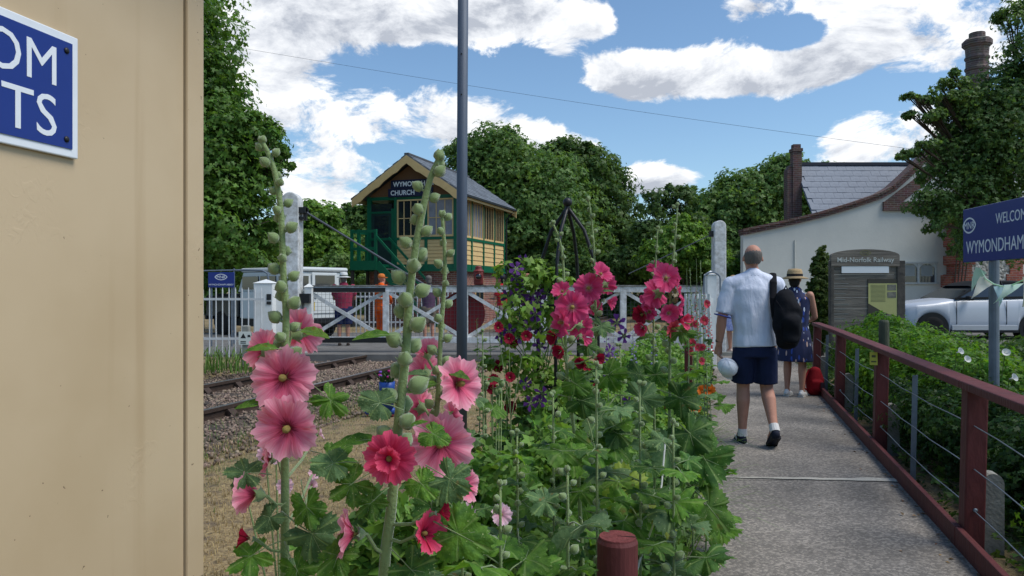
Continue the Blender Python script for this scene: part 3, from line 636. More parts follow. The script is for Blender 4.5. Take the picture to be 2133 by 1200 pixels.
# sprig: three pointed leaves
def kite(l, w, yaw, dz):
    c, s_ = math.cos(yaw), math.sin(yaw)
    pts = [(0, 0, 0), (w, l * .45, dz), (0, l, -dz * .5), (-w, l * .45, dz)]
    return [(x * c - y * s_, x * s_ + y * c, z) for x, y, z in pts]
SPRIG_V = np.array(kite(1, .30, 0, .08) + kite(.85, .27, 1.15, .06) + kite(.85, .27, -1.15, .1) + kite(.7, .25, 2.4, .1)); SPRIG_F = np.array([(0, 1, 2, 3), (4, 5, 6, 7), (8, 9, 10, 11), (12, 13, 14, 15)])
def crown_points(lobes, n, clump=.30, fill=.25):
    """positions and outward normals spread through lumpy lobes: clumps near the skin plus some fill"""
    vol = np.array([r[0] * r[1] * r[2] for _, r in lobes]) ** .7; cnt = np.maximum((vol / vol.sum() * n).astype(int) + 1, int(n * .006))
    PS, NS = [], []
    for (c, r), k in zip(lobes, cnt):
        c = np.array(c); r = np.array(r); nc = max(6, int(k / 55))
        d = rng.normal(size=(nc, 3)); d /= np.linalg.norm(d, axis=1, keepdims=True); d[:, 2] = np.where(d[:, 2] < -.55, -d[:, 2], d[:, 2])
        cr = rng.uniform(.66, 1.06, nc)[:, None]; cc = c + d * r * cr
        ks = int(k * (1 - fill)); idx = rng.integers(0, nc, ks); cs = rng.uniform(.6, 1.4, nc)
        off = rng.normal(size=(ks, 3)); off /= np.linalg.norm(off, axis=1, keepdims=True); off *= (rng.uniform(.25, 1, ks) ** .5)[:, None]
        q = cc[idx] + off * (r.mean() * clump * cs[idx])[:, None] * np.array([1, 1, .75]); nn = off * .9 + d[idx] * .35 + np.array([0, 0, .35])
        PS.append(q); NS.append(nn)
        kf = k - ks; d2 = rng.normal(size=(kf, 3)); d2 /= np.linalg.norm(d2, axis=1, keepdims=True); PS.append(c + d2 * r * rng.uniform(.3, .95, kf)[:, None]); NS.append(d2 + np.array([0, 0, .3]))
    return np.concatenate(PS), np.concatenate(NS)
def foliage(name, lobes, n, size, m, parent, clump=.3, fill=.25, zmin=-.1):
    p, nn = crown_points(lobes, int(n * 1.35), clump, fill); nn += rng.normal(size=nn.shape) * .45
    k = p[:, 2] > zmin; p, nn = p[k], nn[k]
    R = frames(nn, rng.uniform(0, 6.28, len(p))); sz = size * .82 * rng.uniform(.55, 1.3, len(p))
    V, F = scatter(SPRIG_V, SPRIG_F, p, R, sz)
    return obj(name, np_mesh(name, V, F, m), parent)
def tree(name, label, base, lobes, n, size, m, trunk_r=.25, group=None, clump=.3, fill=.25, cat='tree'):
    base = Vector(base); t = thing(name, label, cat, base, 0, group)
    L2 = [((c[0] - base.x, c[1] - base.y, c[2] - base.z), r if hasattr(r, '__len__') else (r, r, r)) for c, r in lobes]
    mb = MB(); mb.sm = True; mean = Vector((0, 0, 0))
    for c, r in L2: mean += Vector(c)
    mean /= len(L2); fork = Vector((mean.x * .3, mean.y * .3, max(mean.z * .45, .1)))
    mb.tube([(0, 0, -.2), fork * .3, fork * .65, fork], [trunk_r * 1.25, trunk_r, trunk_r * .85, trunk_r * .7], 10)
    for c, r in L2:
        c = Vector(c); mid = fork.lerp(c, .5) + Vector((random.uniform(-.2, .2), 0, .15)) * r[0] * .4
        tw = min(1., r[0] / (trunk_r * 6)); mb.tube([fork * .9, mid, c], [trunk_r * .55 * tw ** .5, trunk_r * .33 * tw, trunk_r * .10 * tw], 7)
        for k in range(6):
            d = Vector((random.gauss(0, 1), random.gauss(0, 1), random.gauss(.3, .8))).normalized(); e = c + Vector((d.x * r[0], d.y * r[1], d.z * r[2])) * .85
            mb.tube([mid.lerp(c, .6), (c + e) / 2, e], [trunk_r * .14, trunk_r * .08, trunk_r * .03], 5)
    mb.build('trunk', BARK, t)
    foliage('crown', L2, n, size, m, t, clump, fill); return t
def lob(Z, *a):
    """(px, py, radius px [, depth offset m, flatten])"""
    out = []
    for q in a:
        dz = q[3] if len(q) > 3 else 0; fl = q[4] if len(q) > 4 else .9; r = q[2] / FPX * Z; c = P(q[0], q[1], Z + dz); out.append(((c.x, c.y, max(c.z, r * .3)), (r, r, r * fl)))
    return out
LM1 = leafmat('sycamore_leaf', (98, 134, 58), (70, 106, 46)); LM2 = leafmat('dark_tree_leaf', (106, 138, 72), (80, 112, 60)); LM3 = leafmat('olive_tree_leaf', (92, 120, 62), (68, 96, 52)); LM4 = leafmat('bright_tree_leaf', (112, 148, 58), (82, 122, 50)); LM5 = leafmat('hawthorn_leaf', (96, 126, 66), (72, 102, 56))
def build_trees():
    b = P(400, 660, 24); b.z = 0
    tree('sycamore_tree', 'tall sycamore tree rising behind the cream cabin and white gate post', b, lob(24, (250, -30, 190), (290, 110, 190), (370, 230, 155, .5), (430, 330, 135), (330, 400, 190), (560, 305, 52, -.3), (575, 350, 32, -.3), (535, 265, 30, -.3), (520, 390, 72), (470, 490, 115, -.5), (560, 500, 55, .5), (380, 560, 130)), 42000, .17, LM1, .32)
    G = 'trees beyond the level crossing'
    b = P(660, 640, 44); b.z = 0
    tree('round_tree', 'light green rounded tree between the tall gate post and the signal box', b, lob(44, (650, 480, 62), (620, 540, 60), (690, 530, 55), (640, 450, 34), (580, 520, 60)), 12000, .26, LM4, .22, G)
    b = P(745, 640, 48); b.z = 0
    tree('round_tree', 'dark low tree close behind the stair landing of the signal box', b, lob(48, (750, 470, 50), (740, 530, 70), (790, 440, 40), (720, 570, 60), (800, 520, 80)), 12000, .26, LM2, .22, G)
    b = P(1080, 640, 40); b.z = 0
    tree('round_tree', 'large dense dome shaped tree right behind the signal box roof', b, lob(40, (1035, 345, 82), (1090, 400, 110), (985, 350, 62), (1130, 480, 118), (1050, 500, 120), (1160, 390, 60), (960, 460, 90)), 32000, .21, LM2, .35, G)
    b = P(1240, 640, 43); b.z = 0
    tree('round_tree', 'dark tree adjoining the dense domed tree, beyond the black obelisk', b, lob(43, (1195, 345, 60), (1240, 380, 70), (1250, 460, 85), (1200, 500, 90), (1270, 540, 80), (1160, 330, 40)), 24000, .22, LM3, .3, G)
    b = P(1390, 640, 37); b.z = 0
    tree('slender_tree', 'thin airy tree with sky showing through its open crown', b, lob(37, (1370, 430, 38), (1420, 420, 34), (1355, 500, 50), (1430, 480, 42), (1400, 400, 22), (1330, 560, 60)), 6500, .17, LM3, .14, G, clump=.42, fill=.1)
    b = P(1420, 640, 31); b.z = 0
    tree('leafy_shrub', 'bright green tall shrub behind the low right hand white gate post', b, lob(31, (1420, 510, 52), (1380, 545, 52), (1455, 540, 48), (1500, 570, 46), (1420, 470, 26)), 11000, .16, LM4, .1, G, cat='shrub')
    b = P(1560, 640, 47); b.z = 0
    tree('round_tree', 'broad dark tree standing behind the brick chimney of the house', b, lob(47, (1560, 430, 78), (1500, 450, 66), (1620, 400, 68), (1470, 480, 66), (1640, 365, 46), (1560, 520, 90), (1500, 540, 80), (1690, 420, 80)), 30000, .24, LM2, .35, G)
    b = P(2240, 700, 17.5); b.z = 0
    tree('hawthorn_tree', 'overhanging dark hawthorn tree in front of the house gable', b, lob(17.5, (2110, 280, 110, 0, 1), (2040, 330, 90), (2125, 420, 105), (2010, 420, 72, -.3), (1975, 350, 58), (2120, 190, 70), (2180, 120, 80), (1935, 425, 38, -.4), (1960, 205, 34, -.3, .3), (1925, 212, 30, -.3, .22), (1898, 203, 18, -.3, .25), (1940, 245, 36, -.3, .3), (1905, 240, 22, -.3, .25), (1965, 180, 22, -.2, .5), (1985, 155, 14, -.2, .8), (1905, 318, 26, -.5, .28), (1880, 328, 16, -.5, .25), (2000, 200, 40), (2020, 250, 60), (1925, 305, 28, -.5, .4), (1950, 465, 30, -.5), (2090, 500, 80), (2105, 40, 34), (2160, 30, 60), (1990, 230, 40)), 27000, .085, LM5, .13, clump=.42, fill=.12)
    # far wood that reads as one mass
    lobes = []
    for i in range(26): lobes += lob(75, (250 + i * 75, 575 + random.uniform(-14, 10), 58, random.uniform(-3, 3)))
    o = foliage('distant_woodland', lobes, 30000, .5, LM2, None); stuff(o); tag(o, 'distant dark band of woodland behind the crossing', 'woodland')
    for lb_, Z, items, n, sz, m in (('dark undergrowth below the trees left of the signal box', 40, [(430, 575, 46), (500, 570, 50), (560, 575, 44), (700, 575, 50), (760, 580, 46)], 9000, .2, LM2), ('undergrowth along the line side right of the signal box', 38, [(1080, 575, 46), (1140, 570, 50), (1200, 572, 50), (1270, 568, 54), (1330, 572, 50)], 13000, .2, LM5), ('leafy hedge closing the lane between the gate post and the house', 33, [(1390, 578, 40), (1450, 576, 46), (1500, 570, 50), (1545, 572, 44)], 11000, .15, LM3)):
        b = P(items[0][0], 0, Z); b.z = 0; t = thing('hedge', lb_, 'hedge', b); L2 = [((c[0] - b.x, c[1] - b.y, c[2]), (r[0], r[1], r[2] * 1.15)) for c, r in lob(Z, *items)]; foliage('leaves', L2 + [((c[0], c[1], .3), (r[0], r[1], .9)) for c, r in L2], n, sz, m, t); mb = MB(); mb.tube([(0, 0, 0), (0, 0, 1.5)], .06, 6); mb.build('stem', BARK, t)
    # ivy on the porch
    o = thing('ivy', 'dark ivy climbing over the brick and flint porch', 'ivy', P(2000, 660, 24)); o.location.z = 0
    L2 = [((c[0] - o.location.x, c[1] - o.location.y, c[2]), (r[0], r[1] * .4, r[2])) for c, r in lob(24, (2000, 480, 36, 0, 1), (2010, 520, 30), (1998, 440, 40), (2040, 470, 60), (2060, 420, 60))]
    foliage('leaves', L2, 5000, .1, LM5, o)
    mb = MB()
    for i in range(4): mb.tube([(.15 * i - .3, .0, 0), (.1 * i - .2, .02, 1.2), (.12 * i - .1, 0, 2.6), (.2 * i - .2, 0, 3.6)], [.03, .025, .018, .01], 6)
    mb.build('stem', BARK, o)
    # golden conifer column
    b = P(1710, 700, 14); b.z = 0; t = thing('conifer', 'narrow upright golden conifer beside the wooden notice board', 'conifer', b)
    L2 = [((c[0] - b.x, c[1] - b.y, c[2]), (r[0], r[0], r[0] * 1.8)) for c, r in lob(14, (1710, 690, 26), (1709, 640, 24), (1708, 590, 22), (1709, 552, 17), (1712, 527, 9), (1700, 610, 18), (1718, 620, 18))]
    foliage('crown', L2, 9000, .05, leafmat('conifer_green', (84, 104, 40), (48, 76, 34)), t, .26); MB().tube([(0, 0, 0), (0, 0, 1.6)], [.06, .02], 8).build('trunk', BARK, t)
build_trees()
# ------------------------------------------------------------------ hedge bank beyond the fence
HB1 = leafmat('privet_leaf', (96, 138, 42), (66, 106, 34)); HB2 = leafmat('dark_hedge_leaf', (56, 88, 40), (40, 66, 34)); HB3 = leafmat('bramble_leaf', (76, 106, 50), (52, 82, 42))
def build_hedges():
    def bush(name, label, base, lobes, n, size, m, cat='bush'):
        b = Vector(base); t = thing(name, label, cat, b); L2 = [((c[0] - b.x, c[1] - b.y, c[2]), r) for c, r in lobes]
        mb = MB()
        for c, r in L2:
            for k in range(4): mb.tube([(c[0] * .6 + random.uniform(-.1, .1), c[1] * .6, 0), (c[0] + random.uniform(-.2, .2) * r[0], c[1], c[2]), (c[0] + random.uniform(-.7, .7) * r[0], c[1] + random.uniform(-.6, .6) * r[1], c[2] + r[2] * .7)], [.016, .011, .004], 5)
        stuff(mb.build('stems', BARK, t)); foliage('leaves', L2, n, size, m, t, .28, .2, .02); return t
    def at(y, off): return (pr(y) + off, y)
    def lb(y, off, z, rx, ry, rz): x, yy = at(y, off); return ((x, yy, z), (rx, ry, rz))
    x, y = at(7.3, .9); bush('privet_bush', 'bright green clipped privet bush behind the red handrail below the notice board', (x, y, 0), [lb(8.4, .75, .45, .55, .8, .48), lb(7.2, .85, .42, .6, .8, .46), lb(9.3, .7, .5, .5, .7, .5), lb(6.1, .8, .38, .55, .7, .42), lb(10.2, .8, .5, .5, .6, .5)], 26000, .042, HB1)
    x, y = at(4.9, .9); bush('hedge_bush', 'dark green hedge behind the wire fence, below the blue welcome sign', (x, y, 0), [lb(5.2, .62, .3, .45, .7, .36), lb(4.3, .75, .3, .5, .6, .36), lb(5.9, .55, .3, .4, .6, .34), lb(6.8, .5, .26, .35, .7, .3)], 22000, .036, HB2)
    x, y = at(3.6, .9); bush('privet_bush', 'yellow green privet bush at the near end beyond the fence', (x, y, 0), [lb(3.5, .8, .28, .5, .55, .34), lb(2.7, .85, .25, .5, .5, .3), lb(1.8, .9, .25, .5, .5, .3)], 15000, .034, HB1)
    x, y = at(5.6, 2.0); bush('bramble_bush', 'loose green bramble thicket round the foot of the welcome sign post', (x, y, 0), [lb(5.0, 1.6, .38, .6, .7, .42), lb(6.0, 1.8, .42, .7, .7, .44), lb(4.2, 1.7, .4, .6, .6, .42), lb(7.2, 2.0, .42, .7, .8, .42), lb(3.4, 1.9, .45, .6, .6, .45)], 26000, .045, HB3)
    x, y = at(10, 3); bush('shrub_thicket', 'rough dark shrubs along the verge in front of the white car', (x, y, 0), [lb(9.0, 2.6, .34, .9, .9, .34), lb(10.6, 3.4, .34, 1.0, .9, .34), lb(11.8, 4.6, .34, 1.1, .9, .34), lb(9.6, 4.4, .3, 1., .9, .34), lb(11.5, 2.2, .3, .8, .8, .34), lb(8.4, 3.6, .34, .9, .9, .4), lb(13, 6.2, .3, 1.2, .9, .35), lb(12.2, 1.0, .3, .6, .7, .34)], 30000, .055, HB3)
    # low weeds under the fence
    n = 9000; yy = rng.uniform(1.5, 14, n); off = rng.uniform(.06, 1.6, n) ** 1.0; xx = 2.40 + (yy - 3.67) * PSL + off
    pos = np.stack([xx, yy, rng.uniform(.0, .13, n)], 1); nn = rng.normal(size=(n, 3)) * .6 + np.array([0, 0, 1.]); V, F = scatter(SPRIG_V, SPRIG_F, pos, frames(nn, rng.uniform(0, 6.28, n)), rng.uniform(.02, .055, n))
    o = stuff(obj('weeds', np_mesh('weeds', V, F, HB3))); tag(o, 'low green weeds under the wire fence', 'weeds')
    # white trumpet flowers in the bramble
    FW = mat('bindweed_white', (232, 232, 226), .7, trans=.3)
    tm = MB(); tm.sm = True; tm.lathe([(.004, 0), (.007, .025), (.016, .045), (.034, .055)], n=12); 
    tm.f = tm.f[:-1]; tm.m = tm.m[:-1]; tm.smooth = tm.smooth[:-1]; tme = tm.mesh('flower', FW)
    t = thing('bindweed', 'white trumpet bindweed flowers climbing in the brambles by the welcome sign', 'bindweed', (pr(5) + 1.3, 5.0, .4))
    st = [P(2093, 738, 4.9), P(2008, 752, 5.2), P(2102, 790, 4.7), P(1992, 735, 5.3)]; mb = MB()
    for p in st:
        l = p - Vector(t.location); q = Vector((random.uniform(-.6, .6), -1, .5)).to_track_quat('Z', 'Y'); obj('flower', tme, t, l, rot=q, scale=.75); mb.tube([l, l + Vector((.02, .06, -.15)), l + Vector((.06, .1, -.5))], .003, 5)
    mb.build('stem', mat('vine_green', (84, 112, 48), .7), t)
build_hedges()
# ------------------------------------------------------------------ level crossing gate
def build_gates():
    Z = 16.0; x0, x1 = P(640, 0, Z).x, P(1462, 0, Z).x; n = 5; zt, zb = 1.44, .30
    t = thing('crossing_gate', 'long white timber level crossing gate with diagonal braces and wire mesh', 'gate', (x0, Z, 0))
    w = x1 - x0; xs = [w * i / n for i in range(n + 1)]
    def B(name, c, d, m=WHITE_OLD, bev=.006, par=t): return MB().box(c, d).build(name, m, par, bevel=bev)
    B('top_rail', (w / 2, 0, zt - .05), (w + .1, .12, .13)); B('capping', (w / 2, 0, zt + .028), (w + .1, .16, .025), mat('weathered_dark_capping', (62, 60, 58), .85, .9, 6, (150, 150, 146), .3, 30)); B('bottom_rail', (w / 2, 0, zb), (w + .1, .11, .13))
    B('clamp_plate', (.85, -.07, zt - .06), (1.7, .02, .09), BLACKM, .002); B('clamp_plate', (.95, -.07, zb), (1.9, .02, .11), BLACKM, .002)
    for x in xs: B('stile', (x, -.012, (zt + zb) / 2 - .02), (.13 if x not in (0, w) else .17, .11, zt - zb - .1))
    for i in range(n):
        a, b = xs[i] + .07, xs[i + 1] - .07
        MB().bar((a, -.02, zt - .12), (b, -.02, zb + .07), .05, .075).build('brace', WHITE_OLD, t); MB().bar((a, .035, zb + .07), (b, .035, zt - .12), .05, .075).build('brace', WHITE_OLD, t)
    mb = MB(); g = .085
    k = int(w / g)
    for i in range(k): mb.box((i * g + .04, .075, (zt + zb) / 2), (.005, .005, zt - zb))
    for i in range(int((zt - zb) / g)): mb.box((w / 2, .08, zb + .04 + i * g), (w, .005, .005))
    stuff(mb.build('wire_mesh', mat('mesh_wire', (96, 98, 98), .6, metal=.4), t))
    c = P(963, 655, Z).x - x0; RED = mat('target_red', (130, 28, 34), .5, .4, 5, (108, 24, 30))
    m = MB(); m.lathe([(.49, 0), (.49, .02)], (c, .11, .86), 40, 'Y'); m.build('red_target', RED, t)
    # lamp on the gate
    lp = thing('gate_lamp', 'red painted oil lamp standing on top of the crossing gate', 'lamp', (P(997, 0, Z).x, Z, zt + .035)); LR = mat('lamp_red', (120, 44, 40), .5, .6, 8, (90, 36, 34))
    MB().box((0, 0, .15), (.2, .2, .28)).build('body', LR, lp, bevel=.03); m = MB(); m.lathe([(.11, .28), (.12, .31), (.08, .35), (.07, .38), (.08, .39), (.05, .42)], n=16); m.build('chimney_cap', LR, lp)
    m = MB(); m.sm = True; m.lathe([(.085, 0), (.085, .03), (.065, .03), (.065, .02)], (0, -.1, .19), 20, 'Y'); o = m.build('lens_ring', LR, lp); m = MB(); m.sm = True; m.lathe([(.066, .015), (.055, .03), (.03, .04), (.004, .043)], (0, -.1, .19), 20, 'Y'); m.build('lens', glass_mat('lens_glass', (24, 24, 30)), o)
    m = MB(); m.box((0, 0, .012), (.13, .13, .03)); m.build('foot', BLACKM, lp)
    # tall posts
    def tall(px, pw, ptop, Zp, label, lean=0):
        b = P(px, 600, Zp); r = pw / FPX * Zp / 2; zt_ = CAMZ + (600 - ptop) / FPX * Zp
        o = thing('gate_post', label, 'gate post', (b.x, Zp, 0)); m = MB(); pts = [(-r, -r, 0), (r, -r, 0), (r, -r, zt_ - r)] + [(r * math.cos(math.pi * k / 10), -r, zt_ - r + r * math.sin(math.pi * k / 10)) for k in range(1, 10)] + [(-r, -r, zt_ - r)]
        m.prism(pts, (0, 0, 0), (0, 2 * r, 0)); m.build('shaft', WHITE_OLD, o, bevel=.02); return o, r, zt_
    o, r, h = tall(609, 36, 402, 15.8, 'tall thick white round topped gate post with black bracket and stay rod'); m = MB(); m.box((r + .06, -.02, h - .38), (.14, .3, .12)); m.box((r + .05, -.02, h - .55), (.12, .3, .06)); m.box((r + .1, -.02, h - .44), (.06, .14, .28)); m.build('bracket', BLACKM, o)
    MB().tube([(r + .12, 0, h - .42), (2.8, .1, 1.5)], .022, 8).build('stay_rod', mat('stay_grey', (84, 88, 94), .5, metal=.4), o); m = MB(); m.box((r + .1, -.02, 1.2), (.22, .22, .2)); m.build('lower_hinge', BLACKM, o)
    o, r, h = tall(1497, 25, 460, 15.7, 'slim tall white round topped gate post beside the path'); MB().tube([(-r, 0, h - .28), (-1.9, .1, 1.72)], .012, 6).build('stay_rod', mat('stay_grey', (84, 88, 94)), o); m = MB(); m.box((-r - .03, 0, h - .28), (.07, .14, .12)); m.build('bracket', BLACKM, o)
    # square box posts
    def sq(px0, px1, ptop, Zp, label, name='gate_post'):
        a, b = P(px0, 600, Zp), P(px1, 600, Zp); w_ = b.x - a.x; zt_ = CAMZ + (600 - ptop) / FPX * Zp
        o = thing(name, label, 'gate post', ((a.x + b.x) / 2, Zp, 0)); MB().box((0, 0, zt_ / 2), (w_, w_, zt_)).build('shaft', WHITE, o, bevel=.012); m = MB(); e = w_ / 2 + .015; m.add([(-e, -e, zt_), (e, -e, zt_), (e, e, zt_), (-e, e, zt_), (0, 0, zt_ + .08)], [(0, 1, 4), (1, 2, 4), (2, 3, 4), (3, 0, 4), (3, 2, 1, 0)]); m.build('cap', WHITE, o); return o, w_
    o, w_ = sq(535, 574, 590, 15.0, 'wide pale grey square post at the end of the white palings'); m = MB(); m.box((.12, -w_ / 2 - .006, 1.24), (.09, .012, .12)); m.box((.12, -w_ / 2 - .006, 1.12), (.09, .012, .06)); m.build('small_plate', mat('plate_black', (40, 42, 44)), o)
    sq(576, 591, 592, 15.1, 'narrow white square post against the tall thick gate post'); sq(636, 652, 598, 15.9, 'short white square heel post of the crossing gate')
    o, w_ = sq(1470, 1490, 573, 12.9, 'white square wicket post with a looped metal latch by the path'); m = MB(); m.tube([(-.14, -.1, 1.0), (-.14, -.1, 1.58)] + [(-.14 * math.cos(math.pi * k / 8), -.1, 1.58 + .11 * math.sin(math.pi * k / 8)) for k in range(1, 8)] + [(.14, -.1, 1.58), (.14, -.1, .3)], .014, 6); m.build('loop', GALV, o)
    # wicket gate seen nearly edge on
    g_ = thing('wicket_gate', 'small white wicket gate standing open beside the path', 'gate', (P(1483, 0, 12.4).x, 12.4, 0), math.radians(-76))
    for z in (.25, 1.2): MB().box((-.45, 0, z), (.9, .05, .1)).build('rail', WHITE, g_)
    for k in range(7): MB().box((-.03 - k * .14, -.035, .72), (.07, .02, 1.2)).build('pale', WHITE, g_)
    MB().bar((-.05, .03, .3), (-.85, .03, 1.15), .03, .08).build('brace', WHITE, g_)
    # right-hand railings far side of road
    # white palings on the left
    f = thing('paling_fence', 'white metal paling fence between the cabin and the wide post', 'fence', (P(415, 0, 14.6).x, 14.6, 0)); WP = mat('paling_white', (208, 210, 210), .5, .4, 8)
    for z in (.42, 1.2): MB().box((.6, 0, z), (1.4, .02, .045)).build('rail', WP, f)
    for k in range(11): m = MB(); m.tube([(-.05 + k * .128, 0, .05), (-.05 + k * .128, 0, 1.37), (-.05 + k * .128, 0, 1.43)], [.013, .013, .004], 8); m.build('bar', WP, f)
    # far side palings behind the gate
    f = thing('paling_fence', 'white palings across the far side of the road behind the crossing gate', 'fence', (P(745, 0, 22.9).x, 23.2, 0))
    for z in (.35, 1.15): MB().box((1.55, 0, z), (3.4, .03, .05)).build('rail', WP, f)
    for k in range(25): MB().box((-.1 + k * .137, -.02, .72), (.035, .02, 1.4)).build('pale', WP, f)
    # tubular barrier behind
    f = thing('tube_barrier', 'grey tubular steel barrier behind the small blue station sign', 'barrier', (P(430, 0, 18).x, 18.2, 0)); MB().tube([(-.4, 0, .05), (-.4, 0, 1.84), (.9, 0, 1.86), (1.3, 0, 1.85), (1.42, 0, 1.78), (1.45, 0, 1.6), (1.45, 0, .05)], .025, 8).build('frame', GALV, f); MB().tube([(.6, 0, .05), (.6, 0, 1.9)], .022, 8).build('post', GALV, f)
build_gates()
def lens_logo(parent, c, w, h, rot, m, txt, size):
    """pointed oval outline with three letters"""
    mb = MB(); o = []; i_ = []
    for k in range(24):
        a = 2 * math.pi * k / 24; cx = math.cos(a); sy = math.sin(a); sy = math.copysign(abs(sy) ** 1.35, sy); o.append((cx * w / 2, sy * h / 2)); i_.append((cx * (w / 2 - h * .14), sy * (h / 2 - h * .1)))
    vs = [(x, y, .001) for x, y in o] + [(x, y, .001) for x, y in i_]; mb.add(vs, [(k, (k + 1) % 24, 24 + (k + 1) % 24, 24 + k) for k in range(24)])
    e = mb.build('emblem', m, parent, c); e.rotation_euler = rot
    text('lettering', txt, size, parent, Vector(c) + Matrix(Euler(rot).to_matrix()) @ Vector((0, -size * .34, .001)), rot, m, .0006, 0., 'CENTER')
def build_signs():
    FRONT = (math.pi / 2, 0, 0)
    s_ = thing('station_sign', 'small blue station sign behind the white palings', 'sign', (P(461, 0, 17.5).x, 17.5, 0))
    MB().box((0, 0, 1.61), (.62, .02, .36)).build('panel', BLUE, s_, bevel=.01)
    for x in (-.24, .24): MB().tube([(x, .03, 0), (x, .03, 1.7)], .02, 8).build('post', GALV, s_)
    lens_logo(s_, (0, -.0115, 1.68), .3, .15, FRONT, WLET, 'MNR', .1); text('lettering', 'WYMONDHAM ABBEY', .058, s_, (0, -.0115, 1.48), FRONT, WLET, .001, 0, 'CENTER')
    # concrete marker with warning sign
    s_ = thing('warning_post', 'short concrete post carrying a small white warning plate beside the track', 'marker post', (P(512, 0, 13.6).x, 13.6, 0))
    MB().box((0, .03, .36), (.13, .11, .74)).build('post', CONC, s_, bevel=.02); MB().box((.0, -.035, .5), (.23, .012, .24)).build('plate', mat('plate_white', (214, 216, 206), .5), s_)
    m = MB(); m.prism([(-.08, -.043, .5), (.02, -.043, .5), (-.03, -.043, .59)], (0, 0, 0), (0, .001, 0)); m.box((-.03, -.043, .44), (.1, .002, .014)); m.box((-.03, -.043, .41), (.1, .002, .014)); m.box((.075, -.043, .54), (.05, .002, .04)); m.build('warning_symbol', BLACKM, s_)
    # welcome sign
    al = math.radians(7.0); d = Vector((math.sin(al), math.cos(al), 0)); far = P(2017, 0, 5.6); base = far - d * .344; base.z = 0
    s_ = thing('welcome_sign', 'blue welcome sign with white lettering on grey steel posts', 'sign', base, math.pi / 2 - al)   # local +x along the sign away, -y... sign faces the track (-x world = +y local)
    rot = (math.pi / 2, 0, math.pi)
    # local x axis = d ; face towards local +y (the railway)
    zt, zb = 2.012, 1.612
    MB().box((-.346, .03, (zt + zb) / 2), (1.38, .018, zt - zb)).build('panel', BLUE, s_, bevel=.004)
    for x in (0, -.72): MB().tube([(x, -.012, 0), (x, -.012, zt - .03)], .033, 12).build('post', GALV, s_)
    lens_logo(s_, (.245, .0395, 1.885), .2, .12, rot, WLET, 'MNR', .075)
    text('lettering', 'WELCOME TO', .105, s_, (-.128, .0395, 1.865), rot, WLET, .001, .0, 'LEFT', .82)
    text('lettering', 'WYMONDHAM ABBEY', .135, s_, (.292, .0395, 1.675), rot, WLET, .001, .0, 'LEFT', .82)
    # bunting
    b = thing('bunting', 'string of pastel triangular pennants tied round the welcome sign post', 'bunting', base + Vector((0, 0, 1.5)))
    cols = [mat('pennant_' + c, rgb, .8, .5, 12, r2, trans=.3) for c, rgb, r2 in (('mint', (188, 220, 208), (220, 226, 214)), ('peach', (222, 214, 202), (190, 216, 220)), ('blue', (170, 206, 222), (214, 224, 222)))]
    w0 = Vector(base) + Vector((0, 0, 0)); pts = [P(2040, 558, 5.25), P(2052, 580, 5.22), P(2070, 592, 5.18), P(2090, 597, 5.05), P(2112, 592, 4.9), P(2160, 570, 4.7), P(2230, 560, 4.5)]
    MB().tube([p - b.location for p in pts], .005, 6).build('cord', cols[0], b)
    for i, (p, tip, w_) in enumerate(((P(2044, 562, 5.24), P(2021, 607, 5.24), .08), (P(2058, 583, 5.2), P(2020, 622, 5.2), .1), (P(2084, 596, 5.08), P(2080, 640, 5.08), .07), (P(2112, 592, 4.92), P(2072, 632, 4.9), .11), (P(2150, 575, 4.75), P(2135, 640, 4.75), .12))):
        p, tip = p - b.location, tip - b.location; dr = Vector((.75, -.3, -.55)).normalized() * w_ if i < 2 else Vector((.9, -.4, .1)).normalized() * w_
        m = MB(); q = [p - dr * .5, p + dr * .5]; g = []
        for k in range(5):
            u = k / 4; a, c_ = q[0].lerp(tip, u), q[1].lerp(tip, u); wv = Vector((0, .015 * math.sin(4 * u + i), 0)); g += [a + wv, (a + c_) / 2 + wv * 1.8, c_ + wv]
        m.sm = True; m.add(g, [f for k in range(4) for f in ((k * 3, k * 3 + 1, k * 3 + 4, k * 3 + 3), (k * 3 + 1, k * 3 + 2, k * 3 + 5, k * 3 + 4))]); m.build('pennant', cols[i % 3], b)
    # wooden notice board
    OLD = mat('weathered_board', (134, 126, 114), .85, 1., 3.2, (88, 82, 76), .5, 14, stretch=(.5, 1, 9)); DK = mat('board_frame', (96, 90, 82), .85, .8, 8, (50, 48, 46), .3, 20)
    PALE = mat('faded_letter', (206, 208, 200), .7, .5, 30, (120, 122, 118)); Zb = 13.0; b0 = P(1800, 0, Zb)
    nb = thing('notice_board', 'weathered wooden railway notice board with curved top and yellow poster', 'notice board', (b0.x, Zb, 0), math.radians(-4)); w_ = 1.16; h0 = .45; h1 = 1.98
    for i in range(7): MB().box((0, 0, h0 + .105 + i * .2), (w_ - .06, .04, .196)).build('plank', OLD, nb)
    arc = [(-w_ / 2, -.05, 1.80)] + [(w_ / 2 * -math.cos(math.pi * k / 12), -.05, 1.99 + .11 * math.sin(math.pi * k / 12)) for k in range(13)] + [(w_ / 2, -.05, 1.80)]
    hd = MB().prism(arc, (0, 0, 0), (0, .1, 0)).build('head_board', OLD, nb)
    for x in (-w_ / 2 + .02, w_ / 2 - .02): MB().box((x + (.05 if x > 0 else -.0), .02, .95), (.14 if x > 0 else .06, .13, 1.9)).build('post', DK, nb, bevel=.01)
    lens_logo(hd, (0, -.0515, 2.035), .2, .1, FRONT, mat('faded_gold', (120, 116, 78), .7), 'MNR', .06); text('lettering', 'Mid-Norfolk Railway', .118, hd, (0, -.0515, 1.875), FRONT, PALE, .002, .001, 'CENTER', .98)
    MB().box((.0, -.032, 1.745), (.8, .03, .125)).build('white_strip', mat('strip_white', (226, 228, 228), .5), nb)
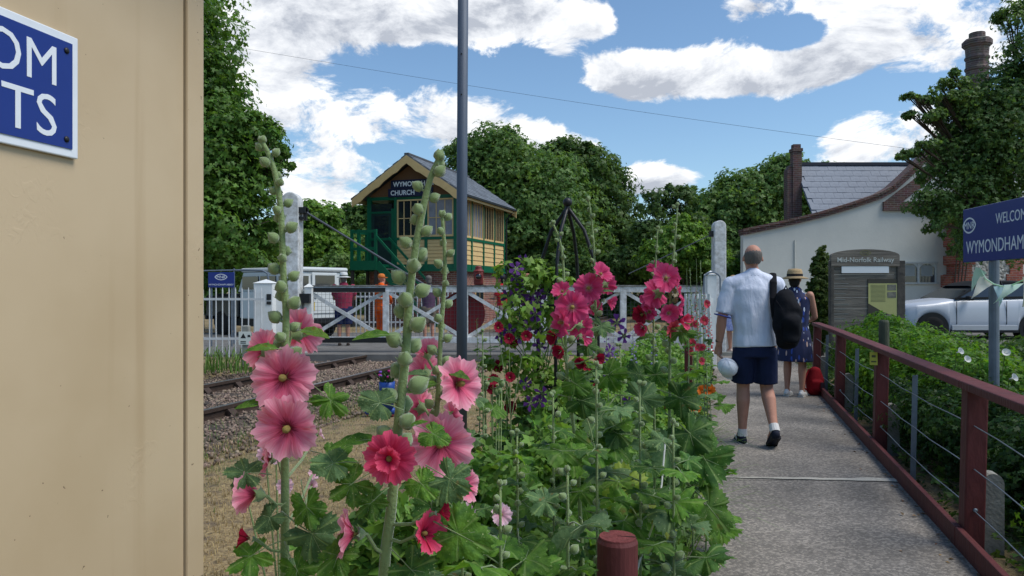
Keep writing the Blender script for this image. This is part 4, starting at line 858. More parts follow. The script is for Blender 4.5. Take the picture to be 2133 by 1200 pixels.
    m = MB()
    for i in range(9): m.box((-.42 + random.uniform(-.01, .01), -.0225, 1.58 - i * .085 - (.02 if i > 3 else 0)), (random.uniform(.16, .3), .002, .012))
    m.build('faded_text_lines', mat('faded_line', (126, 126, 120), .8), nb)
    po = MB().box((.3, -.03, 1.16), (.5, .012, .84)).build('poster', mat('poster_dark', (74, 68, 56), .5, .6, 9, (54, 52, 46)), nb)
    YL = mat('poster_yellow', (186, 182, 118), .5, .4, 6, (162, 160, 104)); PIC = mat('poster_picture', (82, 80, 76), .5, .9, 14, (140, 136, 120))
    MB().prism([(.055, -.038, 1.15), (.055, -.038, 1.5), (.545, -.038, 1.5), (.545, -.038, .92), (.32, -.038, .99)], (0, 0, 0), (0, .002, 0)).build('sheet', YL, po)
    for (x, z, a, c_) in ((.45, 1.43, .15, .1), (.45, 1.3, .15, .1), (.2, .92, .1, .12), (.43, .9, .12, .12)): MB().box((x, -.0395, z), (a, .003, c_)).build('picture', PIC, po)
    m = MB()
    for i in range(14): m.box((.22, -.0385, 1.47 - i * .022), (.25, .002, .007))
    m.build('print_lines', mat('print_grey', (96, 94, 66), .7), po)
    # green round post in the bushes, near the board
    g_ = thing('timber_post', 'round grey green timber post standing in the privet behind the handrail', 'post', (P(1841, 0, 7.6).x, 7.6, 0)); m = MB(); m.lathe([(.052, 0), (.05, 1.0), (.048, 1.07), (.04, 1.09)], n=14); m.build('shaft', mat('mossy_timber', (84, 88, 72), .9, .9, 8, (62, 66, 54), .4, 30, stretch=(1, 1, .3)), g_)
build_signs()
# ------------------------------------------------------------------ red handrail fence by the path
def build_rail_fence():
    t = thing('handrail_fence', 'dark red wooden handrail fence with wires along the right edge of the path', 'fence', (pr(4), 4, 0)); o = Vector(t.location)
    off = -.02; rz = -math.atan(PSL); ys = [-.7, 1.62, 3.98, 6.34, 8.58, 10.75]
    def pt(y, z, dx=0): return Vector((pr(y) + off + dx, y, z)) - o
    for y in ys:
        p = MB().box((0, 0, .445), (.1, .11, .89), ).build('post', WOODRED, t, pt(y, 0), bevel=.008); p.rotation_euler = (0, math.radians(1.3), rz)
        m = MB(); m.box((0, 0, .2), (.1, .09, .4)); m.prism([(.05 * math.cos(math.pi * k / 8), -.045, .4 + .05 * math.sin(math.pi * k / 8)) for k in range(9)], (0, 0, 0), (0, .09, 0)); s_ = m.build('concrete_spur', CONC, t, pt(y, -.02, .108)); s_.rotation_euler = (0, 0, rz)
        m = MB(); m.sm = True; m.lathe([(.012, 0), (.012, .004), (.004, .008)], (0, -.056, .24), 8, 'Y'); b = m.build('bolt', GALV, p)
    for i in range(len(ys) - 1):
        a, b = ys[i], ys[i + 1]; za, zb = .885 + .006 * math.sin(i * 2.1), .885 + .006 * math.sin(i * 2.1 + 2.1)
        MB().bar(pt(a - (.06 if i == 0 else -.004), za + .02), pt(b - .0, zb + .02), .115, .045).build('handrail', WOODRED, t, bevel=.008)
        MB().bar(pt(a, .075, -.068), pt(b - .004, .075, -.068), .035, .125).build('kick_rail', WOODRED, t, bevel=.006)
        for z in (.24, .46, .69):
            k = [pt(a + (b - a) * u / 6, z - .018 * math.sin(math.pi * u / 6) + (.004 * math.sin(9 * u)), .0) for u in range(7)]; MB().tube(k, .0032, 5).build('wire', GALV, t)
        y = (a + b) / 2 + .1; m = MB(); m.box((0, 0, .4), (.035, .006, .8)); m.box((.015, .015, .4), (.006, .03, .8)); d = m.build('dropper', GALV, t, pt(y, 0, .012)); d.rotation_euler = (0, .02, rz)
    s_ = thing('yellow_tag', 'small yellow notice plate hanging on the red handrail post', 'notice', pt(6.34, .82, -.06) + o, rz); MB().box((0, -.058, 0), (.06, .006, .11)).build('plate', mat('notice_yellow', (206, 200, 84), .5, .3, 20), s_); m = MB(); m.box((-.0, -.0625, .02), (.03, .002, .02)); m.box((0, -.0625, -.025), (.04, .002, .012)); m.build('print_marks', mat('print_grey', (96, 94, 66)), s_)
build_rail_fence()
# ------------------------------------------------------------------ lamp post, wire, obelisk, bollards, boot planter
def build_bits():
    b = P(962, 0, 7.0); t = thing('lamp_post', 'tall plain grey steel lamp column rising out of the flower bed', 'lamp post', (b.x, 7.0, 0)); m = MB(); m.sm = True; m.tube([(0, 0, -.1), (.0, 0, 2.2), (.018, 0, 5.2)], .05, 20); m.build('column', mat('dull_grey_steel', (88, 98, 112), .6, .6, 5, (70, 78, 92), .08, 80, metal=.2, stretch=(1, 1, .2)), t)
    for z in (3.62, 3.24): m = MB(); m.lathe([(.008, 0), (.008, .006)], (0, -.048, z), 8, 'Y'); m.build('bolt_hole', BLACKM, t)
    m = MB(); m.tube([(.018, 0, 5.2), (.05, -.1, 5.5), (.1, -.5, 5.6)], [.045, .04, .035], 12); m.box((.1, -.75, 5.6), (.2, .55, .1)); m.build('lamp_head', GALV, t)
    pts = []
    for k in range(25):
        u = k / 24; px = 430 + u * 1640; py = 88 + 245 * u + 10 * math.sin(math.pi * u); pts.append(P(px, py, 24 - 4 * u))
    o = MB().tube(pts, .0045, 5).build('overhead_wire', mat('wire_black', (70, 76, 86), .6)); tag(o, 'thin black overhead wire strung from the sycamore to the house', 'wire')
    # obelisk
    Z = 4.4; c = P(1182, 0, Z); t = thing('garden_obelisk', 'black metal garden obelisk carrying purple clematis', 'obelisk', (c.x, Z, 0), .35); h = CAMZ + (600 - 432) / FPX * Z; r = .19
    for k in range(4):
        a = math.pi / 4 + k * math.pi / 2; m = MB(); m.sm = True; m.tube([(r * math.cos(a) * f, r * math.sin(a) * f, z) for f, z in ((1, 0), (1, 1.3), (.97, 1.45), (.85, 1.6), (.55, 1.76), (.12, h - .03), (.0, h))], .011, 8); m.build('leg', BLACKM, t)
    for z in (.85, 1.32): m = MB(); m.tube([(r * math.cos(2 * math.pi * k / 24), r * math.sin(2 * math.pi * k / 24), z) for k in range(25)], .008, 6, cap=False); m.build('ring', BLACKM, t)
    m = MB(); m.sm = True; m.ball((0, 0, h + .03), .028, 12, 8); m.tube([(0, 0, h - .04), (0, 0, h + .02)], .014, 8); m.build('finial', BLACKM, t)
    # round bollard and square post of the bed edge
    b = P(1286, 0, 1.95); t = thing('timber_bollard', 'round red brown timber bollard with a cracked flat top at the bed edge', 'bollard', (b.x, 1.95, 0)); zt = CAMZ - (1118 - 600) / FPX * 1.95; m = MB(); m.lathe([(.055, -.1), (.0535, zt - .012), (.049, zt - .003), (.0485, zt)], n=28); m.build('shaft', WOODRED, t); m = MB(); m.lathe([(.0484, zt - .001), (.0475, zt + .002)], n=28); e = m.build('end_grain', mat('red_end_grain', (124, 62, 60), .8, .8, 30, (92, 42, 42), .5, 60), t); m = MB(); m.prism([(.0, -.001, 0), (.046, -.012, 0), (.046, -.007, 0)], (0, 0, 0), (0, 0, .0012)); m.build('split_crack', mat('crack_dirt', (34, 31, 28)), e, (0, 0, zt + .002))
    t = thing('timber_post', 'square red brown timber post among the red flowers beside the path', 'post', (P(1434, 0, 8.2).x, 8.2, 0), -TA); MB().box((0, 0, .44), (.085, .085, .9)).build('shaft', WOODRED, t, bevel=.006)
    # blue boot planter
    t = thing('boot_planter', 'blue plastic pot of small flowers standing on a blue clog on the dry grass', 'planter', (P(806, 0, 8.2).x, 8.2, 0)); BL = mat('blue_plastic', (34, 72, 148), .45, .3, 9, (28, 58, 120))
    m = MB(); m.sm = True; m.lathe([(.075, .08), (.075, .26), (.085, .3), (.09, .38), (.075, .38), (.07, .32)], n=20); m.build('pot', BL, t)
    me = remesh([[(-.2, 0, .05, .05, .045), (-.12, 0, .055, .06, .05), (-.02, 0, .05, .05, .05), (.06, 0, .055, .045, .05)], [(0, 0, .06, .045), (0, 0, .12, .05)]], .012, 'clog', BL); obj('clog', me, t); MB().box((-.07, 0, .012), (.3, .1, .024)).build('sole', mat('sole_red', (110, 40, 44), .7), t, bevel=.01)
    FP = [mat('bloom_' + n, c, .7, trans=.3) for n, c in (('magenta', (190, 50, 130)), ('violet', (130, 90, 190)))]; LG = mat('pot_leaf', (70, 100, 46), .6, trans=.3)
    m = MB()
    for k in range(26): a = random.uniform(0, 6.28); q = Vector((math.cos(a) * .06, math.sin(a) * .06, .38)); e = q + Vector((random.gauss(0, .05), random.gauss(0, .05), random.uniform(.03, .14))); m.bar(q, e, .02, .002)
    stuff(m.build('leaves', LG, t))
    for k in range(9): m = MB(); a = random.uniform(0, 6.28); m.ball((math.cos(a) * .08, math.sin(a) * .08, .44 + random.uniform(0, .08)), (.022, .022, .014), 8, 5); m.build('flower', FP[k % 2], t)
build_bits()
# ------------------------------------------------------------------ vehicles
def wheel(parent, c, r, w, rim):
    """tyre and rim, axle along local y"""
    m = MB(); m.sm = True; m.lathe([(r * .62, -w / 2), (r * .9, -w / 2), (r, -w * .36), (r, w * .36), (r * .9, w / 2), (r * .62, w / 2)], c, 28, 'Y'); o = m.build('wheel', RUBBER, parent)
    m = MB(); m.lathe([(r * .64, -w * .42), (r * .6, w * .40), (r * .56, w * .30), (r * .12, w * .34), (r * .1, w * .4)], c, 28, 'Y'); m.build('rim', rim, o)
    m = MB()
    for k in range(5): a = 2 * math.pi * k / 5; m.bar((c[0], c[1] - w * .42, c[2]), (c[0] + math.cos(a) * r * .58, c[1] - w * .42, c[2] + math.sin(a) * r * .58), .05, .03, up=(0, 1, 0))
    m.build('spokes', mat('alloy', (120, 122, 126), .35, metal=.7), o); return o
def build_crossover():
    PAINT = mat('white_car_paint', (192, 198, 208), .25, spec=.6); GL = mat('car_glass', (30, 36, 42), .05, spec=1.); TR = mat('black_trim', (24, 24, 26), .5); AL = mat('dark_rim', (70, 72, 76), .4, metal=.6)
    fx = P(1905, 0, 20.6).x; t = thing('parked_car', 'white crossover car with dark roof parked in front of the house', 'car', (fx, 20.6, 0))
    # local x: 0 = front wheel, + towards the rear; y: half width .9, near side = -.9
    wb = 2.72; st = np.linspace(-.85, 3.55, 45)
    def top(x):   # lower body top (bonnet, belt)
        k = [(-.85, .68), (-.8, .86), (-.6, .98), (0, 1.05), (.55, 1.12), (.75, 1.15), (2.0, 1.17), (3.2, 1.22), (3.4, 1.18), (3.55, .9)]
        return float(np.interp(x, [a for a, _ in k], [b for _, b in k]))
    def half(x): return float(np.interp(x, [-.85, -.7, -.4, .2, 3.0, 3.4, 3.55], [.55, .78, .88, .92, .92, .86, .72]))
    def bottom(x):
        b = .26
        for wx in (0, wb):
            d = abs(x - wx)
            if d < .43: b = max(b, .34 + math.sqrt(max(.43 ** 2 - d * d, 0)) * .98)
        return b
    xs = sorted(set(list(st) + [w_ + s_ * k for w_ in (0, wb) for s_ in (-1, 1) for k in (.43, .42, .39, .34, .26, .16, .06)])); secs = []
    for x in xs:
        h, zt, zb = half(x), top(x), bottom(x); zb = min(zb, zt - .1); sh = zt - .10
        pr_ = [(h * .96, zb), (h, zb + (sh - zb) * .35), (h * .985, zb + (sh - zb) * .75), (h * .955, sh), (h * .86, zt - .015), (h * .4, zt + .01)]
        secs.append([(x, -a, z) for a, z in pr_] + [(x, a, z) for a, z in pr_[::-1]])
    m = MB(); m.sm = True; n = 12; vs = [v for s_ in secs for v in s_]; fs = []
    for i in range(len(secs) - 1):
        for j in range(n): fs.append((i * n + j, i * n + (j + 1) % n, (i + 1) * n + (j + 1) % n, (i + 1) * n + j))
    fs += [tuple(range(n)), tuple(len(vs) - 1 - j for j in range(n))]; m.add(vs, fs); m.build('body', PAINT, t)
    # cabin glass and roof
    g = [(.62, 1.13, 1.14), (1.0, 1.15, 1.36), (1.35, 1.15, 1.53), (1.75, 1.16, 1.60), (2.3, 1.17, 1.60), (2.9, 1.19, 1.54), (3.25, 1.2, 1.38), (3.42, 1.2, 1.22)]
    m = MB(); m.sm = False; vs = []; fs = []
    for (x, zb, zt) in g: hh = .83 - .16 * (zt - zb) / .45; vs += [(x, -.84, zb - .03), (x, -hh, zt), (x, hh, zt), (x, .84, zb - .03)]
    for i in range(len(g) - 1):
        for j in range(3): fs.append((i * 4 + j, i * 4 + j + 1, (i + 1) * 4 + j + 1, (i + 1) * 4 + j))
    m.add(vs, fs); m.build('glasshouse', GL, t)
    m = MB(); m.sm = True; vs = []; fs = []
    for (x, zt) in ((1.15, 1.47), (1.4, 1.56), (1.8, 1.615), (2.3, 1.615), (2.9, 1.56), (3.3, 1.40)): hh = .70; vs += [(x, -hh, zt - .02), (x, -hh * .8, zt + .012), (x, hh * .8, zt + .012), (x, hh, zt - .02)]
    for i in range(5):
        for j in range(3): fs.append((i * 4 + j, i * 4 + j + 1, (i + 1) * 4 + j + 1, (i + 1) * 4 + j))
    m.add(vs, fs); m.build('roof', TR, t)
    for (a, b) in (((.66, -.845, 1.14), (1.42, -.705, 1.56)), ((1.98, -.848, 1.16), (1.92, -.70, 1.6)), ((3.36, -.82, 1.2), (2.95, -.70, 1.54)), ((1.42, -.705, 1.56), (2.95, -.705, 1.57)), ((.62, -.85, 1.14), (3.35, -.85, 1.19))): MB().bar(a, b, .03, .05).build('window_trim', TR, t)
    # door lines, handles, mirror, sill
    for x in (.62, 1.95, 2.98): m = MB(); m.box((x, -.918, .76), (.008, .02, .62)); m.build('door_gap', TR, t)
    for x in (1.66, 2.74): MB().box((x, -.925, .98), (.2, .03, .03)).build('door_handle', PAINT, t, bevel=.01)
    o = MB().box((.92, -1.0, 1.15), (.16, .17, .12)).build('door_mirror', TR, t, bevel=.03)
    MB().box((1.36, -.92, .36), (1.75, .04, .13)).build('sill_trim', mat('sill_silver', (176, 180, 184), .4), t, bevel=.01); MB().box((1.36, -.895, .27), (1.8, .06, .08)).build('skirt', TR, t)
    for wx in (0, wb):
        m = MB(); m.lathe([(.425, 0), (.425, .3)], (wx, -.60, .34), 28, 'Y'); m.build('wheel_arch', TR, t)
        wheel(t, (wx, -.80, .34), .335, .22, AL); wheel(t, (wx, .80, .34), .335, .22, AL)
    MB().box((-.72, -.62, .82), (.12, .3, .1)).build('headlight', GL, t, bevel=.02)
build_crossover()
def build_landrover():
    WH = mat('off_white_car_paint', (206, 210, 208), .35, .3, 4, (188, 192, 190), spec=.5); BK = mat('black_wing', (26, 28, 32), .35, spec=.6); GL = MATS['car_glass']; TR = MATS['black_trim']; AL = mat('steel_rim', (120, 122, 122), .5, metal=.4)  # wings and bonnet near black, body and roof off-white
    fr = Vector((-.80, .60, 0)); c = Vector((P(566, 0, 21.6).x, 21.8, 0)); rz = math.atan2(fr.y, fr.x)
    t = thing('parked_car', 'boxy white four wheel drive with black wings behind the crossing gate', 'car', c, rz)    # local +x forward, rear at -x
    def B(name, cc, d, m, par=t, bev=.03): return MB().box(cc, d).build(name, m, par, bevel=bev)
    B('body', (-.95, 0, .92), (2.7, 1.72, .76), WH); B('wing', (1.35, 0, .88), (1.7, 1.70, .62), BK); B('bonnet', (1.3, 0, 1.215), (1.5, 1.3, .07), BK); B('chassis', (0, 0, .42), (4.2, 1.3, .22), TR, bev=0)
    m = MB(); m.prism([(.62, -.84, 1.3), (.30, -.80, 1.86), (-2.26, -.80, 1.86), (-2.29, -.84, 1.3)], (0, 0, 0), (0, 1.62, 0)); m.build('cab', WH, t, bevel=.02); B('roof', (-.95, 0, 1.93), (2.75, 1.66, .12), WH, bev=.05)
    for y in (-.855, .815):
        for (x0, x1) in ((-.45, .32), (-1.25, -.55), (-2.1, -1.4)): B('side_window', ((x0 + x1) / 2, y + .01, 1.57), (x1 - x0, .03, .36), GL, bev=.0)
    m = MB(); m.prism([(.615, -.72, 1.36), (.34, -.72, 1.82), (.33, -.72, 1.82), (.6, -.72, 1.36)], (0, 0, 0), (.02, 1.44, 0)); m.build('windscreen', GL, t)
    d = B('rear_door', (-2.31, 0, 1.28), (.03, .86, 1.12), WH, bev=.02); B('door_window', (-2.33, 0, 1.60), (.02, .66, .34), GL, d, .0); B('door_handle', (-2.335, .32, 1.2), (.03, .06, .12), TR, d, .0)
    for y in (-.62, .62): B('quarter_window', (-2.305, y, 1.58), (.02, .16, .34), GL, bev=.0)
    for y in (-.72, .72): B('rear_light', (-2.32, y, 1.0), (.04, .09, .3), mat('lamp_dark_red', (120, 26, 24), .3), bev=.01)
    p = B('number_plate', (-2.325, .50, .92), (.012, .3, .24), mat('plate_yellow', (206, 172, 44), .5), bev=0)
    m = MB()
    for r in range(2):
        for k in range(3): m.box((-2.3325, .42 + k * .08, .97 - r * .1), (.003, .05, .06))
    m.build('plate_marks', TR, p); B('rear_bumper', (-2.32, 0, .52), (.14, 1.7, .16), TR)
    m = MB(); m.sm = True; m.lathe([(.36, 0), (.37, .08), (.34, .16), (.1, .17)], (-2.32, -.25, 1.05), 24, R=Matrix.Rotation(-math.pi / 2, 3, 'Y')) if False else None
    for x in (1.38, -1.42):
        for y in (-.74, .74): wheel(t, (x, y, .39), .39, .22, AL)
    B('front_bumper', (2.22, 0, .55), (.12, 1.7, .16), TR)
build_landrover()
# ------------------------------------------------------------------ hollyhocks
def petal_material(name, inner, mid, outer, throat=(150, 150, 70)):
    m = bpy.data.materials.new(name); m.use_nodes = True; N = m.node_tree.nodes; L = m.node_tree.links; b = N['Principled BSDF']; b.inputs['Roughness'].default_value = .65; b.inputs['Specular IOR Level'].default_value = .2
    uv = N.new('ShaderNodeUVMap'); sp = N.new('ShaderNodeSeparateXYZ'); L.new(uv.outputs[0], sp.inputs[0])
    cr = N.new('ShaderNodeValToRGB'); e = cr.color_ramp; e.elements[0].position = .05; e.elements[0].color = (*lin(throat), 1); e.elements[1].position = 1.; e.elements[1].color = (*lin(outer), 1)
    for p_, c in ((.17, inner), (.36, mid), (.7, tuple(.5 * a + .5 * c_ for a, c_ in zip(mid, outer)))): k = e.elements.new(p_); k.color = (*lin(c), 1)
    w = N.new('ShaderNodeTexNoise'); w.noise_dimensions = '2D'; w.inputs['Scale'].default_value = 1; cb = N.new('ShaderNodeCombineXYZ')
    m1 = N.new('ShaderNodeMath'); m1.operation = 'MULTIPLY'; m1.inputs[1].default_value = 26; L.new(sp.outputs[1], m1.inputs[0]); m2 = N.new('ShaderNodeMath'); m2.operation = 'MULTIPLY'; m2.inputs[1].default_value = 2.2; L.new(sp.outputs[0], m2.inputs[0]); L.new(m1.outputs[0], cb.inputs[0]); L.new(m2.outputs[0], cb.inputs[1]); L.new(cb.outputs[0], w.inputs['Vector'])
    ad = N.new('ShaderNodeMath'); ad.operation = 'MULTIPLY_ADD'; ad.inputs[1].default_value = .5; s2 = N.new('ShaderNodeMath'); s2.operation = 'SUBTRACT'; s2.inputs[1].default_value = .5; L.new(w.outputs['Fac'], s2.inputs[0]); L.new(s2.outputs[0], ad.inputs[0]); L.new(sp.outputs[0], ad.inputs[2]); L.new(ad.outputs[0], cr.inputs[0])
    L.new(cr.outputs[0], b.inputs['Base Color']); t = N.new('ShaderNodeBsdfTranslucent'); L.new(cr.outputs[0], t.inputs[0]); ms = N.new('ShaderNodeMixShader'); ms.inputs[0].default_value = .42; L.new(b.outputs[0], ms.inputs[1]); L.new(t.outputs[0], ms.inputs[2]); L.new(ms.outputs[0], N['Material Output'].inputs[0])
    bp = N.new('ShaderNodeBump'); bp.inputs['Strength'].default_value = .35; bp.inputs['Distance'].default_value = .004; L.new(w.outputs['Fac'], bp.inputs['Height']); L.new(bp.outputs[0], b.inputs['Normal'])
    return m
PM = {'pink': petal_material('pink_petal', (160, 44, 72), (230, 96, 134), (248, 180, 196), (104, 60, 40)),
      'deep': petal_material('deep_pink_petal', (104, 14, 34), (206, 40, 84), (236, 96, 130), (110, 50, 40)),
      'magenta': petal_material('magenta_petal', (214, 130, 156), (208, 54, 108), (224, 92, 138), (190, 190, 96)),
      'crimson': petal_material('crimson_petal', (70, 6, 22), (138, 14, 44), (160, 28, 58), (120, 110, 50)),
      'pale': petal_material('pale_pink_petal', (214, 150, 170), (230, 176, 196), (240, 206, 220), (190, 190, 120)),
      'purple': petal_material('purple_petal', (84, 34, 96), (88, 44, 118), (110, 64, 142), (150, 140, 90)),
      'coral': petal_material('coral_petal', (160, 40, 56), (206, 62, 84), (222, 96, 112), (190, 150, 80)),
      'orange': petal_material('orange_petal', (180, 70, 20), (226, 110, 30), (236, 140, 60), (200, 160, 50)),
      'lilac': petal_material('lilac_petal', (120, 110, 180), (150, 140, 206), (186, 180, 224), (160, 160, 120))}
def leaf2(name, c1, c2, trans):
    m = bpy.data.materials.new(name); m.use_nodes = True; N = m.node_tree.nodes; L = m.node_tree.links; b = N['Principled BSDF']; b.inputs['Roughness'].default_value = .62; b.inputs['Specular IOR Level'].default_value = .25
    tc = N.new('ShaderNodeTexCoord'); sp = N.new('ShaderNodeSeparateXYZ'); L.new(tc.outputs['Object'], sp.inputs[0]); oi = N.new('ShaderNodeObjectInfo')
    def M(op, a, c=0.): 
        n = N.new('ShaderNodeMath'); n.operation = op
        for i, v in ((0, a), (1, c)):
            if isinstance(v, (int, float)): n.inputs[i].default_value = v
            else: L.new(v, n.inputs[i])
        return n.outputs[0]
    def rg(f, a, c, lo=0., hi=1.): r = N.new('ShaderNodeMapRange'); L.new(f, r.inputs[0]); r.inputs[1].default_value = a; r.inputs[2].default_value = c; r.inputs[3].default_value = lo; r.inputs[4].default_value = hi; return r.outputs[0]
    def mix(f, a, c):
        x = N.new('ShaderNodeMix'); x.data_type = 'RGBA'; L.new(f, x.inputs[0])
        for i, v in ((6, a), (7, c)):
            if isinstance(v, tuple): x.inputs[i].default_value = (*lin(v), 1)
            else: L.new(v, x.inputs[i])
        return x.outputs[2]
    ang = M('ARCTAN2', sp.outputs[0], M('SUBTRACT', sp.outputs[1], .7)); vein = rg(M('ABSOLUTE', M('COSINE', M('MULTIPLY', ang, 2.688))), .975, 1.)
    ad = N.new('ShaderNodeVectorMath'); L.new(tc.outputs['Object'], ad.inputs[0]); cb = N.new('ShaderNodeCombineXYZ'); L.new(M('MULTIPLY', oi.outputs['Random'], 40.), cb.inputs[0]); L.new(cb.outputs[0], ad.inputs[1])
    def noise(sc, det): n = N.new('ShaderNodeTexNoise'); n.inputs['Scale'].default_value = sc; n.inputs['Detail'].default_value = det; L.new(ad.outputs[0], n.inputs['Vector']); return n.outputs['Fac']
    col = mix(rg(noise(5, 5), .35, .65), c1, c2); col = mix(M('MULTIPLY', vein, .45), col, (150, 174, 104)); col = mix(rg(noise(22, 1), .70, .74, 0, .8), col, (176, 186, 130)); yel = rg(oi.outputs['Random'], .93, 1., 0, .5); col = mix(yel, col, (170, 168, 70)); col = mix(M('MULTIPLY', rg(noise(3.1, 4), .62, .72), rg(oi.outputs['Random'], .7, .9)), col, (128, 92, 48))
    h = N.new('ShaderNodeHueSaturation'); L.new(col, h.inputs['Color']); L.new(rg(M('FRACT', M('MULTIPLY', oi.outputs['Random'], 17.3)), 0, 1, .72, 1.25), h.inputs['Value']); col = h.outputs[0]
    L.new(col, b.inputs['Base Color']); bp = N.new('ShaderNodeBump'); bp.inputs['Strength'].default_value = .5; bp.inputs['Distance'].default_value = .006; L.new(M('ADD', noise(16, 4), M('MULTIPLY', vein, -.8)), bp.inputs['Height']); L.new(bp.outputs[0], b.inputs['Normal'])
    t = N.new('ShaderNodeBsdfTranslucent'); g2 = N.new('ShaderNodeMix'); g2.data_type = 'RGBA'; g2.blend_type = 'MULTIPLY'; g2.inputs[0].default_value = 1; L.new(col, g2.inputs[6]); g2.inputs[7].default_value = (1.5, 1.45, .7, 1); L.new(g2.outputs[2], t.inputs[0]); ms = N.new('ShaderNodeMixShader'); ms.inputs[0].default_value = trans; L.new(b.outputs[0], ms.inputs[1]); L.new(t.outputs[0], ms.inputs[2]); L.new(ms.outputs[0], N['Material Output'].inputs[0]); return m
LEAFM = [leaf2('hollyhock_leaf', (102, 144, 52), (68, 108, 40), .42), leaf2('hollyhock_leaf_dull', (98, 126, 80), (70, 100, 62), .28), leaf2('hollyhock_leaf_dark', (78, 116, 48), (54, 90, 42), .36)]
STEMM = mat('hairy_stem', (132, 152, 98), .75, .5, 20, (108, 128, 80), .3, 200, trans=.06); BUDM = mat('bud_green', (150, 170, 116), .8, .7, 60, (118, 142, 90), .4, 120, trans=.15)
for _m in (STEMM, BUDM): _b = _m.node_tree.nodes['Principled BSDF']; _b.inputs['Sheen Weight'].default_value = .7; _b.inputs['Sheen Roughness'].default_value = .35
STAM = mat('stamen_cream', (208, 184, 104), .8, .5, 200, (180, 150, 80), .8, 300)
def petal_mesh(kind, seed, ruffle=.09, cup=.42, span=47, nr=8, na=13):
    r_ = random.Random(seed); ph = [r_.uniform(0, 6.28) for _ in range(6)]; V = []; UV = []
    for i in range(nr + 1):
        u = .07 + .93 * i / nr
        for j in range(na + 1):
            v = j / na * 2 - 1; a = math.radians(span) * v * (.62 + .38 * min(u * 1.7, 1))
            edge = 1 - .16 * abs(v) ** 3 + .055 * math.sin(9 * v + ph[0]) + .045 * math.sin(23 * v + ph[1]) + .02 * math.sin(41 * v + ph[5]); rr = u * (1 + (edge - 1) * u * u)
            z = cup * (u ** .62) * .75 + ruffle * u ** 2.2 * (math.sin(4.2 * v + ph[2]) + .5 * math.sin(10 * v + ph[3])) + .05 * v * u + .03 * math.sin(6 * u + ph[4])
            V.append((math.sin(a) * rr * .5, math.cos(a) * rr * .5, z * .5 + .015)); UV.append((u, (v + 1) / 2 + seed * .37))
    F = [(i * (na + 1) + j, i * (na + 1) + j + 1, (i + 1) * (na + 1) + j + 1, (i + 1) * (na + 1) + j) for i in range(nr) for j in range(na)]
    return np_mesh('petal', V, [f[::-1] for f in F], PM[kind], smooth=True, uv=UV)
PETALS = {}
def petals(kind, style):
    if (kind, style) not in PETALS:
        ru, cu, sp, k = {'open': (.125, .32, 48, 6), 'cup': (.08, .95, 46, 3), 'closed': (.05, 1.9, 40, 2), 'star': (.03, .1, 19, 2)}[style]
        PETALS[(kind, style)] = [petal_mesh(kind, i, ru, cu, sp, 9 if style != 'star' else 5, 20 if style != 'star' else 4) for i in range(k)]
    return PETALS[(kind, style)]
def _calyx():
    m = MB(); m.sm = True; m.lathe([(.012, -.20), (.03, -.16), (.09, -.11), (.13, -.05), (.16, .0), (.12, .0)], n=12)
    for k in range(5):
        a = 2 * math.pi * k / 5; m.add([(math.cos(a - .5) * .13, math.sin(a - .5) * .13, -.04), (math.cos(a + .5) * .13, math.sin(a + .5) * .13, -.04), (math.cos(a) * .26, math.sin(a) * .26, .07)], [(0, 1, 2)])
    return m.mesh('flower', BUDM)
CALYX = _calyx(); _m = MB(); _m.sm = True; _m.lathe([(.022, -.03), (.03, .06), (.055, .12), (.06, .18), (.045, .225), (.012, .245)], n=12); STAMEN = _m.mesh('stamen', STAM)
def flower(parent, pos, diam, face, kind='pink', style='open', n=5):
    q = Vector(face).normalized().to_track_quat('Z', 'Y'); q = q @ Quaternion((0, 0, 1), random.uniform(0, 6.28)); f = obj('flower', CALYX, parent, Vector(pos), rot=q, scale=diam); pm = petals(kind, style)
    for k in range(n):
        e = obj('petal', random.choice(pm), f, (0, 0, .004 * k)); e.rotation_euler = (random.uniform(-.09, .09), random.uniform(-.06, .06), 2 * math.pi * k / n + random.uniform(-.07, .07)); e.scale = (random.uniform(.95, 1.06),) * 3
    if style == 'open' and n == 5 and kind == 'deep':      # double centre
        for k in range(6): e = obj('petal', random.choice(petals(kind, 'cup')), f, (0, 0, .02)); e.rotation_euler = (.25, 0, 1.05 * k); e.scale = (.62, .62, .75)
    if style in ('open', 'cup'): obj('stamen', STAMEN, f)
    return f
def _bud(tipc=None):
    m = MB(); m.sm = True; n = 10; prof = [(.08, -.5), (.30, -.42), (.46, -.2), (.5, .02), (.42, .26), (.25, .46), (.08, .62), (.01, .7)]; vs = []; fs = []
    for i, (r, h) in enumerate(prof):
        for j in range(n): a = 2 * math.pi * j / n + .25 * i / 7; rr = r * (1 + .15 * (1 if j % 2 else -1) * min(1, (h + .5))); vs.append((math.cos(a) * rr, math.sin(a) * rr, h))
    for i in range(len(prof) - 1):
        for j in range(n): fs.append((i * n + j, i * n + (j + 1) % n, (i + 1) * n + (j + 1) % n, (i + 1) * n + j))
    m.add(vs, fs)
    for k in range(4):
        a = k * 1.57; m.add([(math.cos(a - .5) * .34, math.sin(a - .5) * .34, -.45), (math.cos(a + .5) * .34, math.sin(a + .5) * .34, -.45), (math.cos(a) * .66, math.sin(a) * .66, .05)], [(0, 1, 2)])
    m.tube([(0, 0, -1.15), (0.03, 0, -.8), (0, 0, -.45)], [.12, .1, .13], 6); return m.mesh('bud', BUDM)
BUD = _bud()
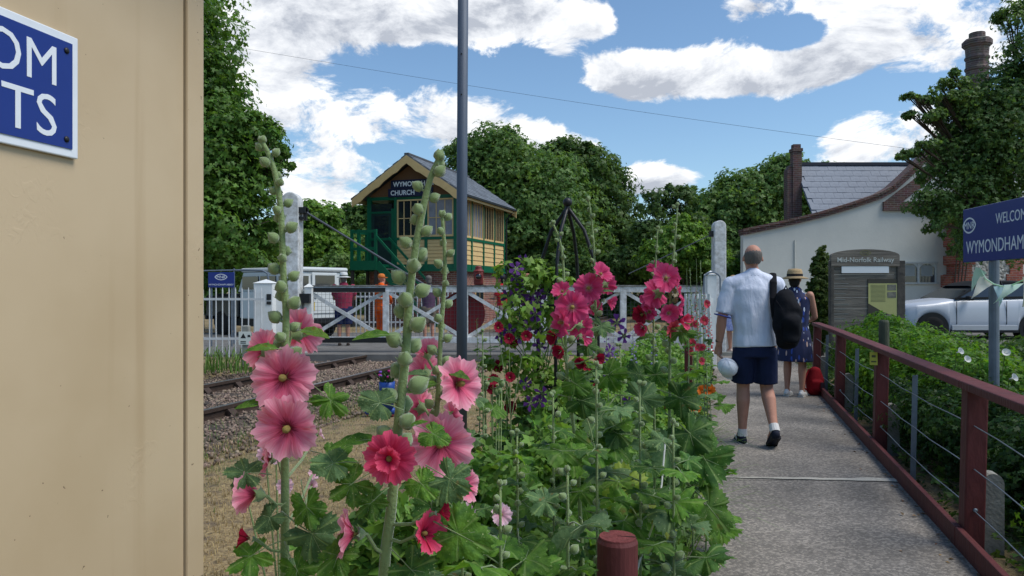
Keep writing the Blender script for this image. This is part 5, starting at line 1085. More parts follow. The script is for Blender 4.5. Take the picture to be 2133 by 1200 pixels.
def leaf_mesh(lobes, depth, seed, mi, pet=.7):
    """palmate blade, origin at the petiole foot; blade lies in xy, tip towards +y"""
    r_ = random.Random(seed); n = 64; V = [(0, pet, 0)]; ring = []
    for f in (.38, .72, 1.0):
        for i in range(n):
            a = -math.pi * .90 + 1.8 * math.pi * i / (n - 1); s_ = abs(math.cos(a * lobes / 2.0 / .93)) ** .7; R = .56 * (1 - depth + depth * s_) * (1 - .18 * (abs(a) / math.pi) ** 2) * (1 + (.055 * (1 if i % 2 else -1) + .05 * r_.uniform(-1, 1) if f == 1 else 0))
            x, y = math.sin(a) * R * f, math.cos(a) * R * f; z = -.16 * (f ** 2) * (x * x + .25 * y * y) * 3 + .035 * f * math.cos(a * lobes / .93) + .06 * f * math.sin(3 * a + seed) + .05 * math.sin(7 * a + 2 * seed) * f ** 2 + .03 * r_.uniform(-1, 1) * f ** 2; V.append((x, pet + y * 1.08, z))
    F = []
    for i in range(n - 1): F.append((0, 1 + i + 1, 1 + i)); 
    for k in range(2):
        o = 1 + k * n; p = 1 + (k + 1) * n
        for i in range(n - 1): F += [(o + i, o + i + 1, p + i), (o + i + 1, p + i + 1, p + i)]
    m = MB(); m.sm = True; m.add(V, F); m.cur = 1; m.tube([(0, 0, -.05), (0, pet * .5, .03), (0, pet, -.005), (0, pet + .3, -.012)], [.018, .015, .012, .005], 5)
    for a in (-1.15, -.6, .6, 1.15): m.tube([(0, pet, -.006), (math.sin(a) * .28, pet + math.cos(a) * .3, -.02)], [.009, .003], 4)
    return m.mesh('leaf', [LEAFM[mi], STEMM])
def bract_mesh(seed, mi):
    r_ = random.Random(seed); n = 9; V = []; F = []
    for i in range(n):
        u = i / (n - 1); w = .26 * math.sin(math.pi * min(u * 1.02, 1)) ** .75 * (1 - .35 * u) + (.03 if i % 2 else 0) * (0 < i < n - 1); z = -.25 * u * u
        V += [(-w, u, z + .08 * abs(w) * 3), (0, u, z), (w, u, z + .08 * abs(w) * 3)]
    for i in range(n - 1): a = i * 3; F += [(a, a + 1, a + 4, a + 3), (a + 1, a + 2, a + 5, a + 4)]
    m = MB(); m.sm = True; m.add(V, F); m.cur = 1; m.tube([(0, -.12, 0), (0, .3, -.02), (0, .7, -.13)], [.02, .014, .004], 4); return m.mesh('leaf', [LEAFM[mi], STEMM])
LEAVES = [leaf_mesh(l, d, s_, mi) for l, d, s_, mi in ((5, .34, 1, 0), (5, .42, 2, 1), (5, .3, 3, 2), (5, .55, 4, 0), (3, .35, 5, 0), (5, .38, 6, 2), (3, .3, 7, 1))]; BRACTS = [bract_mesh(1, 0), bract_mesh(2, 1), bract_mesh(3, 0)]
def leaf(parent, pos, size, tip, nrm, meshes=None):
    t = Vector(tip).normalized(); n = Vector(nrm); n = (n - t * n.dot(t)).normalized(); x = t.cross(n); q = Matrix((x, t, n)).transposed().to_quaternion()
    return obj('leaf', random.choice(meshes or LEAVES), parent, pos, rot=q, scale=(size * random.uniform(.88, 1.12), size, size))
def polyline(pts, u):
    L_ = [(pts[i + 1] - pts[i]).length for i in range(len(pts) - 1)]; d = u * sum(L_)
    for i, l in enumerate(L_):
        if d <= l or i == len(L_) - 1: return pts[i].lerp(pts[i + 1], min(d / l, 1)), (pts[i + 1] - pts[i]).normalized()
        d -= l
def hollyhock(label, Z, stem, r0, r1, flowers, leaves=(), buds=None, basal=0, bsize=.17, brange=(.05, .6), blade=None, group=None, ybase=None):
    """stem: photo pixels from the foot up at distance Z; flowers: (px, py, diameter px, facing, kind, style[, dz])"""
    pts = [P(x, y, Z) for x, y in stem]; foot = Vector((pts[0].x + (0 if ybase is None else ybase), Z, 0)); t = thing('hollyhock', label, 'hollyhock', foot, 0, group); o = Vector(t.location)
    chain = [Vector((0, 0, -.05))] + [p - o for p in pts]
    # smooth
    fine = []
    for i in range(len(chain) - 1):
        p0, p1, p2, p3 = chain[max(i - 1, 0)], chain[i], chain[i + 1], chain[min(i + 2, len(chain) - 1)]
        for k in range(4): u = k / 4; fine.append(.5 * ((2 * p1) + (p2 - p0) * u + (2 * p0 - 5 * p1 + 4 * p2 - p3) * u * u + (3 * p1 - p0 - 3 * p2 + p3) * u ** 3))
    fine.append(chain[-1]); k = len(fine); m = MB(); m.sm = True; m.tube(fine, [r0 + (r1 - r0) * (i / (k - 1)) for i in range(k)], 10); m.build('stem', STEMM, t)
    for f in flowers:
        px, py, d, face, kind, style = f[:6]; dz = f[6] if len(f) > 6 else -.035
        p = P(px, py, Z + dz) - o; dm = d / FPX * Z * (.92 if kind == 'magenta' else .97); fv = Vector(face).normalized(); flower(t, p - fv * dm * .12, dm, face, kind, style)
        # short stalk back to the stem
        best = min(fine, key=lambda q: (q - (p - Vector((0, 0, .03)))).length); e = p - fv * dm * .3; MB().tube([best, (best + e) / 2 + Vector((0, 0, -.008)), e], [.003, .0028, .003], 6).build('flower_stalk', STEMM, t)
    if buds:
        u0, u1, n, s0, s1 = buds; ph = random.uniform(0, 6)
        for i in range(n):
            u = u0 + (u1 - u0) * (i + random.uniform(-.2, .2)) / (n - 1); u = min(max(u, 0), 1); p, tg = polyline(fine, u); a = ph + i * 2.4 + random.uniform(-.4, .4); s_ = s0 + (s1 - s0) * (i / (n - 1)) ** .8; s_ *= random.uniform(.8, 1.15)
            side = Vector((math.cos(a), math.sin(a) * .8, 0)); d = (side * 1.0 + tg * random.uniform(.5, .95)).normalized(); obj('bud', BUD, t, p + d * s_ * 1.35, rot=d.to_track_quat('Z', 'Y') @ Quaternion((0, 0, 1), random.uniform(0, 3)), scale=s_ * 1.35)
        for i in range(5): d = Vector((random.uniform(-.5, .5), random.uniform(-.5, .5), 1)).normalized(); s_ = s1 * .8; obj('bud', BUD, t, fine[-1] + d * s_ * .5, rot=d.to_track_quat('Z', 'Y'), scale=s_ * 1.3)
    for l in leaves:
        px, py, w, tx, tz = l[:5]; style = l[5] if len(l) > 5 else 0; dz = l[6] if len(l) > 6 else -.04; s_ = w / FPX * Z; tip = Vector((tx, -.25, tz)).normalized(); c = P(px, py, Z + dz) - o
        if style == 0: leaf(t, c - tip * s_ * .75, s_, tip, (random.uniform(-.25, .25), -.75, .6))
        elif style == 1: leaf(t, c - tip * s_ * .5, s_, tip, (random.uniform(-.3, .3), -.45, .9), BRACTS)
        else: leaf(t, c - tip * s_ * .75, s_, tip, (random.uniform(-.2, .2), -.95, .25))
    for i in range(basal):
        u = random.uniform(*brange); p, tg = polyline(fine, u); a = random.uniform(0, 6.28); s_ = bsize * random.uniform(.65, 1.15) * (1.15 - .55 * (u - brange[0]) / max(brange[1] - brange[0], .01)); tip = Vector((math.cos(a), math.sin(a), random.uniform(-.25, .35))); nn = Vector((math.cos(a) * .35, math.sin(a) * .35 - .35, 1)) + Vector((random.gauss(0, .25), random.gauss(0, .25), 0)); leaf(t, p, s_, tip, nn)
    return t
def build_hollyhocks():
    C = (0.05, -1, .08); L_ = (-1, -.45, .05); R_ = (1, -.5, .1); BK = (.25, .9, .25)
    hollyhock('tall hollyhock with flat open pink flowers closest to the cream cabin', 1.36, [(592, 1400), (593, 1200), (594, 1000), (592, 800), (596, 660), (590, 560), (586, 450), (575, 370), (560, 322), (546, 296)], .0095, .004,
        [(590, 787, 132, C, 'pink', 'open'), (598, 893, 134, (.05, -1, -.05), 'pink', 'open', -.05), (626, 690, 112, (.35, .85, .3), 'pink', 'open', .05), (548, 728, 92, (-.75, .45, .2), 'pink', 'open', .03), (555, 955, 84, (-.8, -.3, .1), 'pink', 'open', .02), (530, 1030, 92, (-1, .2, .05), 'pink', 'cup'), (522, 1122, 40, (-1, -.2, .2), 'crimson', 'closed'), (665, 905, 30, (.8, .2, .3), 'pale', 'cup', .3), (655, 985, 34, (.6, -.6, .3), 'pale', 'open', .3), (650, 1010, 28, (.3, -.8, .3), 'pale', 'open', .3)],
        [(655, 690, 62, 1, -.05, 1), (545, 722, 64, -1, .15, 1), (690, 835, 78, .8, -.6, 0), (520, 840, 60, -1, .05, 1), (700, 955, 80, 1, -.25, 0), (508, 985, 72, -1, .1, 0), (655, 1115, 118, .9, -.5, 2), (520, 1160, 88, -.8, -.4, 0), (640, 1060, 80, .3, -.9, 2), (660, 830, 50, .9, .3, 1), (560, 1080, 60, -.6, -.6, 0), (620, 1190, 90, .4, -.6, 2)], (.755, .99, 24, .0195, .012))
    hollyhock('thick stemmed hollyhock with a ruffled deep pink double flower', 1.2, [(798, 1500), (800, 1200), (815, 1060), (828, 900), (845, 740), (851, 640), (862, 540), (880, 440), (897, 370), (914, 332)], .0105, .0045,
        [(812, 955, 108, (-.05, -1, .1), 'deep', 'open', -.06), (882, 1112, 86, (.75, -.55, .35), 'deep', 'cup'), (735, 1112, 96, (-.95, -.3, .1), 'pink', 'cup'), (912, 1068, 34, (.9, -.2, .2), 'crimson', 'closed')],
        [(775, 695, 76, -1, .1, 1), (788, 838, 74, -.9, .3, 0), (735, 915, 96, -1, .05, 1), (690, 965, 74, -.9, .0, 0), (905, 905, 62, .8, -.35, 0, -.08), (960, 1115, 118, .85, -.35, 2), (880, 1010, 70, .6, -.5, 0), (770, 1050, 66, -.6, -.5, 0), (730, 1010, 84, -.7, -.4, 2), (700, 1160, 88, -.6, -.6, 0), (940, 1000, 84, .8, -.4, 2), (860, 1190, 90, .6, -.5, 0), (870, 880, 40, .7, .4, 1)], (.70, .99, 26, .0225, .0155))
    hollyhock('hollyhock with pale rose flowers overlapping the grey lamp column', 1.5, [(886, 1400), (892, 1100), (902, 950), (914, 800), (918, 700), (927, 560), (921, 450)], .0075, .0035,
        [(917, 925, 134, (.0, -1, .0), 'pink', 'open', -.05), (958, 800, 112, (.6, -.6, .2), 'pink', 'open'), (880, 775, 92, (-.5, .6, .3), 'pink', 'open', .05), (890, 735, 62, (-.2, .5, .8), 'pink', 'cup', .03), (965, 1010, 70, (.85, -.4, .1), 'pink', 'cup'), (872, 848, 84, (-.5, .5, .1), 'pink', 'open', .05), (945, 865, 80, (.5, .3, .1), 'pink', 'open', .06)],
        [(880, 803, 62, -1, -.1, 1), (952, 776, 56, .9, -.1, 1), (870, 775, 46, -.9, .2, 1), (925, 1010, 86, .7, -.5, 2), (900, 1060, 80, .2, -.9, 0), (1020, 1130, 60, .7, .3, 1)], (.70, .99, 22, .0165, .012))
    M = 'magenta'; g = 'magenta hollyhocks round the obelisk'
    hollyhock('magenta hollyhock with open flowers clustered in front of the black obelisk', 2.6, [(1222, 1400), (1205, 1000), (1190, 850), (1180, 760), (1176, 620), (1170, 520), (1152, 466)], .008, .0035,
        [(1192, 640, 78, (.05, -1, .05), M, 'open'), (1168, 672, 66, (-.8, -.5, .05), M, 'open'), (1208, 678, 62, (.4, .7, -.1), M, 'open', .04), (1172, 608, 44, (-.4, -.6, .6), M, 'cup'), (1212, 700, 34, (.5, -.5, -.1), M, 'closed'), (1162, 702, 30, (-.7, -.5, 0), 'crimson', 'closed'), (1170, 730, 30, (-.4, -.8, -.1), 'crimson', 'closed'), (1240, 745, 26, (.5, -.8, -.1), 'crimson', 'closed')], [(1150, 690, 44, -.9, .1, 1), (1225, 720, 46, .9, -.2, 0), (1200, 800, 60, .7, -.4, 2), (1215, 835, 74, .9, -.2, 2), (1240, 940, 100, .2, -.9, 2), (1190, 950, 90, -.8, -.3, 0), (1300, 1020, 100, .7, -.6, 2)], (.66, .99, 20, .021, .013), 11, .17, (.15, .68), None, g)
    hollyhock('magenta hollyhock whose flowers stand highest, right of the obelisk', 2.8, [(1262, 1300), (1250, 900), (1242, 740), (1240, 620), (1236, 500), (1226, 415)], .007, .003,
        [(1226, 600, 66, (-.2, -1, .1), M, 'open'), (1250, 572, 52, (.5, -.6, .5), M, 'cup'), (1263, 592, 50, (.5, .6, .2), M, 'open', .04), (1262, 627, 32, (.8, -.4, -.2), M, 'closed'), (1238, 640, 40, (.2, .3, 0), M, 'open', .05), (1215, 755, 26, (-.5, -.8, 0), 'crimson', 'closed')], [(1262, 605, 30, .7, .2, 1), (1255, 680, 50, .9, -.3, 0), (1270, 780, 70, .8, .1, 2), (1340, 830, 80, .9, -.1, 2), (1250, 870, 80, -.5, -.6, 2)], (.66, .99, 22, .019, .012), 9, .16, (.15, .66), None, g)
    hollyhock('magenta hollyhock with a cupped top flower, beside the path', 2.8, [(1392, 1400), (1394, 1000), (1395, 800), (1396, 620), (1406, 500), (1411, 428)], .008, .003,
        [(1387, 580, 62, (-.1, -1, .2), M, 'cup'), (1366, 612, 70, (-.4, .6, -.1), M, 'open', .03), (1414, 602, 56, (.9, -.2, .2), M, 'open'), (1393, 652, 44, (0, -.9, -.1), M, 'cup'), (1412, 640, 40, (.8, -.3, -.1), M, 'cup'), (1412, 668, 36, (.7, -.6, 0), 'deep', 'closed'), (1402, 685, 44, (.6, -.6, -.3), 'coral', 'open')], [(1420, 690, 56, .9, -.1, 0), (1440, 905, 90, .7, -.6, 2), (1470, 960, 100, .5, -.8, 2), (1420, 830, 76, .8, -.3, 2), (1390, 940, 90, -.3, -.9, 2), (1480, 1060, 100, .6, -.7, 0)], (.66, .99, 22, .020, .012), 12, .17, (.1, .66), None, g)
    hollyhock('slender magenta hollyhock with drooping side flowers and half open buds', 2.9, [(1364, 1300), (1363, 900), (1361, 740), (1363, 600), (1370, 476)], .006, .003,
        [(1347, 620, 48, (-.9, -.3, .3), M, 'open'), (1352, 650, 40, (-.6, -.6, -.2), M, 'open'), (1338, 655, 40, (-.7, -.5, -.2), 'crimson', 'cup'), (1342, 682, 32, (-.5, -.7, -.2), 'deep', 'closed'), (1365, 560, 36, (-.3, .5, .5), M, 'cup', .03)], [(1345, 700, 44, -.9, 0, 1), (1330, 780, 60, -.8, .2, 0), (1370, 780, 60, .7, .1, 2)], (.66, .99, 20, .018, .011), 9, .15, (.1, .68), None, g)
    LEAFY = ['leafy budded hollyhock standing by the lawn next to the green seed spires', 'leafy hollyhock directly under the front magenta blooms', 'leafy hollyhock between the obelisk and the white cord', 'leafy hollyhock rising behind the pale pink mallow', 'broad leafed hollyhock beside the trailing white cord', 'leafy budded hollyhock in front of the pale lilac spires', 'low leafy hollyhock behind the ruffled double hollyhock', 'leafy budded hollyhock arching over the path edge grass', 'leafy hollyhock crowding behind the round bollard', 'leafy hollyhock below the cupped magenta blooms at the path', 'low leafy hollyhock beside the pale pink mallow flower', 'low leafy hollyhock under the rose pink flowers by the lamp column']
    g2 = 'hollyhocks in leaf and bud in the middle of the bed'
    for (lb_, Z, x, top, col) in (('dark crimson hollyhock among the pale budded stems by the dry lawn', 4.4, 1052, 585, 'crimson'), ('pink budded hollyhock with small blooms beyond the square red post', 6.6, 1462, 545, 'coral'), ('coral flowered hollyhock closest to the white wicket post', 7.6, 1440, 560, 'coral')):
        s_ = FPX / Z; base = 600 + CAMZ * s_; fl = []
        for k in range(3 if col == 'crimson' else 6): yy = top + (base - top) * (.2 + .09 * random.random() * 4); fl.append((x + random.uniform(-.05, .05) * s_, yy, .075 * s_, (random.uniform(-.8, .8), -.8, .1), col, random.choice(['open', 'cup', 'cup']), random.uniform(-.05, .03)))
        hollyhock(lb_, Z, [(x + 6, base - .02 * s_), (x + 4, base - .5 * (base - top)), (x, top + .25 * (base - top)), (x - 3, top)], .007, .0025, fl, (), (.66, .985, 15, .014, .008), 12, .14, (.1, .7))
    for i, (x, Z, top) in enumerate(((1003, 3.4, 690), (1240, 2.15, 760), (1330, 2.2, 800), (1150, 2.4, 820), (1400, 2.1, 880), (1290, 3.3, 720), (1075, 2.3, 900), (1470, 3.9, 760), (1180, 1.75, 980), (1440, 2.9, 840), (1040, 1.7, 1010), (960, 1.9, 960))):
        s_ = FPX / Z; base = 600 + CAMZ * s_
        hollyhock(LEAFY[i], Z, [(x, base - 5), (x + 4, (base + top) / 2), (x + 2, top)], .006, .003, (), (), (.55, .99, 15, .019, .012), 15, .18 if Z < 2.6 else .16, (.12, .95), None, g2)
build_hollyhocks()
# ------------------------------------------------------------------ other plants of the bed
def _rot_to(d): return Vector(d).normalized().to_track_quat('Z', 'Y')
def bl(y): return float(np.interp(y, [.7, 1.2, 2.6, 4.5, 7, 10, 13], [-.5, -.6, -.78, -.3, .35, 1.45, 2.4]))   # left edge of the bed
def build_bed():
    # soil under the bed
    ys = np.linspace(.75, 13, 30); poly = [(pl(y) - .02, y, .0) for y in ys] + [(bl(y) + .05 * math.sin(5 * y), y, .0) for y in ys[::-1]]
    struct(MB().prism([(a, b, .014) for a, b, c in poly], (0, 0, 0), (0, 0, .02)).build('bed_soil', mat('dark_soil', (66, 54, 44), .95, 1., 20, (42, 34, 28), 1., 50)))
    # low mixed ground cover, nobody could count it
    def cover(name, label, n, y0, y1, hmax, size, m, seed, lo=0., hi=1., tv=SPRIG_V, tf=SPRIG_F):
        r = np.random.default_rng(seed); y = y0 + (y1 - y0) * r.uniform(0, 1, n) ** 1.35; a = np.interp(y, [.7, 1.2, 2.6, 4.5, 7, 10, 13], [-.5, -.6, -.78, -.3, .35, 1.45, 2.4]); b = .86 + (y - 3.64) * PSL - .03; u = r.uniform(lo, hi, n); x = a + (b - a) * u
        hh = hmax * (.5 + .5 * np.sin(np.pi * np.clip(u * .9 + .1, 0, 1))) * (.55 + .45 * np.sin(x * 6.3 + 1.7 * y) * np.sin(y * 4.1 + seed)); z = hh * r.uniform(.1, 1, n) ** .7
        nn = r.normal(size=(n, 3)) * .65 + np.array([0, -.25, .8]); V, F = scatter(tv, tf, np.stack([x, y, z], 1), frames(nn, r.uniform(0, 6.28, n)), size * r.uniform(.55, 1.4, n)); o = stuff(obj(name, np_mesh(name, V, F, m))); tag(o, label, 'ground cover'); return o
    ov = np.array([(0, 0, 0), (.28, .3, .06), (.3, .6, .05), (0, 1, -.08), (-.3, .6, .05), (-.28, .3, .06), (0, .5, -.02)]); of = np.array([(0, 1, 6), (1, 2, 6), (2, 3, 6), (3, 4, 6), (4, 5, 6), (5, 0, 6)])
    cover('rose_foliage', 'dense dark green rose foliage filling the bed', 26000, 1.25, 4.6, .80, .05, leafmat('rose_leaf', (86, 122, 54), (60, 94, 44), .35, .3), 3, 0, 1, ov, of)
    cover('mixed_foliage', 'mass of fresh green small leaved plants in the bed', 34000, 2.2, 12.5, .8, .05, leafmat('fresh_leaf', (120, 158, 70), (86, 126, 56), .4, .38), 5)
    cover('ground_cover', 'dark ground cover leaves along the soil of the bed', 9000, .8, 9, .22, .05, leafmat('cover_leaf', (66, 100, 48), (48, 78, 42), .3, .2), 9, 0, 1, ov, of)
    # fine stems standing in the bed
    n = 260; y = rng.uniform(1.3, 11, n); a = np.array([bl(v) for v in y]); b = .86 + (y - 3.64) * PSL; x = a + (b - a) * rng.uniform(.02, .97, n); h = rng.uniform(.25, .62, n); mb = MB()
    for i in range(n):
        p = Vector((x[i], y[i], 0)); q = p + Vector((random.gauss(0, .05), random.gauss(0, .05), h[i])); mb.tube([p, (p + q) / 2 + Vector((random.gauss(0, .015), 0, 0)), q], [.003, .0025, .0012], 4, cap=False)
    o = stuff(mb.build('thin_stems', mat('thin_stem', (96, 122, 62), .7, .5, 5, (74, 96, 50), trans=.1))); tag(o, 'thin upright green stems crowding the bed', 'stems')
    # grass hanging over the path edge and the dry lawn
    def blades(name, label, cat, pts, l, w, m, droop, lean, seed):
        r = np.random.default_rng(seed); n = len(pts); a = r.uniform(0, 6.28, n); d = np.stack([np.cos(a), np.sin(a), np.zeros(n)], 1) * r.uniform(.2, 1, n)[:, None] + np.array(lean); L_ = l * r.uniform(.5, 1.3, n); sd_ = np.stack([-np.sin(a), np.cos(a), np.zeros(n)], 1) * w; V = np.zeros((n, 7, 3))
        for k, u in enumerate((0, .4, .75)):
            c = pts + d * (L_ * u ** 1.4 * droop)[:, None] + np.array([0, 0, 1.]) * (L_ * (u - .75 * droop * u ** 2.4))[:, None]; V[:, 2 * k] = c - sd_ * (1 - u * .5); V[:, 2 * k + 1] = c + sd_ * (1 - u * .5)
        V[:, 6] = pts + d * (L_ * droop)[:, None] + np.array([0, 0, 1.]) * (L_ * (1 - .85 * droop))[:, None]
        F = np.array([(0, 1, 3), (0, 3, 2), (2, 3, 5), (2, 5, 4), (4, 5, 6)]); FF = (F[None] + (np.arange(n) * 7)[:, None, None]).reshape(-1, 3); o = stuff(obj(name, np_mesh(name, V.reshape(-1, 3), FF, m))); return tag(o, label, cat)
    GR = leafmat('grass_green', (104, 134, 60), (76, 108, 46), .3, .3); ST = leafmat('dry_straw', (174, 154, 112), (134, 116, 80), .3, .15)
    y = rng.uniform(3.6, 6.6, 260); blades('edge_grass', 'fine green grass arching from the bed over the path edge', 'grass', np.stack([.86 + (y - 3.64) * PSL - rng.uniform(.0, .12, 260), y, np.full(260, .02)], 1), .5, .0028, GR, .75, (.55, -.1, 0), 4)
    n = 52000; y = 2.0 + 9 * rng.uniform(0, 1, n) ** 1.6; x = rng.uniform(-3.4, .9, n); k = (((x - TC.x) * TN.x + (y - TC.y) * TN.y) > 2.0) & (x < np.interp(y, [.7, 1.2, 2.6, 4.5, 7, 10, 13], [-.5, -.6, -.78, -.3, .35, 1.45, 2.4]) + .1); x, y = x[k], y[k]
    blades('dry_grass', 'short dry straw coloured grass of the lawn', 'grass', np.stack([x, y, np.full(len(x), -.01)], 1), .05, .0022, ST, .6, (0, 0, 0), 6)
    n = 5000; y = rng.uniform(3, 12, n); d = rng.normal(0, 1, n) * .5 + 2.3; s_ = np.where(rng.uniform(0, 1, n) < .7, 1, -1); c = TC.x + (y - TC.y) * math.tan(TA); x = c + s_ * d / math.cos(TA); k = ~((y < 4.5) & (x > -.6)); blades('verge_grass', 'green grass tufts along the edge of the ballast', 'grass', np.stack([x[k], y[k], np.full(k.sum(), -.03)], 1), .09, .0025, GR, .5, (0, 0, 0), 8)
    # strappy plants by the palings
    t = thing('strap_leaf_clump', 'clump of strappy green leaves in front of the white palings', 'plant', (P(455, 0, 12.6).x, 12.6, 0)); pts = np.stack([rng.uniform(-.5, .75, 230), rng.uniform(-.4, .4, 230), np.zeros(230)], 1); o = blades('leaf', '', 'plant', pts, .55, .009, GR, .45, (0, 0, 0), 12); o.parent = t
    for k_ in ('label', 'category'): del o[k_]
    o.name = 'strap_leaves'
    t = thing('feathery_shrub', 'pale feathery shrub growing against the end of the cream cabin', 'shrub', (P(418, 0, 6.0).x - .28, 6.0, 0)); pts = np.stack([rng.uniform(-.12, .12, 200), rng.uniform(-.15, .15, 200), rng.uniform(.9, 1.4, 200)], 1); o = blades('leaf', '', 'shrub', pts, .3, .002, leafmat('feathery_leaf', (128, 132, 84), (98, 106, 66), .3, .2), .4, (.12, 0, .1), 13); o.parent = t
    for k_ in ('label', 'category'): del o[k_]
    o.name = 'fine_leaves'; m = MB(); 
    for i in range(5): m.tube([(0, 0, 0), (random.uniform(-.05, .05), random.uniform(-.05, .05), .8), (random.uniform(-.1, .1), random.uniform(-.1, .1), 1.4)], [.014, .01, .004], 6)
    m.build('stems', BARK, t)
    # flower spires
    bell = MB(); bell.sm = True; bell.lathe([(.12, -.5), (.3, -.1), (.34, .3), (.55, .5)], n=7)
    bell.f = bell.f[:-1]; bell.m = bell.m[:-1]; bell.smooth = bell.smooth[:-1]
    def spire(label, px, top, Z, h0, col, n, fs, group=None, cat='flower spire', seed=None):
        s_ = FPX / Z; zt = CAMZ + (600 - top) / s_; t = thing('flower_spire', label, cat, (P(px, 0, Z).x, Z, 0), 0, group); pts = [Vector((0, 0, -.03)), Vector((.02, 0, zt * .5)), Vector((0, 0, zt))]; m = MB(); m.tube(pts, [.005, .004, .0015], 6); m.build('stem', STEMM, t); key = ('floret', col)
        if key not in MATS: MATS[key] = bell.mesh('floret', mat('floret_' + col[0], col[1], .7, .4, 9, trans=.3))
        for i in range(n):
            u = i / (n - 1); z = zt * (h0 + (1 - h0) * u); a = i * 2.4; d = Vector((math.cos(a), math.sin(a), -.15 + .6 * u)); q = fs * (1.1 - .75 * u); p, _ = polyline(pts, min((z + .03) / (zt + .03), 1)); obj('floret', MATS[key], t, p + d * q * .9, rot=_rot_to(d), scale=q)
        for i in range(7): u = random.uniform(.1, h0 * 1.05); p, _ = polyline(pts, u); a = random.uniform(0, 6.28); leaf(t, p, .09, (math.cos(a), math.sin(a), .1), (0, -.3, 1), BRACTS)
    gr = ('green_seed', (104, 132, 76)); co = ('coral', (206, 70, 88)); li = ('lilac', (158, 150, 208)); vi = ('violet', (112, 70, 150))
    spire('tall green seed spire in front of the dry lawn by the lamp column', 993, 665, 4.6, .4, gr, 40, .018)
    spire('thin green seed stalk leaning beside the tall green seed spire', 1020, 690, 4.5, .5, gr, 20, .011)
    for lb_, x, y, Z, c in (('coral red snapdragon spire nearest the square red post', 1449, 600, 8.8, co), ('coral snapdragon spire against the white wicket gate', 1468, 612, 9.2, co), ('coral snapdragon spire half hidden by the hollyhock leaves', 1432, 630, 8.0, co), ('coral red short snapdragon spire leaning over the path edge', 1478, 650, 8.4, co), ('tall green budded spire overtopping the coral snapdragons', 1450, 538, 7.4, gr), ('green budded spire beside the rightmost magenta hollyhock', 1430, 560, 7.0, gr), ('lilac flower spire before the white gate braces', 1318, 682, 6.0, li), ('pale lilac bell spire low behind the purple clematis', 1278, 690, 6.2, li), ('lilac spire close to the red square post', 1360, 670, 6.4, li), ('violet spire just right of the obelisk legs', 1262, 670, 5.2, vi)):
        spire(lb_, x, y, Z, .62 if c is not gr else .5, c, 26, .022 if c is not gr else .014)
    # clematis on the obelisk
    t = thing('clematis', 'purple clematis climbing over the black garden obelisk', 'clematis', (P(1150, 0, 4.3).x, 4.3, 0)); o = Vector(t.location); m = MB()
    for k in range(9): m.tube([(random.uniform(-.1, .15), random.uniform(-.1, .2), 0), (random.uniform(-.2, .2), random.uniform(-.1, .2), .6), (random.uniform(-.3, .25), random.uniform(-.1, .2), 1.1), (random.uniform(-.35, .2), random.uniform(-.1, .2), random.uniform(1.3, 1.6))], [.005, .004, .003, .0015], 5)
    stuff(m.build('vines', mat('vine_green', (84, 112, 48)), t))
    L2 = [((-.12, 0, 1.25), (.25, .2, .25)), ((.05, .1, 1.1), (.22, .2, .4)), ((-.2, 0, 1.48), (.18, .15, .14)), ((.05, .05, .7), (.22, .2, .35)), ((-.25, 0, .95), (.16, .14, .3))]; foliage('leaves', L2, 750, .055, leafmat('clematis_leaf', (126, 160, 66), (90, 126, 54), .35, .35), t)
    for (px, py) in ((1090, 545), (1075, 560), (1098, 590), (1083, 612), (1110, 610), (1060, 620), (1120, 625), (1100, 635), (1075, 580), (1090, 685), (1080, 700), (1060, 690), (1130, 695), (1148, 705), (1125, 720), (1265, 680), (1285, 672), (1258, 745), (1270, 730), (1130, 820), (1125, 835), (1105, 840), (1310, 835), (1095, 800), (1045, 700), (1140, 610), (1115, 655), (1300, 700)):
        flower(t, P(px, py, 4.15 + random.uniform(-.05, .25)) - o, random.uniform(.075, .11), (random.uniform(-.7, .7), -.8, random.uniform(-.3, .5)), 'purple', 'star', 5)
    # dark red and small accents, each its own plant
    def small(label, px, py, Z, kind, style, d, name='garden_flower', n=5, heads=1):
        p = P(px, py, Z); t = thing(name, label, 'flower', (p.x, Z, 0)); q = p - Vector(t.location)
        for k in range(heads): e = q + Vector((random.gauss(0, .05), random.gauss(0, .03), random.gauss(0, .05))) * (k > 0); MB().tube([(.02, 0, 0), (.01, 0, e.z * .6), e], [.004, .003, .002], 5).build('stem', STEMM, t); flower(t, e, d, (random.uniform(-.5, .5), -.9, random.uniform(0, .4)), kind, style, n)
        for i in range(4): a = random.uniform(0, 6.28); leaf(t, Vector((.01, 0, q.z * random.uniform(.2, .8))), .08, (math.cos(a), math.sin(a), .2), (0, -.4, 1), BRACTS)
    small('dark red poppy like double flowers by the green seed heads', 1022, 808, 3.6, 'crimson', 'cup', .055, heads=3); small('dark red ruffled flowers low beside the coral pot of the lawn edge', 1060, 705, 4.0, 'crimson', 'cup', .06, heads=3); small('orange day lily opening over the edge of the path', 1478, 812, 7.4, 'orange', 'cup', .12, heads=2); small('closed orange lily buds pointing down at the path edge', 1450, 850, 5.6, 'orange', 'closed', .05, heads=3); small('pale pink musk mallow flower beneath the rose hollyhock', 1043, 1072, 1.9, 'pale', 'open', .055, heads=2); small('small dark bloom of crimson near the obelisk foot', 1220, 765, 3.4, 'crimson', 'cup', .05, heads=2); small('little pink flowers at the foot of the cabin side hollyhock', 575, 950, 1.8, 'pale', 'open', .04, heads=4)
    # poppy seed heads
    t = thing('poppy_seed_heads', 'green round poppy seed heads on thin stalks', 'seed heads', (P(1020, 0, 3.5).x, 3.5, 0)); o = Vector(t.location)
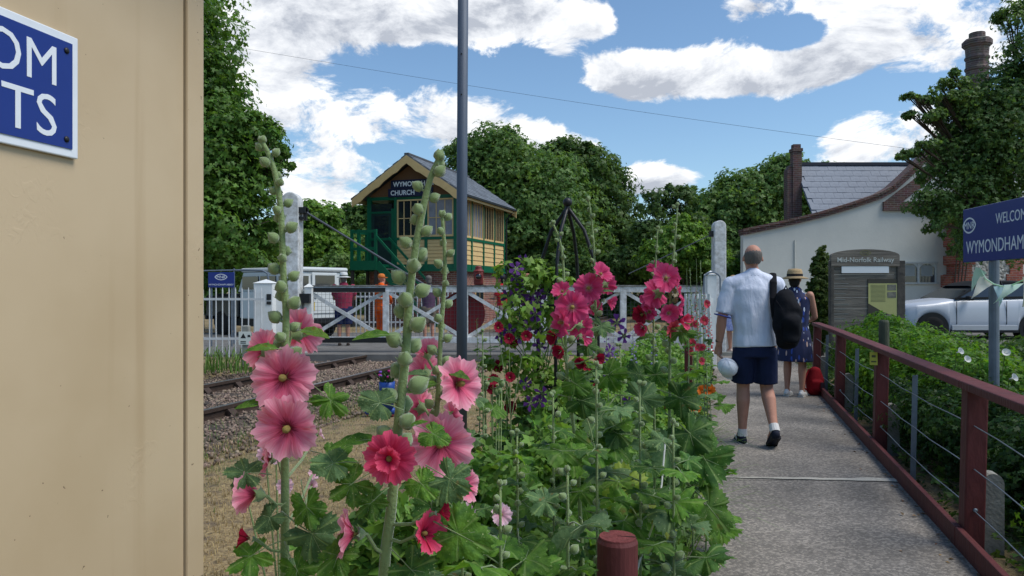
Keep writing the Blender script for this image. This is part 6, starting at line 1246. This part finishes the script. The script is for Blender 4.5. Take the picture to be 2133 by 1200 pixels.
    for (px, py) in ((1010, 806), (1045, 798), (1034, 815), (1040, 812), (1012, 800)): q = P(px, py, 3.5) - o; m = MB(); m.sm = True; m.lathe([(.004, -.02), (.014, -.008), (.015, .006), (.009, .014), (.012, .017)], q, 10); m.tube([(q.x * .8, 0, 0), (q.x, q.y, q.z - .015)], .0025, 5); m.build('seed_head', BUDM, t)
    # loose white cord tied in the bed
    o = MB().tube([P(1386, 915, 2.4), P(1378, 1010, 2.35), P(1362, 1090, 2.3), P(1335, 1160, 2.2), P(1322, 1205, 2.1)], .003, 6).build('trailing_cord', mat('white_cord', (206, 206, 198), .7)); tag(o, 'white plastic cord trailing down through the hollyhock leaves', 'cord')
build_bed()
def build_litter():
    n = 420; y = rng.uniform(3.2, 14, n); side = rng.uniform(0, 1, n) < .6; d = np.abs(rng.normal(0, .09, n)) + .01; x = np.where(side, 2.40 + (y - 3.67) * PSL - .06 - d, .86 + (y - 3.64) * PSL + d)
    k = rng.uniform(0, 1, n) < .12; x = np.where(k, .9 + (y - 3.64) * PSL + rng.uniform(0, 1.4, n), x); nn = rng.normal(size=(n, 3)) * .25 + np.array([0, 0, 1.]); tv = np.array(kite(1, .3, 0, .12)); V, F = scatter(tv, np.array([(0, 1, 2, 3)]), np.stack([x, y, np.full(n, .034)], 1), frames(nn, rng.uniform(0, 6.28, n)), rng.uniform(.012, .04, n))
    o = stuff(obj('leaf_litter', np_mesh('leaf_litter', V, F, leafmat('dead_leaf', (132, 104, 70), (92, 70, 46), .5, .1)))); tag(o, 'scattered dead leaves along the edges of the path', 'leaf litter')
    n = 3500; y = rng.uniform(2.5, 14, n); d = np.abs(rng.normal(0, .025, n)); x = np.where(rng.uniform(0, 1, n) < .7, 2.40 + (y - 3.67) * PSL - d, .86 + (y - 3.64) * PSL + d); m_ = np.sin(y * 5.1) + np.sin(y * 2.3 + 1) > .1; x, y = x[m_], y[m_]; n = len(x); V, F = scatter(SPRIG_V, SPRIG_F, np.stack([x, y, np.full(n, .032)], 1), frames(rng.normal(size=(n, 3)) * .5 + np.array([0, 0, 1.]), rng.uniform(0, 6.28, n)), rng.uniform(.005, .016, n))
    o = stuff(obj('edge_moss', np_mesh('edge_moss', V, F, leafmat('moss_green', (86, 98, 50), (60, 70, 38), .4, .1)))); tag(o, 'moss and tiny weeds in the seams at the path edges', 'moss')
build_litter()
# ------------------------------------------------------------------ people
SKIN = mat('skin', (188, 138, 116), .6, .5, 14, (170, 118, 98), .08, 60, spec=.3); SKIN2 = mat('skin_tan', (172, 122, 98), .6, .5, 14, (152, 104, 84), .08, 60)
def fabric(name, rgb, rgb2=None, sc=6., bump=.5): return mat(name, rgb, .85, .5, sc, rgb2 or tuple(int(c * .8) for c in rgb), bump, 9, spec=.15)
def hand(w, d, side, s_=1., curl=.5, fwd=Vector((0, 1, 0))):
    """palm, four fingers and thumb as chains hanging from wrist w along direction d"""
    w, d = Vector(w), Vector(d).normalized(); f = (fwd - d * fwd.dot(d)).normalized(); n = d.cross(f)     # f: across the palm (thumb side), n: palm normal
    n = n * (1 if n.x * side < 0 else -1)         # palm faces the body
    ch = [[(*w, .026 * s_, .02 * s_), (*(w + d * .035 * s_), .034 * s_, .017 * s_), (*(w + d * .085 * s_), .038 * s_, .015 * s_)]]
    for k, (o, l) in enumerate(((.028, .068), (.010, .078), (-.009, .072), (-.027, .056))):
        a = w + d * .08 * s_ + f * o * s_; b = a + (d + n * curl * .5).normalized() * l * .5 * s_; c = b + (d * (1 - curl * .7) + n * curl * 1.2).normalized() * l * .55 * s_; ch.append([(*a, .0095 * s_), (*b, .009 * s_), (*c, .0075 * s_)])
    a = w + d * .025 * s_ + f * .025 * s_; b = a + (d * .6 + f * .75 + n * .3).normalized() * .04 * s_; c = b + (d + n * .5 + f * .1).normalized() * .035 * s_; ch.append([(*a, .012 * s_), (*b, .0105 * s_), (*c, .0085 * s_)]); return ch
def head_chains(c, s_=1., face=Vector((0, 1, 0))):
    """skull, jaw, neck, nose; c = centre of the skull"""
    c = Vector(c); f = Vector(face).normalized(); r = f.cross(Vector((0, 0, 1)))
    def at(fw, rt, up): return tuple(c + f * fw * s_ + r * rt * s_ + Vector((0, 0, up * s_)))
    ch = [[(*at(.0, 0, -.30), .062 * s_), (*at(.0, 0, -.2), .056 * s_), (*at(.01, 0, -.10), .058 * s_)], [(*at(.04, 0, -.02), .066 * s_), (*at(.062, 0, -.085), .045 * s_), (*at(.078, 0, -.118), .024 * s_)], [(*at(.09, 0, .02), .010 * s_), (*at(.112, 0, -.022), .014 * s_), (*at(.1, 0, -.036), .011 * s_)], [(*at(.09, -.012, -.07), .011 * s_), (*at(.09, .012, -.07), .011 * s_)]]
    bl_ = [(at(-.015, 0, .03), (.074 * s_, .092 * s_, .09 * s_)), (at(.03, 0, .0), (.068 * s_, .07 * s_, .085 * s_))]
    for sd_ in (-1, 1): ch.append([(*at(-.005, sd_ * .076, .012), .012 * s_, .02 * s_), (*at(-.012, sd_ * .084, -.022), .009 * s_, .014 * s_)])
    return ch, bl_
def eyes(t, c, f, s_=1.):
    f = Vector(f).normalized(); r = f.cross(Vector((0, 0, 1)))
    for sd_ in (-1, 1): m = MB(); m.sm = True; m.ball(Vector(c) + f * .088 * s_ + r * sd_ * .03 * s_ + Vector((0, 0, .008)), (.011, .011, .007), 8, 6); m.build('eye', mat('eye_dark', (44, 36, 32), .3), t)
def shoe(t, heel, toe, w, upper, sole, tilt=0):
    heel, toe = Vector(heel), Vector(toe); d = (toe - heel); me = remesh([[(*(heel + Vector((0, 0, .05))), w * .8, .05), (*(heel.lerp(toe, .35) + Vector((0, 0, .045))), w * .85, .045), (*(heel.lerp(toe, .8) + Vector((0, 0, .032))), w, .032), (*(toe + Vector((0, 0, .028))), w * .75, .024)], [(*(heel + Vector((0, 0, .05)) + d * .05), w * .75), (*(heel + Vector((0, 0, .085)) + d * .08), w * .62)]], .011, 'shoe', upper)
    s_ = obj('shoe', me, t); m = MB(); side = d.normalized().cross(Vector((0, 0, 1))).normalized(); up = side.cross(d.normalized()); a = heel - d.normalized() * w * .7; b = toe + d.normalized() * w * .55; pts = [a + side * w * .8, a.lerp(b, .4) + side * w * .8, a.lerp(b, .75) + side * w * 1.05, b + side * w * .45, b - side * w * .45, a.lerp(b, .75) - side * w * 1.05, a.lerp(b, .4) - side * w * .8, a - side * w * .8]; m.prism(pts, (0, 0, 0), up * .026 + Vector((0, 0, .001))); m.build('sole', sole, s_); return s_
def figure(name, label, px, Z, face_deg, skin=SKIN, hair=None, hairstyle='short', top=None, bottom=None, bottom_kind='shorts', sleeve='short', shoes=((40, 40, 44), (200, 200, 200)), hat=None, h=1.72, arms=(None, None), legs=None, vox=.017, girth=1., topmat=None, botmat=None, hands_detail=False, gaze=None):
    """standing person; local +y is the facing direction. arms: ((elbow),(wrist)) or None for hanging"""
    b = P(px, 0, Z); t = thing('person', label, 'person', (b.x, Z, .03), math.radians(face_deg)); k = h / 1.76; g = girth
    S_ = lambda *v: tuple(x * k for x in v)
    hc = Vector(S_(0, .02, 1.645)); ch, bl_ = head_chains(hc, k, gaze or (0, 1, 0))
    sh = {-1: Vector(S_(-.19 * g, 0, 1.43)), 1: Vector(S_(.19 * g, 0, 1.43))}; el, wr = {}, {}
    for i, s_ in ((0, -1), (1, 1)):
        if arms[i]: el[s_], wr[s_] = Vector(S_(*arms[i][0])), Vector(S_(*arms[i][1]))
        else: el[s_], wr[s_] = Vector(S_(s_ * .25 * g, -.02, 1.13)), Vector(S_(s_ * .26 * g, .07, .88))
        ch.append([(*sh[s_], .05 * k * g), (*sh[s_].lerp(el[s_], .5), .046 * k * g), (*el[s_], .038 * k)]); ch.append([(*el[s_], .038 * k), (*el[s_].lerp(wr[s_], .35), .040 * k), (*wr[s_], .026 * k)]); ch += hand(wr[s_], wr[s_] - el[s_], s_, k)
    lg = legs or {-1: ((-.10, 0, .92), (-.10, .02, .49), (-.10, -.01, .09)), 1: ((.10, 0, .92), (.10, .02, .49), (.10, -.01, .09))}; L_ = {s_: [Vector(S_(*p)) for p in lg[s_]] for s_ in (-1, 1)}
    tor = [(*S_(0, 0, .90), .165 * k * g, .115 * k * g), (*S_(0, 0, 1.05), .155 * k * g, .11 * k * g), (*S_(0, .0, 1.25), .17 * k * g, .115 * k * g), (*S_(0, 0, 1.40), .175 * k * g, .105 * k), (*S_(0, .0, 1.47), .10 * k, .075 * k)]; ch.append(tor)
    for s_ in (-1, 1):
        hp, kn, an = L_[s_]; ch.append([(*hp, .088 * k * g), (*hp.lerp(kn, .5), .075 * k * g), (*kn, .055 * k), (*kn.lerp(an, .3), .057 * k), (*kn.lerp(an, .7), .042 * k), (*an, .034 * k)]); ch.append([(*an, .034 * k), (*(an + Vector(S_(0, .08, -.05))), .035 * k), (*(an + Vector(S_(0, .17, -.06))), .026 * k)])
    obj('body', remesh(ch, vox, 'body', skin, 2, bl_), t); eyes(t, hc, gaze or (0, 1, 0), k)
    # clothes
    e = .016 * k
    if top:
        tm = topmat or fabric(*top); zl = .86 if bottom_kind != 'dress' else .80; c2 = [[(*S_(0, -.005, zl), .182 * k * g, .135 * k * g), (*S_(0, 0, 1.0), .172 * k * g, .128 * k * g), (*S_(0, 0, 1.2), .188 * k * g, .13 * k * g), (*S_(0, 0, 1.38), .198 * k * g, .12 * k * g), (*S_(0, 0, 1.475), .11 * k, .085 * k)]]
        if sleeve != 'none':
            for s_ in (-1, 1): u = .72 if sleeve == 'short' else 1.; c2.append([(*sh[s_], .066 * k * g), (*sh[s_].lerp(el[s_], u), .058 * k * g)])
            if sleeve == 'long':
                for s_ in (-1, 1): c2.append([(*el[s_], .056 * k), (*el[s_].lerp(wr[s_], .92), .042 * k)])
        obj('top', remesh(c2, vox * .9, 'top', tm, 3, (), [(0, 1)] + [(1, 0)] * (len(c2) - 1)), t)
    if bottom:
        bm = botmat or fabric(*bottom); c3 = []
        if bottom_kind == 'dress':
            c3.append([(*S_(0, 0, 1.0), .17 * k * g, .13 * k * g), (*S_(0, 0, .88), .20 * k * g, .16 * k * g), (*S_(0, 0, .65), .225 * k * g, .185 * k * g), (*S_(0, 0, .50), .235 * k * g, .195 * k * g)])
        else:
            low = {'shorts': .92, 'long': 1.9}[bottom_kind]
            for s_ in (-1, 1):
                hp, kn, an = L_[s_]; q = hp.lerp(kn, min(low, 1)); c3.append([(*(hp + Vector((0, 0, .03))), .112 * k * g), (*hp.lerp(kn, .5), .105 * k * g), (*q, .098 * k * g if low < 1 else .075 * k)])
                if low > 1: c3.append([(*kn, .075 * k), (*kn.lerp(an, .95), .062 * k)])
            c3.append([(*S_(0, -.005, .98), .165 * k * g, .12 * k * g), (*S_(0, -.01, .86), .18 * k * g, .135 * k * g), (*S_(0, -.01, .78), .18 * k * g, .13 * k * g)])
        obj({'dress': 'skirt', 'shorts': 'shorts', 'long': 'trousers'}[bottom_kind], remesh(c3, vox * .9, 'bottom', bm, 3, (), False), t)
    if hair:
        hm = mat('hair_' + hair[0], hair[1], .8, .7, 60, tuple(int(c * .6) for c in hair[1]), .6, 120, stretch=(1, 1, .2)); f = Vector(gaze or (0, 1, 0)).normalized()
        if hairstyle == 'fringe': cc = [[(*(hc - f * .075 * k + Vector((s_ * .02, 0, -.06 * k))), .03 * k), (*(hc - f * .085 * k + Vector((s_ * .03, 0, -.0))), .028 * k), (*(hc - f * .05 * k + Vector((s_ * .06, 0, .02)) * k), .027 * k), (*(hc + Vector((s_ * .07, 0, .01)) * k), .018 * k)] for s_ in (-1, 1)]; bb = []
        else: cc = [[(*(hc - f * .045 * k + Vector((0, 0, -.05 * k - (.06 * k if hairstyle == 'long' else 0)))), .07 * k, .06 * k), (*(hc - f * .03 * k + Vector((0, 0, .03 * k))), .08 * k)]]; bb = [(tuple(hc - f * .022 * k + Vector((0, 0, .045 * k))), (.084 * k, .097 * k, .082 * k))]
        obj('hair', remesh(cc, .012, 'hair', hm, 2, bb), t)
    if hat:
        hm = mat('hat_' + hat[0], hat[1], .85, .5, 30, tuple(int(c * .8) for c in hat[1]), .4, 90); z0 = hc.z + .035 * k; m = MB(); m.sm = True
        if hat[0].startswith('cap'): m.lathe([(.093, -.01), (.096, .03), (.085, .075), (.05, .1), (.01, .106)], (hc.x, hc.y - .01, z0), 20); m.ball((hc.x, hc.y + .12, z0), (.07, .07, .012), 14, 6)
        else: m.lathe([(.095, .0), (.165, -.02), (.168, -.012), (.098, .012), (.094, .07), (.08, .105), (.03, .112), (.005, .11)], (hc.x, hc.y - .01, z0), 24)
        ho = m.build('hat', hm, t)
        if len(hat) > 2: m = MB(); m.lathe([(.099, .012), (.098, .045)], (hc.x, hc.y - .01, z0), 24); m.build('hat_band', mat('band_' + hat[0], hat[2], .8), ho)
    up, so = fabric('shoe_%d_%d_%d' % shoes[0], shoes[0]), mat('sole_%d_%d_%d' % shoes[1], shoes[1], .7)
    for s_ in (-1, 1): an = L_[s_][2]; shoe(t, (an.x, an.y - .03, -.012), (an.x, an.y + .17, -.012), .043, up, so)
    return t, k, hc, sh, el, wr
def build_people():
    # ---- the walking man in the white polo shirt
    legs = {-1: ((-.085, 0, .93), (-.075, .07, .50), (-.085, .05, .095)), 1: ((.11, 0, .93), (.125, .05, .50), (.135, -.19, .165))}
    Zm = 6.6; b = P(1569, 0, Zm); t = thing('person', 'bald man walking in white polo shirt and navy shorts, rucksack on one shoulder', 'person', (b.x, Zm, .03), math.radians(-6))
    hc = Vector((-.0, .03, 1.655)); ch, bl_ = head_chains(hc, 1.02); g = 1.0
    shl, ell, wrl = Vector((-.195, 0, 1.42)), Vector((-.275, -.01, 1.12)), Vector((-.29, .05, .885)); shr, elr, wrr = Vector((.20, 0, 1.42)), Vector((.27, .02, 1.13)), Vector((.22, .25, 1.18))
    for (s_, a, e, w) in ((-1, shl, ell, wrl), (1, shr, elr, wrr)): ch.append([(*a, .056), (*a.lerp(e, .5), .052), (*e, .043)]); ch.append([(*e, .043), (*e.lerp(w, .3), .046), (*w, .029)]); ch += hand(w, w - e, s_, 1.05, .8)
    ch.append([(0, 0, .9, .17, .12), (0, 0, 1.05, .165, .12), (0, 0, 1.25, .18, .12), (0, 0, 1.4, .185, .11), (0, 0, 1.48, .1, .08)])
    for s_ in (-1, 1):
        hp, kn, an = [Vector(p) for p in legs[s_]]; ch.append([(*hp, .092), (*hp.lerp(kn, .5), .078), (*kn, .057), (*(kn.lerp(an, .3) + Vector((0, -.012, 0))), .060), (*kn.lerp(an, .7), .044), (*an, .036)]); d = Vector((0, .09, -.045)) if s_ < 0 else Vector((0, .10, -.10)); ch.append([(*an, .036), (*(an + d), .036), (*(an + d * 1.7), .028)])
    obj('body', remesh(ch, .009, 'body', SKIN, 3, bl_), t); eyes(t, hc, (0, 1, 0))
    POLO = mat('white_polo_cotton', (214, 219, 232), .85, .5, 5, (190, 198, 218), 1., 9, stretch=(1.6, 1.6, .6)); NAVY = fabric('navy_cotton', (34, 42, 70), (26, 32, 54), 5, .7)
    c2 = [[(.015, -.005, .868, .197, .145), (.01, 0, .98, .185, .138), (0, 0, 1.1, .186, .138), (0, 0, 1.25, .2, .14), (0, 0, 1.38, .212, .13), (0, 0, 1.45, .16, .1), (0, 0, 1.495, .085, .078)], [(*shl, .075), (*shl.lerp(ell, .45), .078), (*shl.lerp(ell, .86), .074)], [(*shr, .075), (*shr.lerp(elr, .86), .072)], [(-.19, 0, 1.41, .078), (-.12, -.005, 1.435, .08), (-.05, -.005, 1.47, .072)], [(.195, 0, 1.41, .078), (.12, -.005, 1.435, .08), (.05, -.005, 1.47, .072)]]
    me = remesh(c2, .010, 'polo_shirt', POLO, 4, (), [(0, 1), (1, 0), (1, 0), (1, 1), (1, 1)])
    for v in me.vertices:      # hanging folds
        x, y, z = v.co
        if y < .02 and 0.84 < z < 1.38: v.co.y += .007 * math.sin(26 * x + 7 * z + 2 * math.sin(9 * z)) * min(1, (1.4 - z) * 4); v.co.x += .004 * math.sin(40 * z + 9 * x)
    sh_ = obj('polo_shirt', me, t)
    m = MB(); m.sm = True; m.tube([(.064 * math.sin(a), .012 - .062 * math.cos(a), 1.535 - .02 * math.cos(a / 2)) for a in [i * math.pi / 8 - math.pi for i in range(17)]], (.014), 8); m.tube([(.072 * math.sin(a), .008 - .07 * math.cos(a), 1.515 - .02 * math.cos(a / 2)) for a in [i * math.pi / 8 - math.pi for i in range(17)]], (.016), 8); m.build('collar', mat('grey_blue_collar', (120, 132, 160), .85), sh_)
    q = (ell - shl).normalized(); m = MB(); m.sm = True; p = shl.lerp(ell, .93); m.tube([p - q * .004, p + q * .006], .0765, 20); m.build('cuff_stripe', mat('cuff_blue', (64, 78, 150), .85), sh_)
    c3 = [[(-.082, 0, .86, .095, .118), (-.085, .02, .72, .104, .116), (-.082, .05, .55, .104, .106)], [(.105, 0, .86, .095, .118), (.112, .02, .72, .104, .116), (.118, .035, .54, .102, .106)], [(.012, -.005, .96, .155, .11), (.012, -.01, .88, .172, .122), (.012, -.01, .78, .186, .128)]]
    obj('shorts', remesh(c3, .010, 'shorts', NAVY, 3, (), False), t)
    HG = mat('hair_grey', (112, 106, 100), .85, .6, 80, (84, 78, 74), .6, 150, stretch=(1, 1, .2))
    m = MB(); m.sm = True; vs = []; nu, nv = 28, 9
    for i in range(nv + 1):
        for j in range(nu + 1):
            a = math.radians(-14 + 208 * j / nu); edge = math.sin(math.pi * j / nu) ** .5; up = -.082 + (.118 * (.62 + .38 * edge)) * i / nv + .006 * math.sin(j * 2.1); zz = max(-.97, min(.97, up / .1)); r_ = math.sqrt(max(0.05, 1 - zz * zz * .8)) * (1.05 if 0 < i < nv else 1.0); vs.append((hc.x + math.cos(a) * .0755 * r_, hc.y - .016 - math.sin(a) * .0945 * r_, hc.z + .03 + up))
    m.add(vs, [(i * (nu + 1) + j, i * (nu + 1) + j + 1, (i + 1) * (nu + 1) + j + 1, (i + 1) * (nu + 1) + j) for i in range(nv) for j in range(nu)]); m.build('hair', HG, t)
    UP, SO = fabric('trainer_navy', (40, 44, 58)), mat('trainer_sole', (206, 204, 196), .7); OUT = mat('trainer_outsole', (26, 27, 34), .8)
    s1 = shoe(t, (-.085, .02, -.025), (-.09, .24, -.025), .046, UP, SO); m = MB()
    s2 = shoe(t, (.137, -.235, .085), (.14, -.045, -.018), .047, UP, OUT)
    SK = mat('white_sock', (214, 212, 208), .9); MB().tube([(-.085, .05, .06), (-.085, .05, .125)], [.044, .04], 14).build('sock', SK, t); MB().tube([(.136, -.215, .15), (.134, -.175, .205)], [.044, .041], 14).build('sock', SK, t)
    m = MB(); m.bar((-.135, .06, .03), (-.128, .17, .045), .006, .02); m.build('side_stripe', SO, s1)
    MB().tube([wrl + Vector((0, -.004, .018)), wrl + Vector((.001, -.004, .04))], .033, 16).build('watch_strap', mat('strap_black', (24, 24, 26), .6), t)
    # rucksack on the right shoulder
    k = thing('rucksack', 'black rucksack slung from the walking man\'s right shoulder', 'rucksack', (b.x, Zm, .03), math.radians(-6)); BK = fabric('black_nylon', (24, 25, 30), (14, 15, 18), 8, .6)
    c4 = [[(.25, -.16, .93, .10, .075), (.25, -.19, 1.05, .125, .10), (.245, -.18, 1.2, .12, .10), (.24, -.15, 1.31, .085, .075)], [(.26, -.25, .96, .075, .05), (.26, -.265, 1.12, .08, .05)]]; me = remesh(c4, .012, 'main_pack', BK, 2)
    for v in me.vertices: v.co.y += .008 * math.sin(34 * v.co.z + 20 * v.co.x); v.co.x += .006 * math.sin(28 * v.co.z)
    pk = obj('main_pack', me, k); m = MB(); m.tube([(.2, -.13, 1.0), (.15, -.15, 1.15), (.135, -.15, 1.3), (.15, -.1, 1.44), (.17, .0, 1.515), (.18, .12, 1.42), (.2, .17, 1.25)], [(.03, .012)] * 7, 10); m.build('shoulder_strap', BK, k); m = MB(); m.tube([(.15, -.2, 1.28), (.19, -.255, 1.2), (.17, -.27, 1.05), (.2, -.25, .93)], .007, 6); m.build('compression_strap', BK, k); m = MB(); m.tube([(.22, -.14, 1.36), (.24, -.17, 1.41), (.26, -.14, 1.37)], .008, 6); m.build('grab_handle', BK, k)
    # white cap in his left hand
    c = thing('baseball_cap', 'white cap held in the walking man\'s left hand', 'cap', Vector((b.x - .235, Zm - .02, .715)), .3); WC = mat('cap_white', (222, 226, 232), .8, .3, 12, (204, 208, 216), .3, 30); me = remesh([], .01, 'crown', WC, 2, [((0, 0, 0), (.08, .095, .085))]); R = Euler((.35, -.5, .2)); o = obj('crown', me, c, rot=R); m = MB(); m.sm = True; pr2 = []
    for i in range(7):
        for j in range(9): a = math.pi * (j / 8 - .5) * .9; r = .085 + .075 * i / 6 * math.cos(a) ** .5; pr2.append((math.sin(a) * r * .95, math.cos(a) * r, -.02 + .02 * math.cos(2 * a) * i / 6))
    m.add(pr2, [(i * 9 + j, i * 9 + j + 1, (i + 1) * 9 + j + 1, (i + 1) * 9 + j) for i in range(6) for j in range(8)]); o2 = m.build('peak', WC, c); o2.rotation_euler = Euler((-2.0, .6, 2.6)); o2.location = (.02, -.01, .02); m = MB()
    for a in (0, 1.05, 2.1): m.tube([(math.cos(a) * math.sin(q_) * .082, math.sin(a) * math.sin(q_) * .097, math.cos(q_) * .087) for q_ in [i * .26 - 1.57 for i in range(13)]], .0016, 4)
    m.build('seam', mat('cap_seam', (190, 194, 204), .8), o)
    # ---- woman in blue dress leaning on the rail
    DR = bpy.data.materials.new('dash_print_dress'); DR.use_nodes = True; N = DR.node_tree.nodes; L = DR.node_tree.links; bs = N['Principled BSDF']; bs.inputs['Roughness'].default_value = .85
    tc = N.new('ShaderNodeTexCoord'); mp = N.new('ShaderNodeMapping'); mp.inputs['Scale'].default_value = (34, 34, 10); v = N.new('ShaderNodeTexVoronoi'); v.inputs['Scale'].default_value = 1.; L.new(tc.outputs['Object'], mp.inputs[0]); L.new(mp.outputs[0], v.inputs['Vector']); cr = N.new('ShaderNodeValToRGB'); cr.color_ramp.interpolation = 'CONSTANT'; cr.color_ramp.elements[0].color = (1, 1, 1, 1); cr.color_ramp.elements[1].position = .36; cr.color_ramp.elements[1].color = (0, 0, 0, 1); L.new(v.outputs['Distance'], cr.inputs[0])
    sp = N.new('ShaderNodeSeparateColor'); L.new(v.outputs['Color'], sp.inputs[0]); c2_ = N.new('ShaderNodeValToRGB'); c2_.color_ramp.interpolation = 'CONSTANT'; e = c2_.color_ramp.elements; e[0].color = (*lin((40, 70, 150)), 1); e[1].position = .4; e[1].color = (*lin((206, 210, 224)), 1)
    for p_, c_ in ((.62, (30, 38, 74)), (.8, (190, 160, 150))): x = e.new(p_); x.color = (*lin(c_), 1)
    L.new(sp.outputs[0], c2_.inputs[0]); mx = N.new('ShaderNodeMix'); mx.data_type = 'RGBA'; L.new(cr.outputs[0], mx.inputs[0]); mx.inputs[6].default_value = (*lin((28, 36, 72)), 1); L.new(c2_.outputs[0], mx.inputs[7]); L.new(mx.outputs[2], bs.inputs['Base Color'])
    figure('person', 'woman in straw hat and blue patterned sleeveless dress leaning on the red handrail', 1655, 9.5, -34, SKIN, ('dark', (34, 28, 28)), 'short', ('dress_top', (28, 36, 72)), ('dress_skirt', (28, 36, 72)), 'dress', 'none', ((222, 222, 220), (200, 200, 196)), ('straw', (176, 150, 112), (30, 28, 30)), 1.60, (((-.20, .2, 1.12), (-.1, .38, 1.08)), ((.24, .16, 1.12), (.14, .36, 1.06))), None, .013, 1.08, DR, DR)
    # red rucksack on the path
    k = thing('rucksack', 'red rucksack standing on the path at the foot of the handrail', 'rucksack', (P(1697, 0, 9.6).x, 9.6, .03)); RD = fabric('red_nylon', (140, 24, 34), (96, 16, 26), 8, .5); obj('main_pack', remesh([[(0, 0, .07, .11, .08), (0, 0, .2, .12, .09), (0, 0, .31, .08, .06)], [(0, -.08, .09, .09, .04), (0, -.08, .17, .08, .04)]], .012, 'main_pack', RD, 2), k); m = MB(); m.tube([(-.1, -.03, .06), (-.16, -.06, .1), (-.15, -.05, .22), (-.07, .02, .33)], .012, 8); m.build('shoulder_strap', RD, k); m = MB(); m.box((.05, -.125, .13), (.05, .01, .1)); m.build('side_pocket', fabric('pattern_pocket', (70, 50, 60)), k)
    # ---- people about the crossing
    f = figure('person', 'man in pink shirt, blue shorts and white sun hat behind the crossing gate', 716, 17.8, 8, SKIN, ('grey', (120, 116, 112)), 'short', ('pink_shirt', (150, 56, 78)), ('blue_shorts', (38, 46, 84)), 'shorts', 'short', ((60, 52, 48), (40, 38, 36)), ('bucket', (216, 218, 214), (96, 110, 108)), 1.74, (((-.24, .1, 1.14), (-.08, .28, 1.2)), ((.26, .1, 1.14), (.1, .28, 1.2))), None, .02, 1.15)
    OR = fabric('orange_workwear', (226, 96, 34), (196, 74, 24), 5, .6)
    f = figure('person', 'worker in bright orange overalls and cap beyond the crossing gate', 794, 19.2, -40, SKIN, None, 'short', ('orange_top', (226, 96, 34)), ('orange_trousers', (226, 96, 34)), 'long', 'long', ((40, 38, 36), (30, 30, 30)), ('cap_orange', (214, 120, 52)), 1.74, (((-.25, .1, 1.12), (-.12, .26, 1.02)), ((.25, .1, 1.12), (.1, .26, 1.02))), None, .02, 1.05, OR, OR)
    for z in (.35, .55, 1.1, 1.3): m = MB(); m.sm = True; m.lathe([(.2, 0), (.205, .045)], (0, 0, z), 20) if z > 1 else None; (m.build('reflective_band', mat('reflective_tape', (206, 202, 190), .4), f[0]).__setattr__('scale', (1, .7, 1)) if z > 1 else None)
    figure('person', 'person with grey hair in dusky purple top carrying a patterned bag', 893, 18.6, 20, SKIN, ('grey', (120, 116, 112)), 'short', ('purple_top', (92, 70, 92)), ('khaki_shorts', (120, 110, 96)), 'shorts', 'short', ((50, 50, 70), (180, 180, 180)), None, 1.7, (None, None), None, .022)
    figure('person', 'person in red top with dark cap near the red gate lamp', 1046, 18.8, 60, SKIN2, ('dark', (34, 28, 28)), 'short', ('red_top', (196, 40, 48)), ('pale_shorts', (150, 136, 124)), 'shorts', 'short', ((70, 60, 60), (160, 160, 160)), ('cap_dark', (44, 42, 60)), 1.72, (((-.24, .08, 1.14), (-.1, .28, 1.15)), None), None, .022)
    figure('person', 'woman in spotted navy dress and straw hat behind the clematis', 1096, 18.4, -60, SKIN, ('brown', (90, 62, 48)), 'short', ('navy_top', (40, 42, 66)), ('navy_skirt', (40, 42, 66)), 'dress', 'short', ((150, 140, 130), (120, 110, 100)), ('sunhat', (170, 110, 96)), 1.72, (None, ((.25, .12, 1.14), (.1, .3, 1.1))), None, .022)
    figure('person', 'grey haired person in teal shorts glimpsed behind the garden obelisk', 1163, 18.2, 70, SKIN, ('silver', (188, 186, 182)), 'short', ('violet_top', (120, 96, 150)), ('teal_shorts', (30, 110, 110)), 'shorts', 'short', ((80, 80, 80), (180, 180, 180)), None, 1.74, (None, None), None, .022)
    figure('person', 'fair haired person in blue and white dress beyond the wicket gate', 1527, 15.9, 30, SKIN, ('fair', (196, 168, 124)), 'short', ('bluewhite_top', (120, 140, 200), (214, 218, 230), 30), ('bluewhite_skirt', (110, 130, 196), (214, 218, 230), 30), 'dress', 'none', ((200, 180, 170), (190, 180, 170)), None, 1.66, (((-.22, .12, 1.12), (-.12, .3, 1.15)), None), None, .02)
build_people()
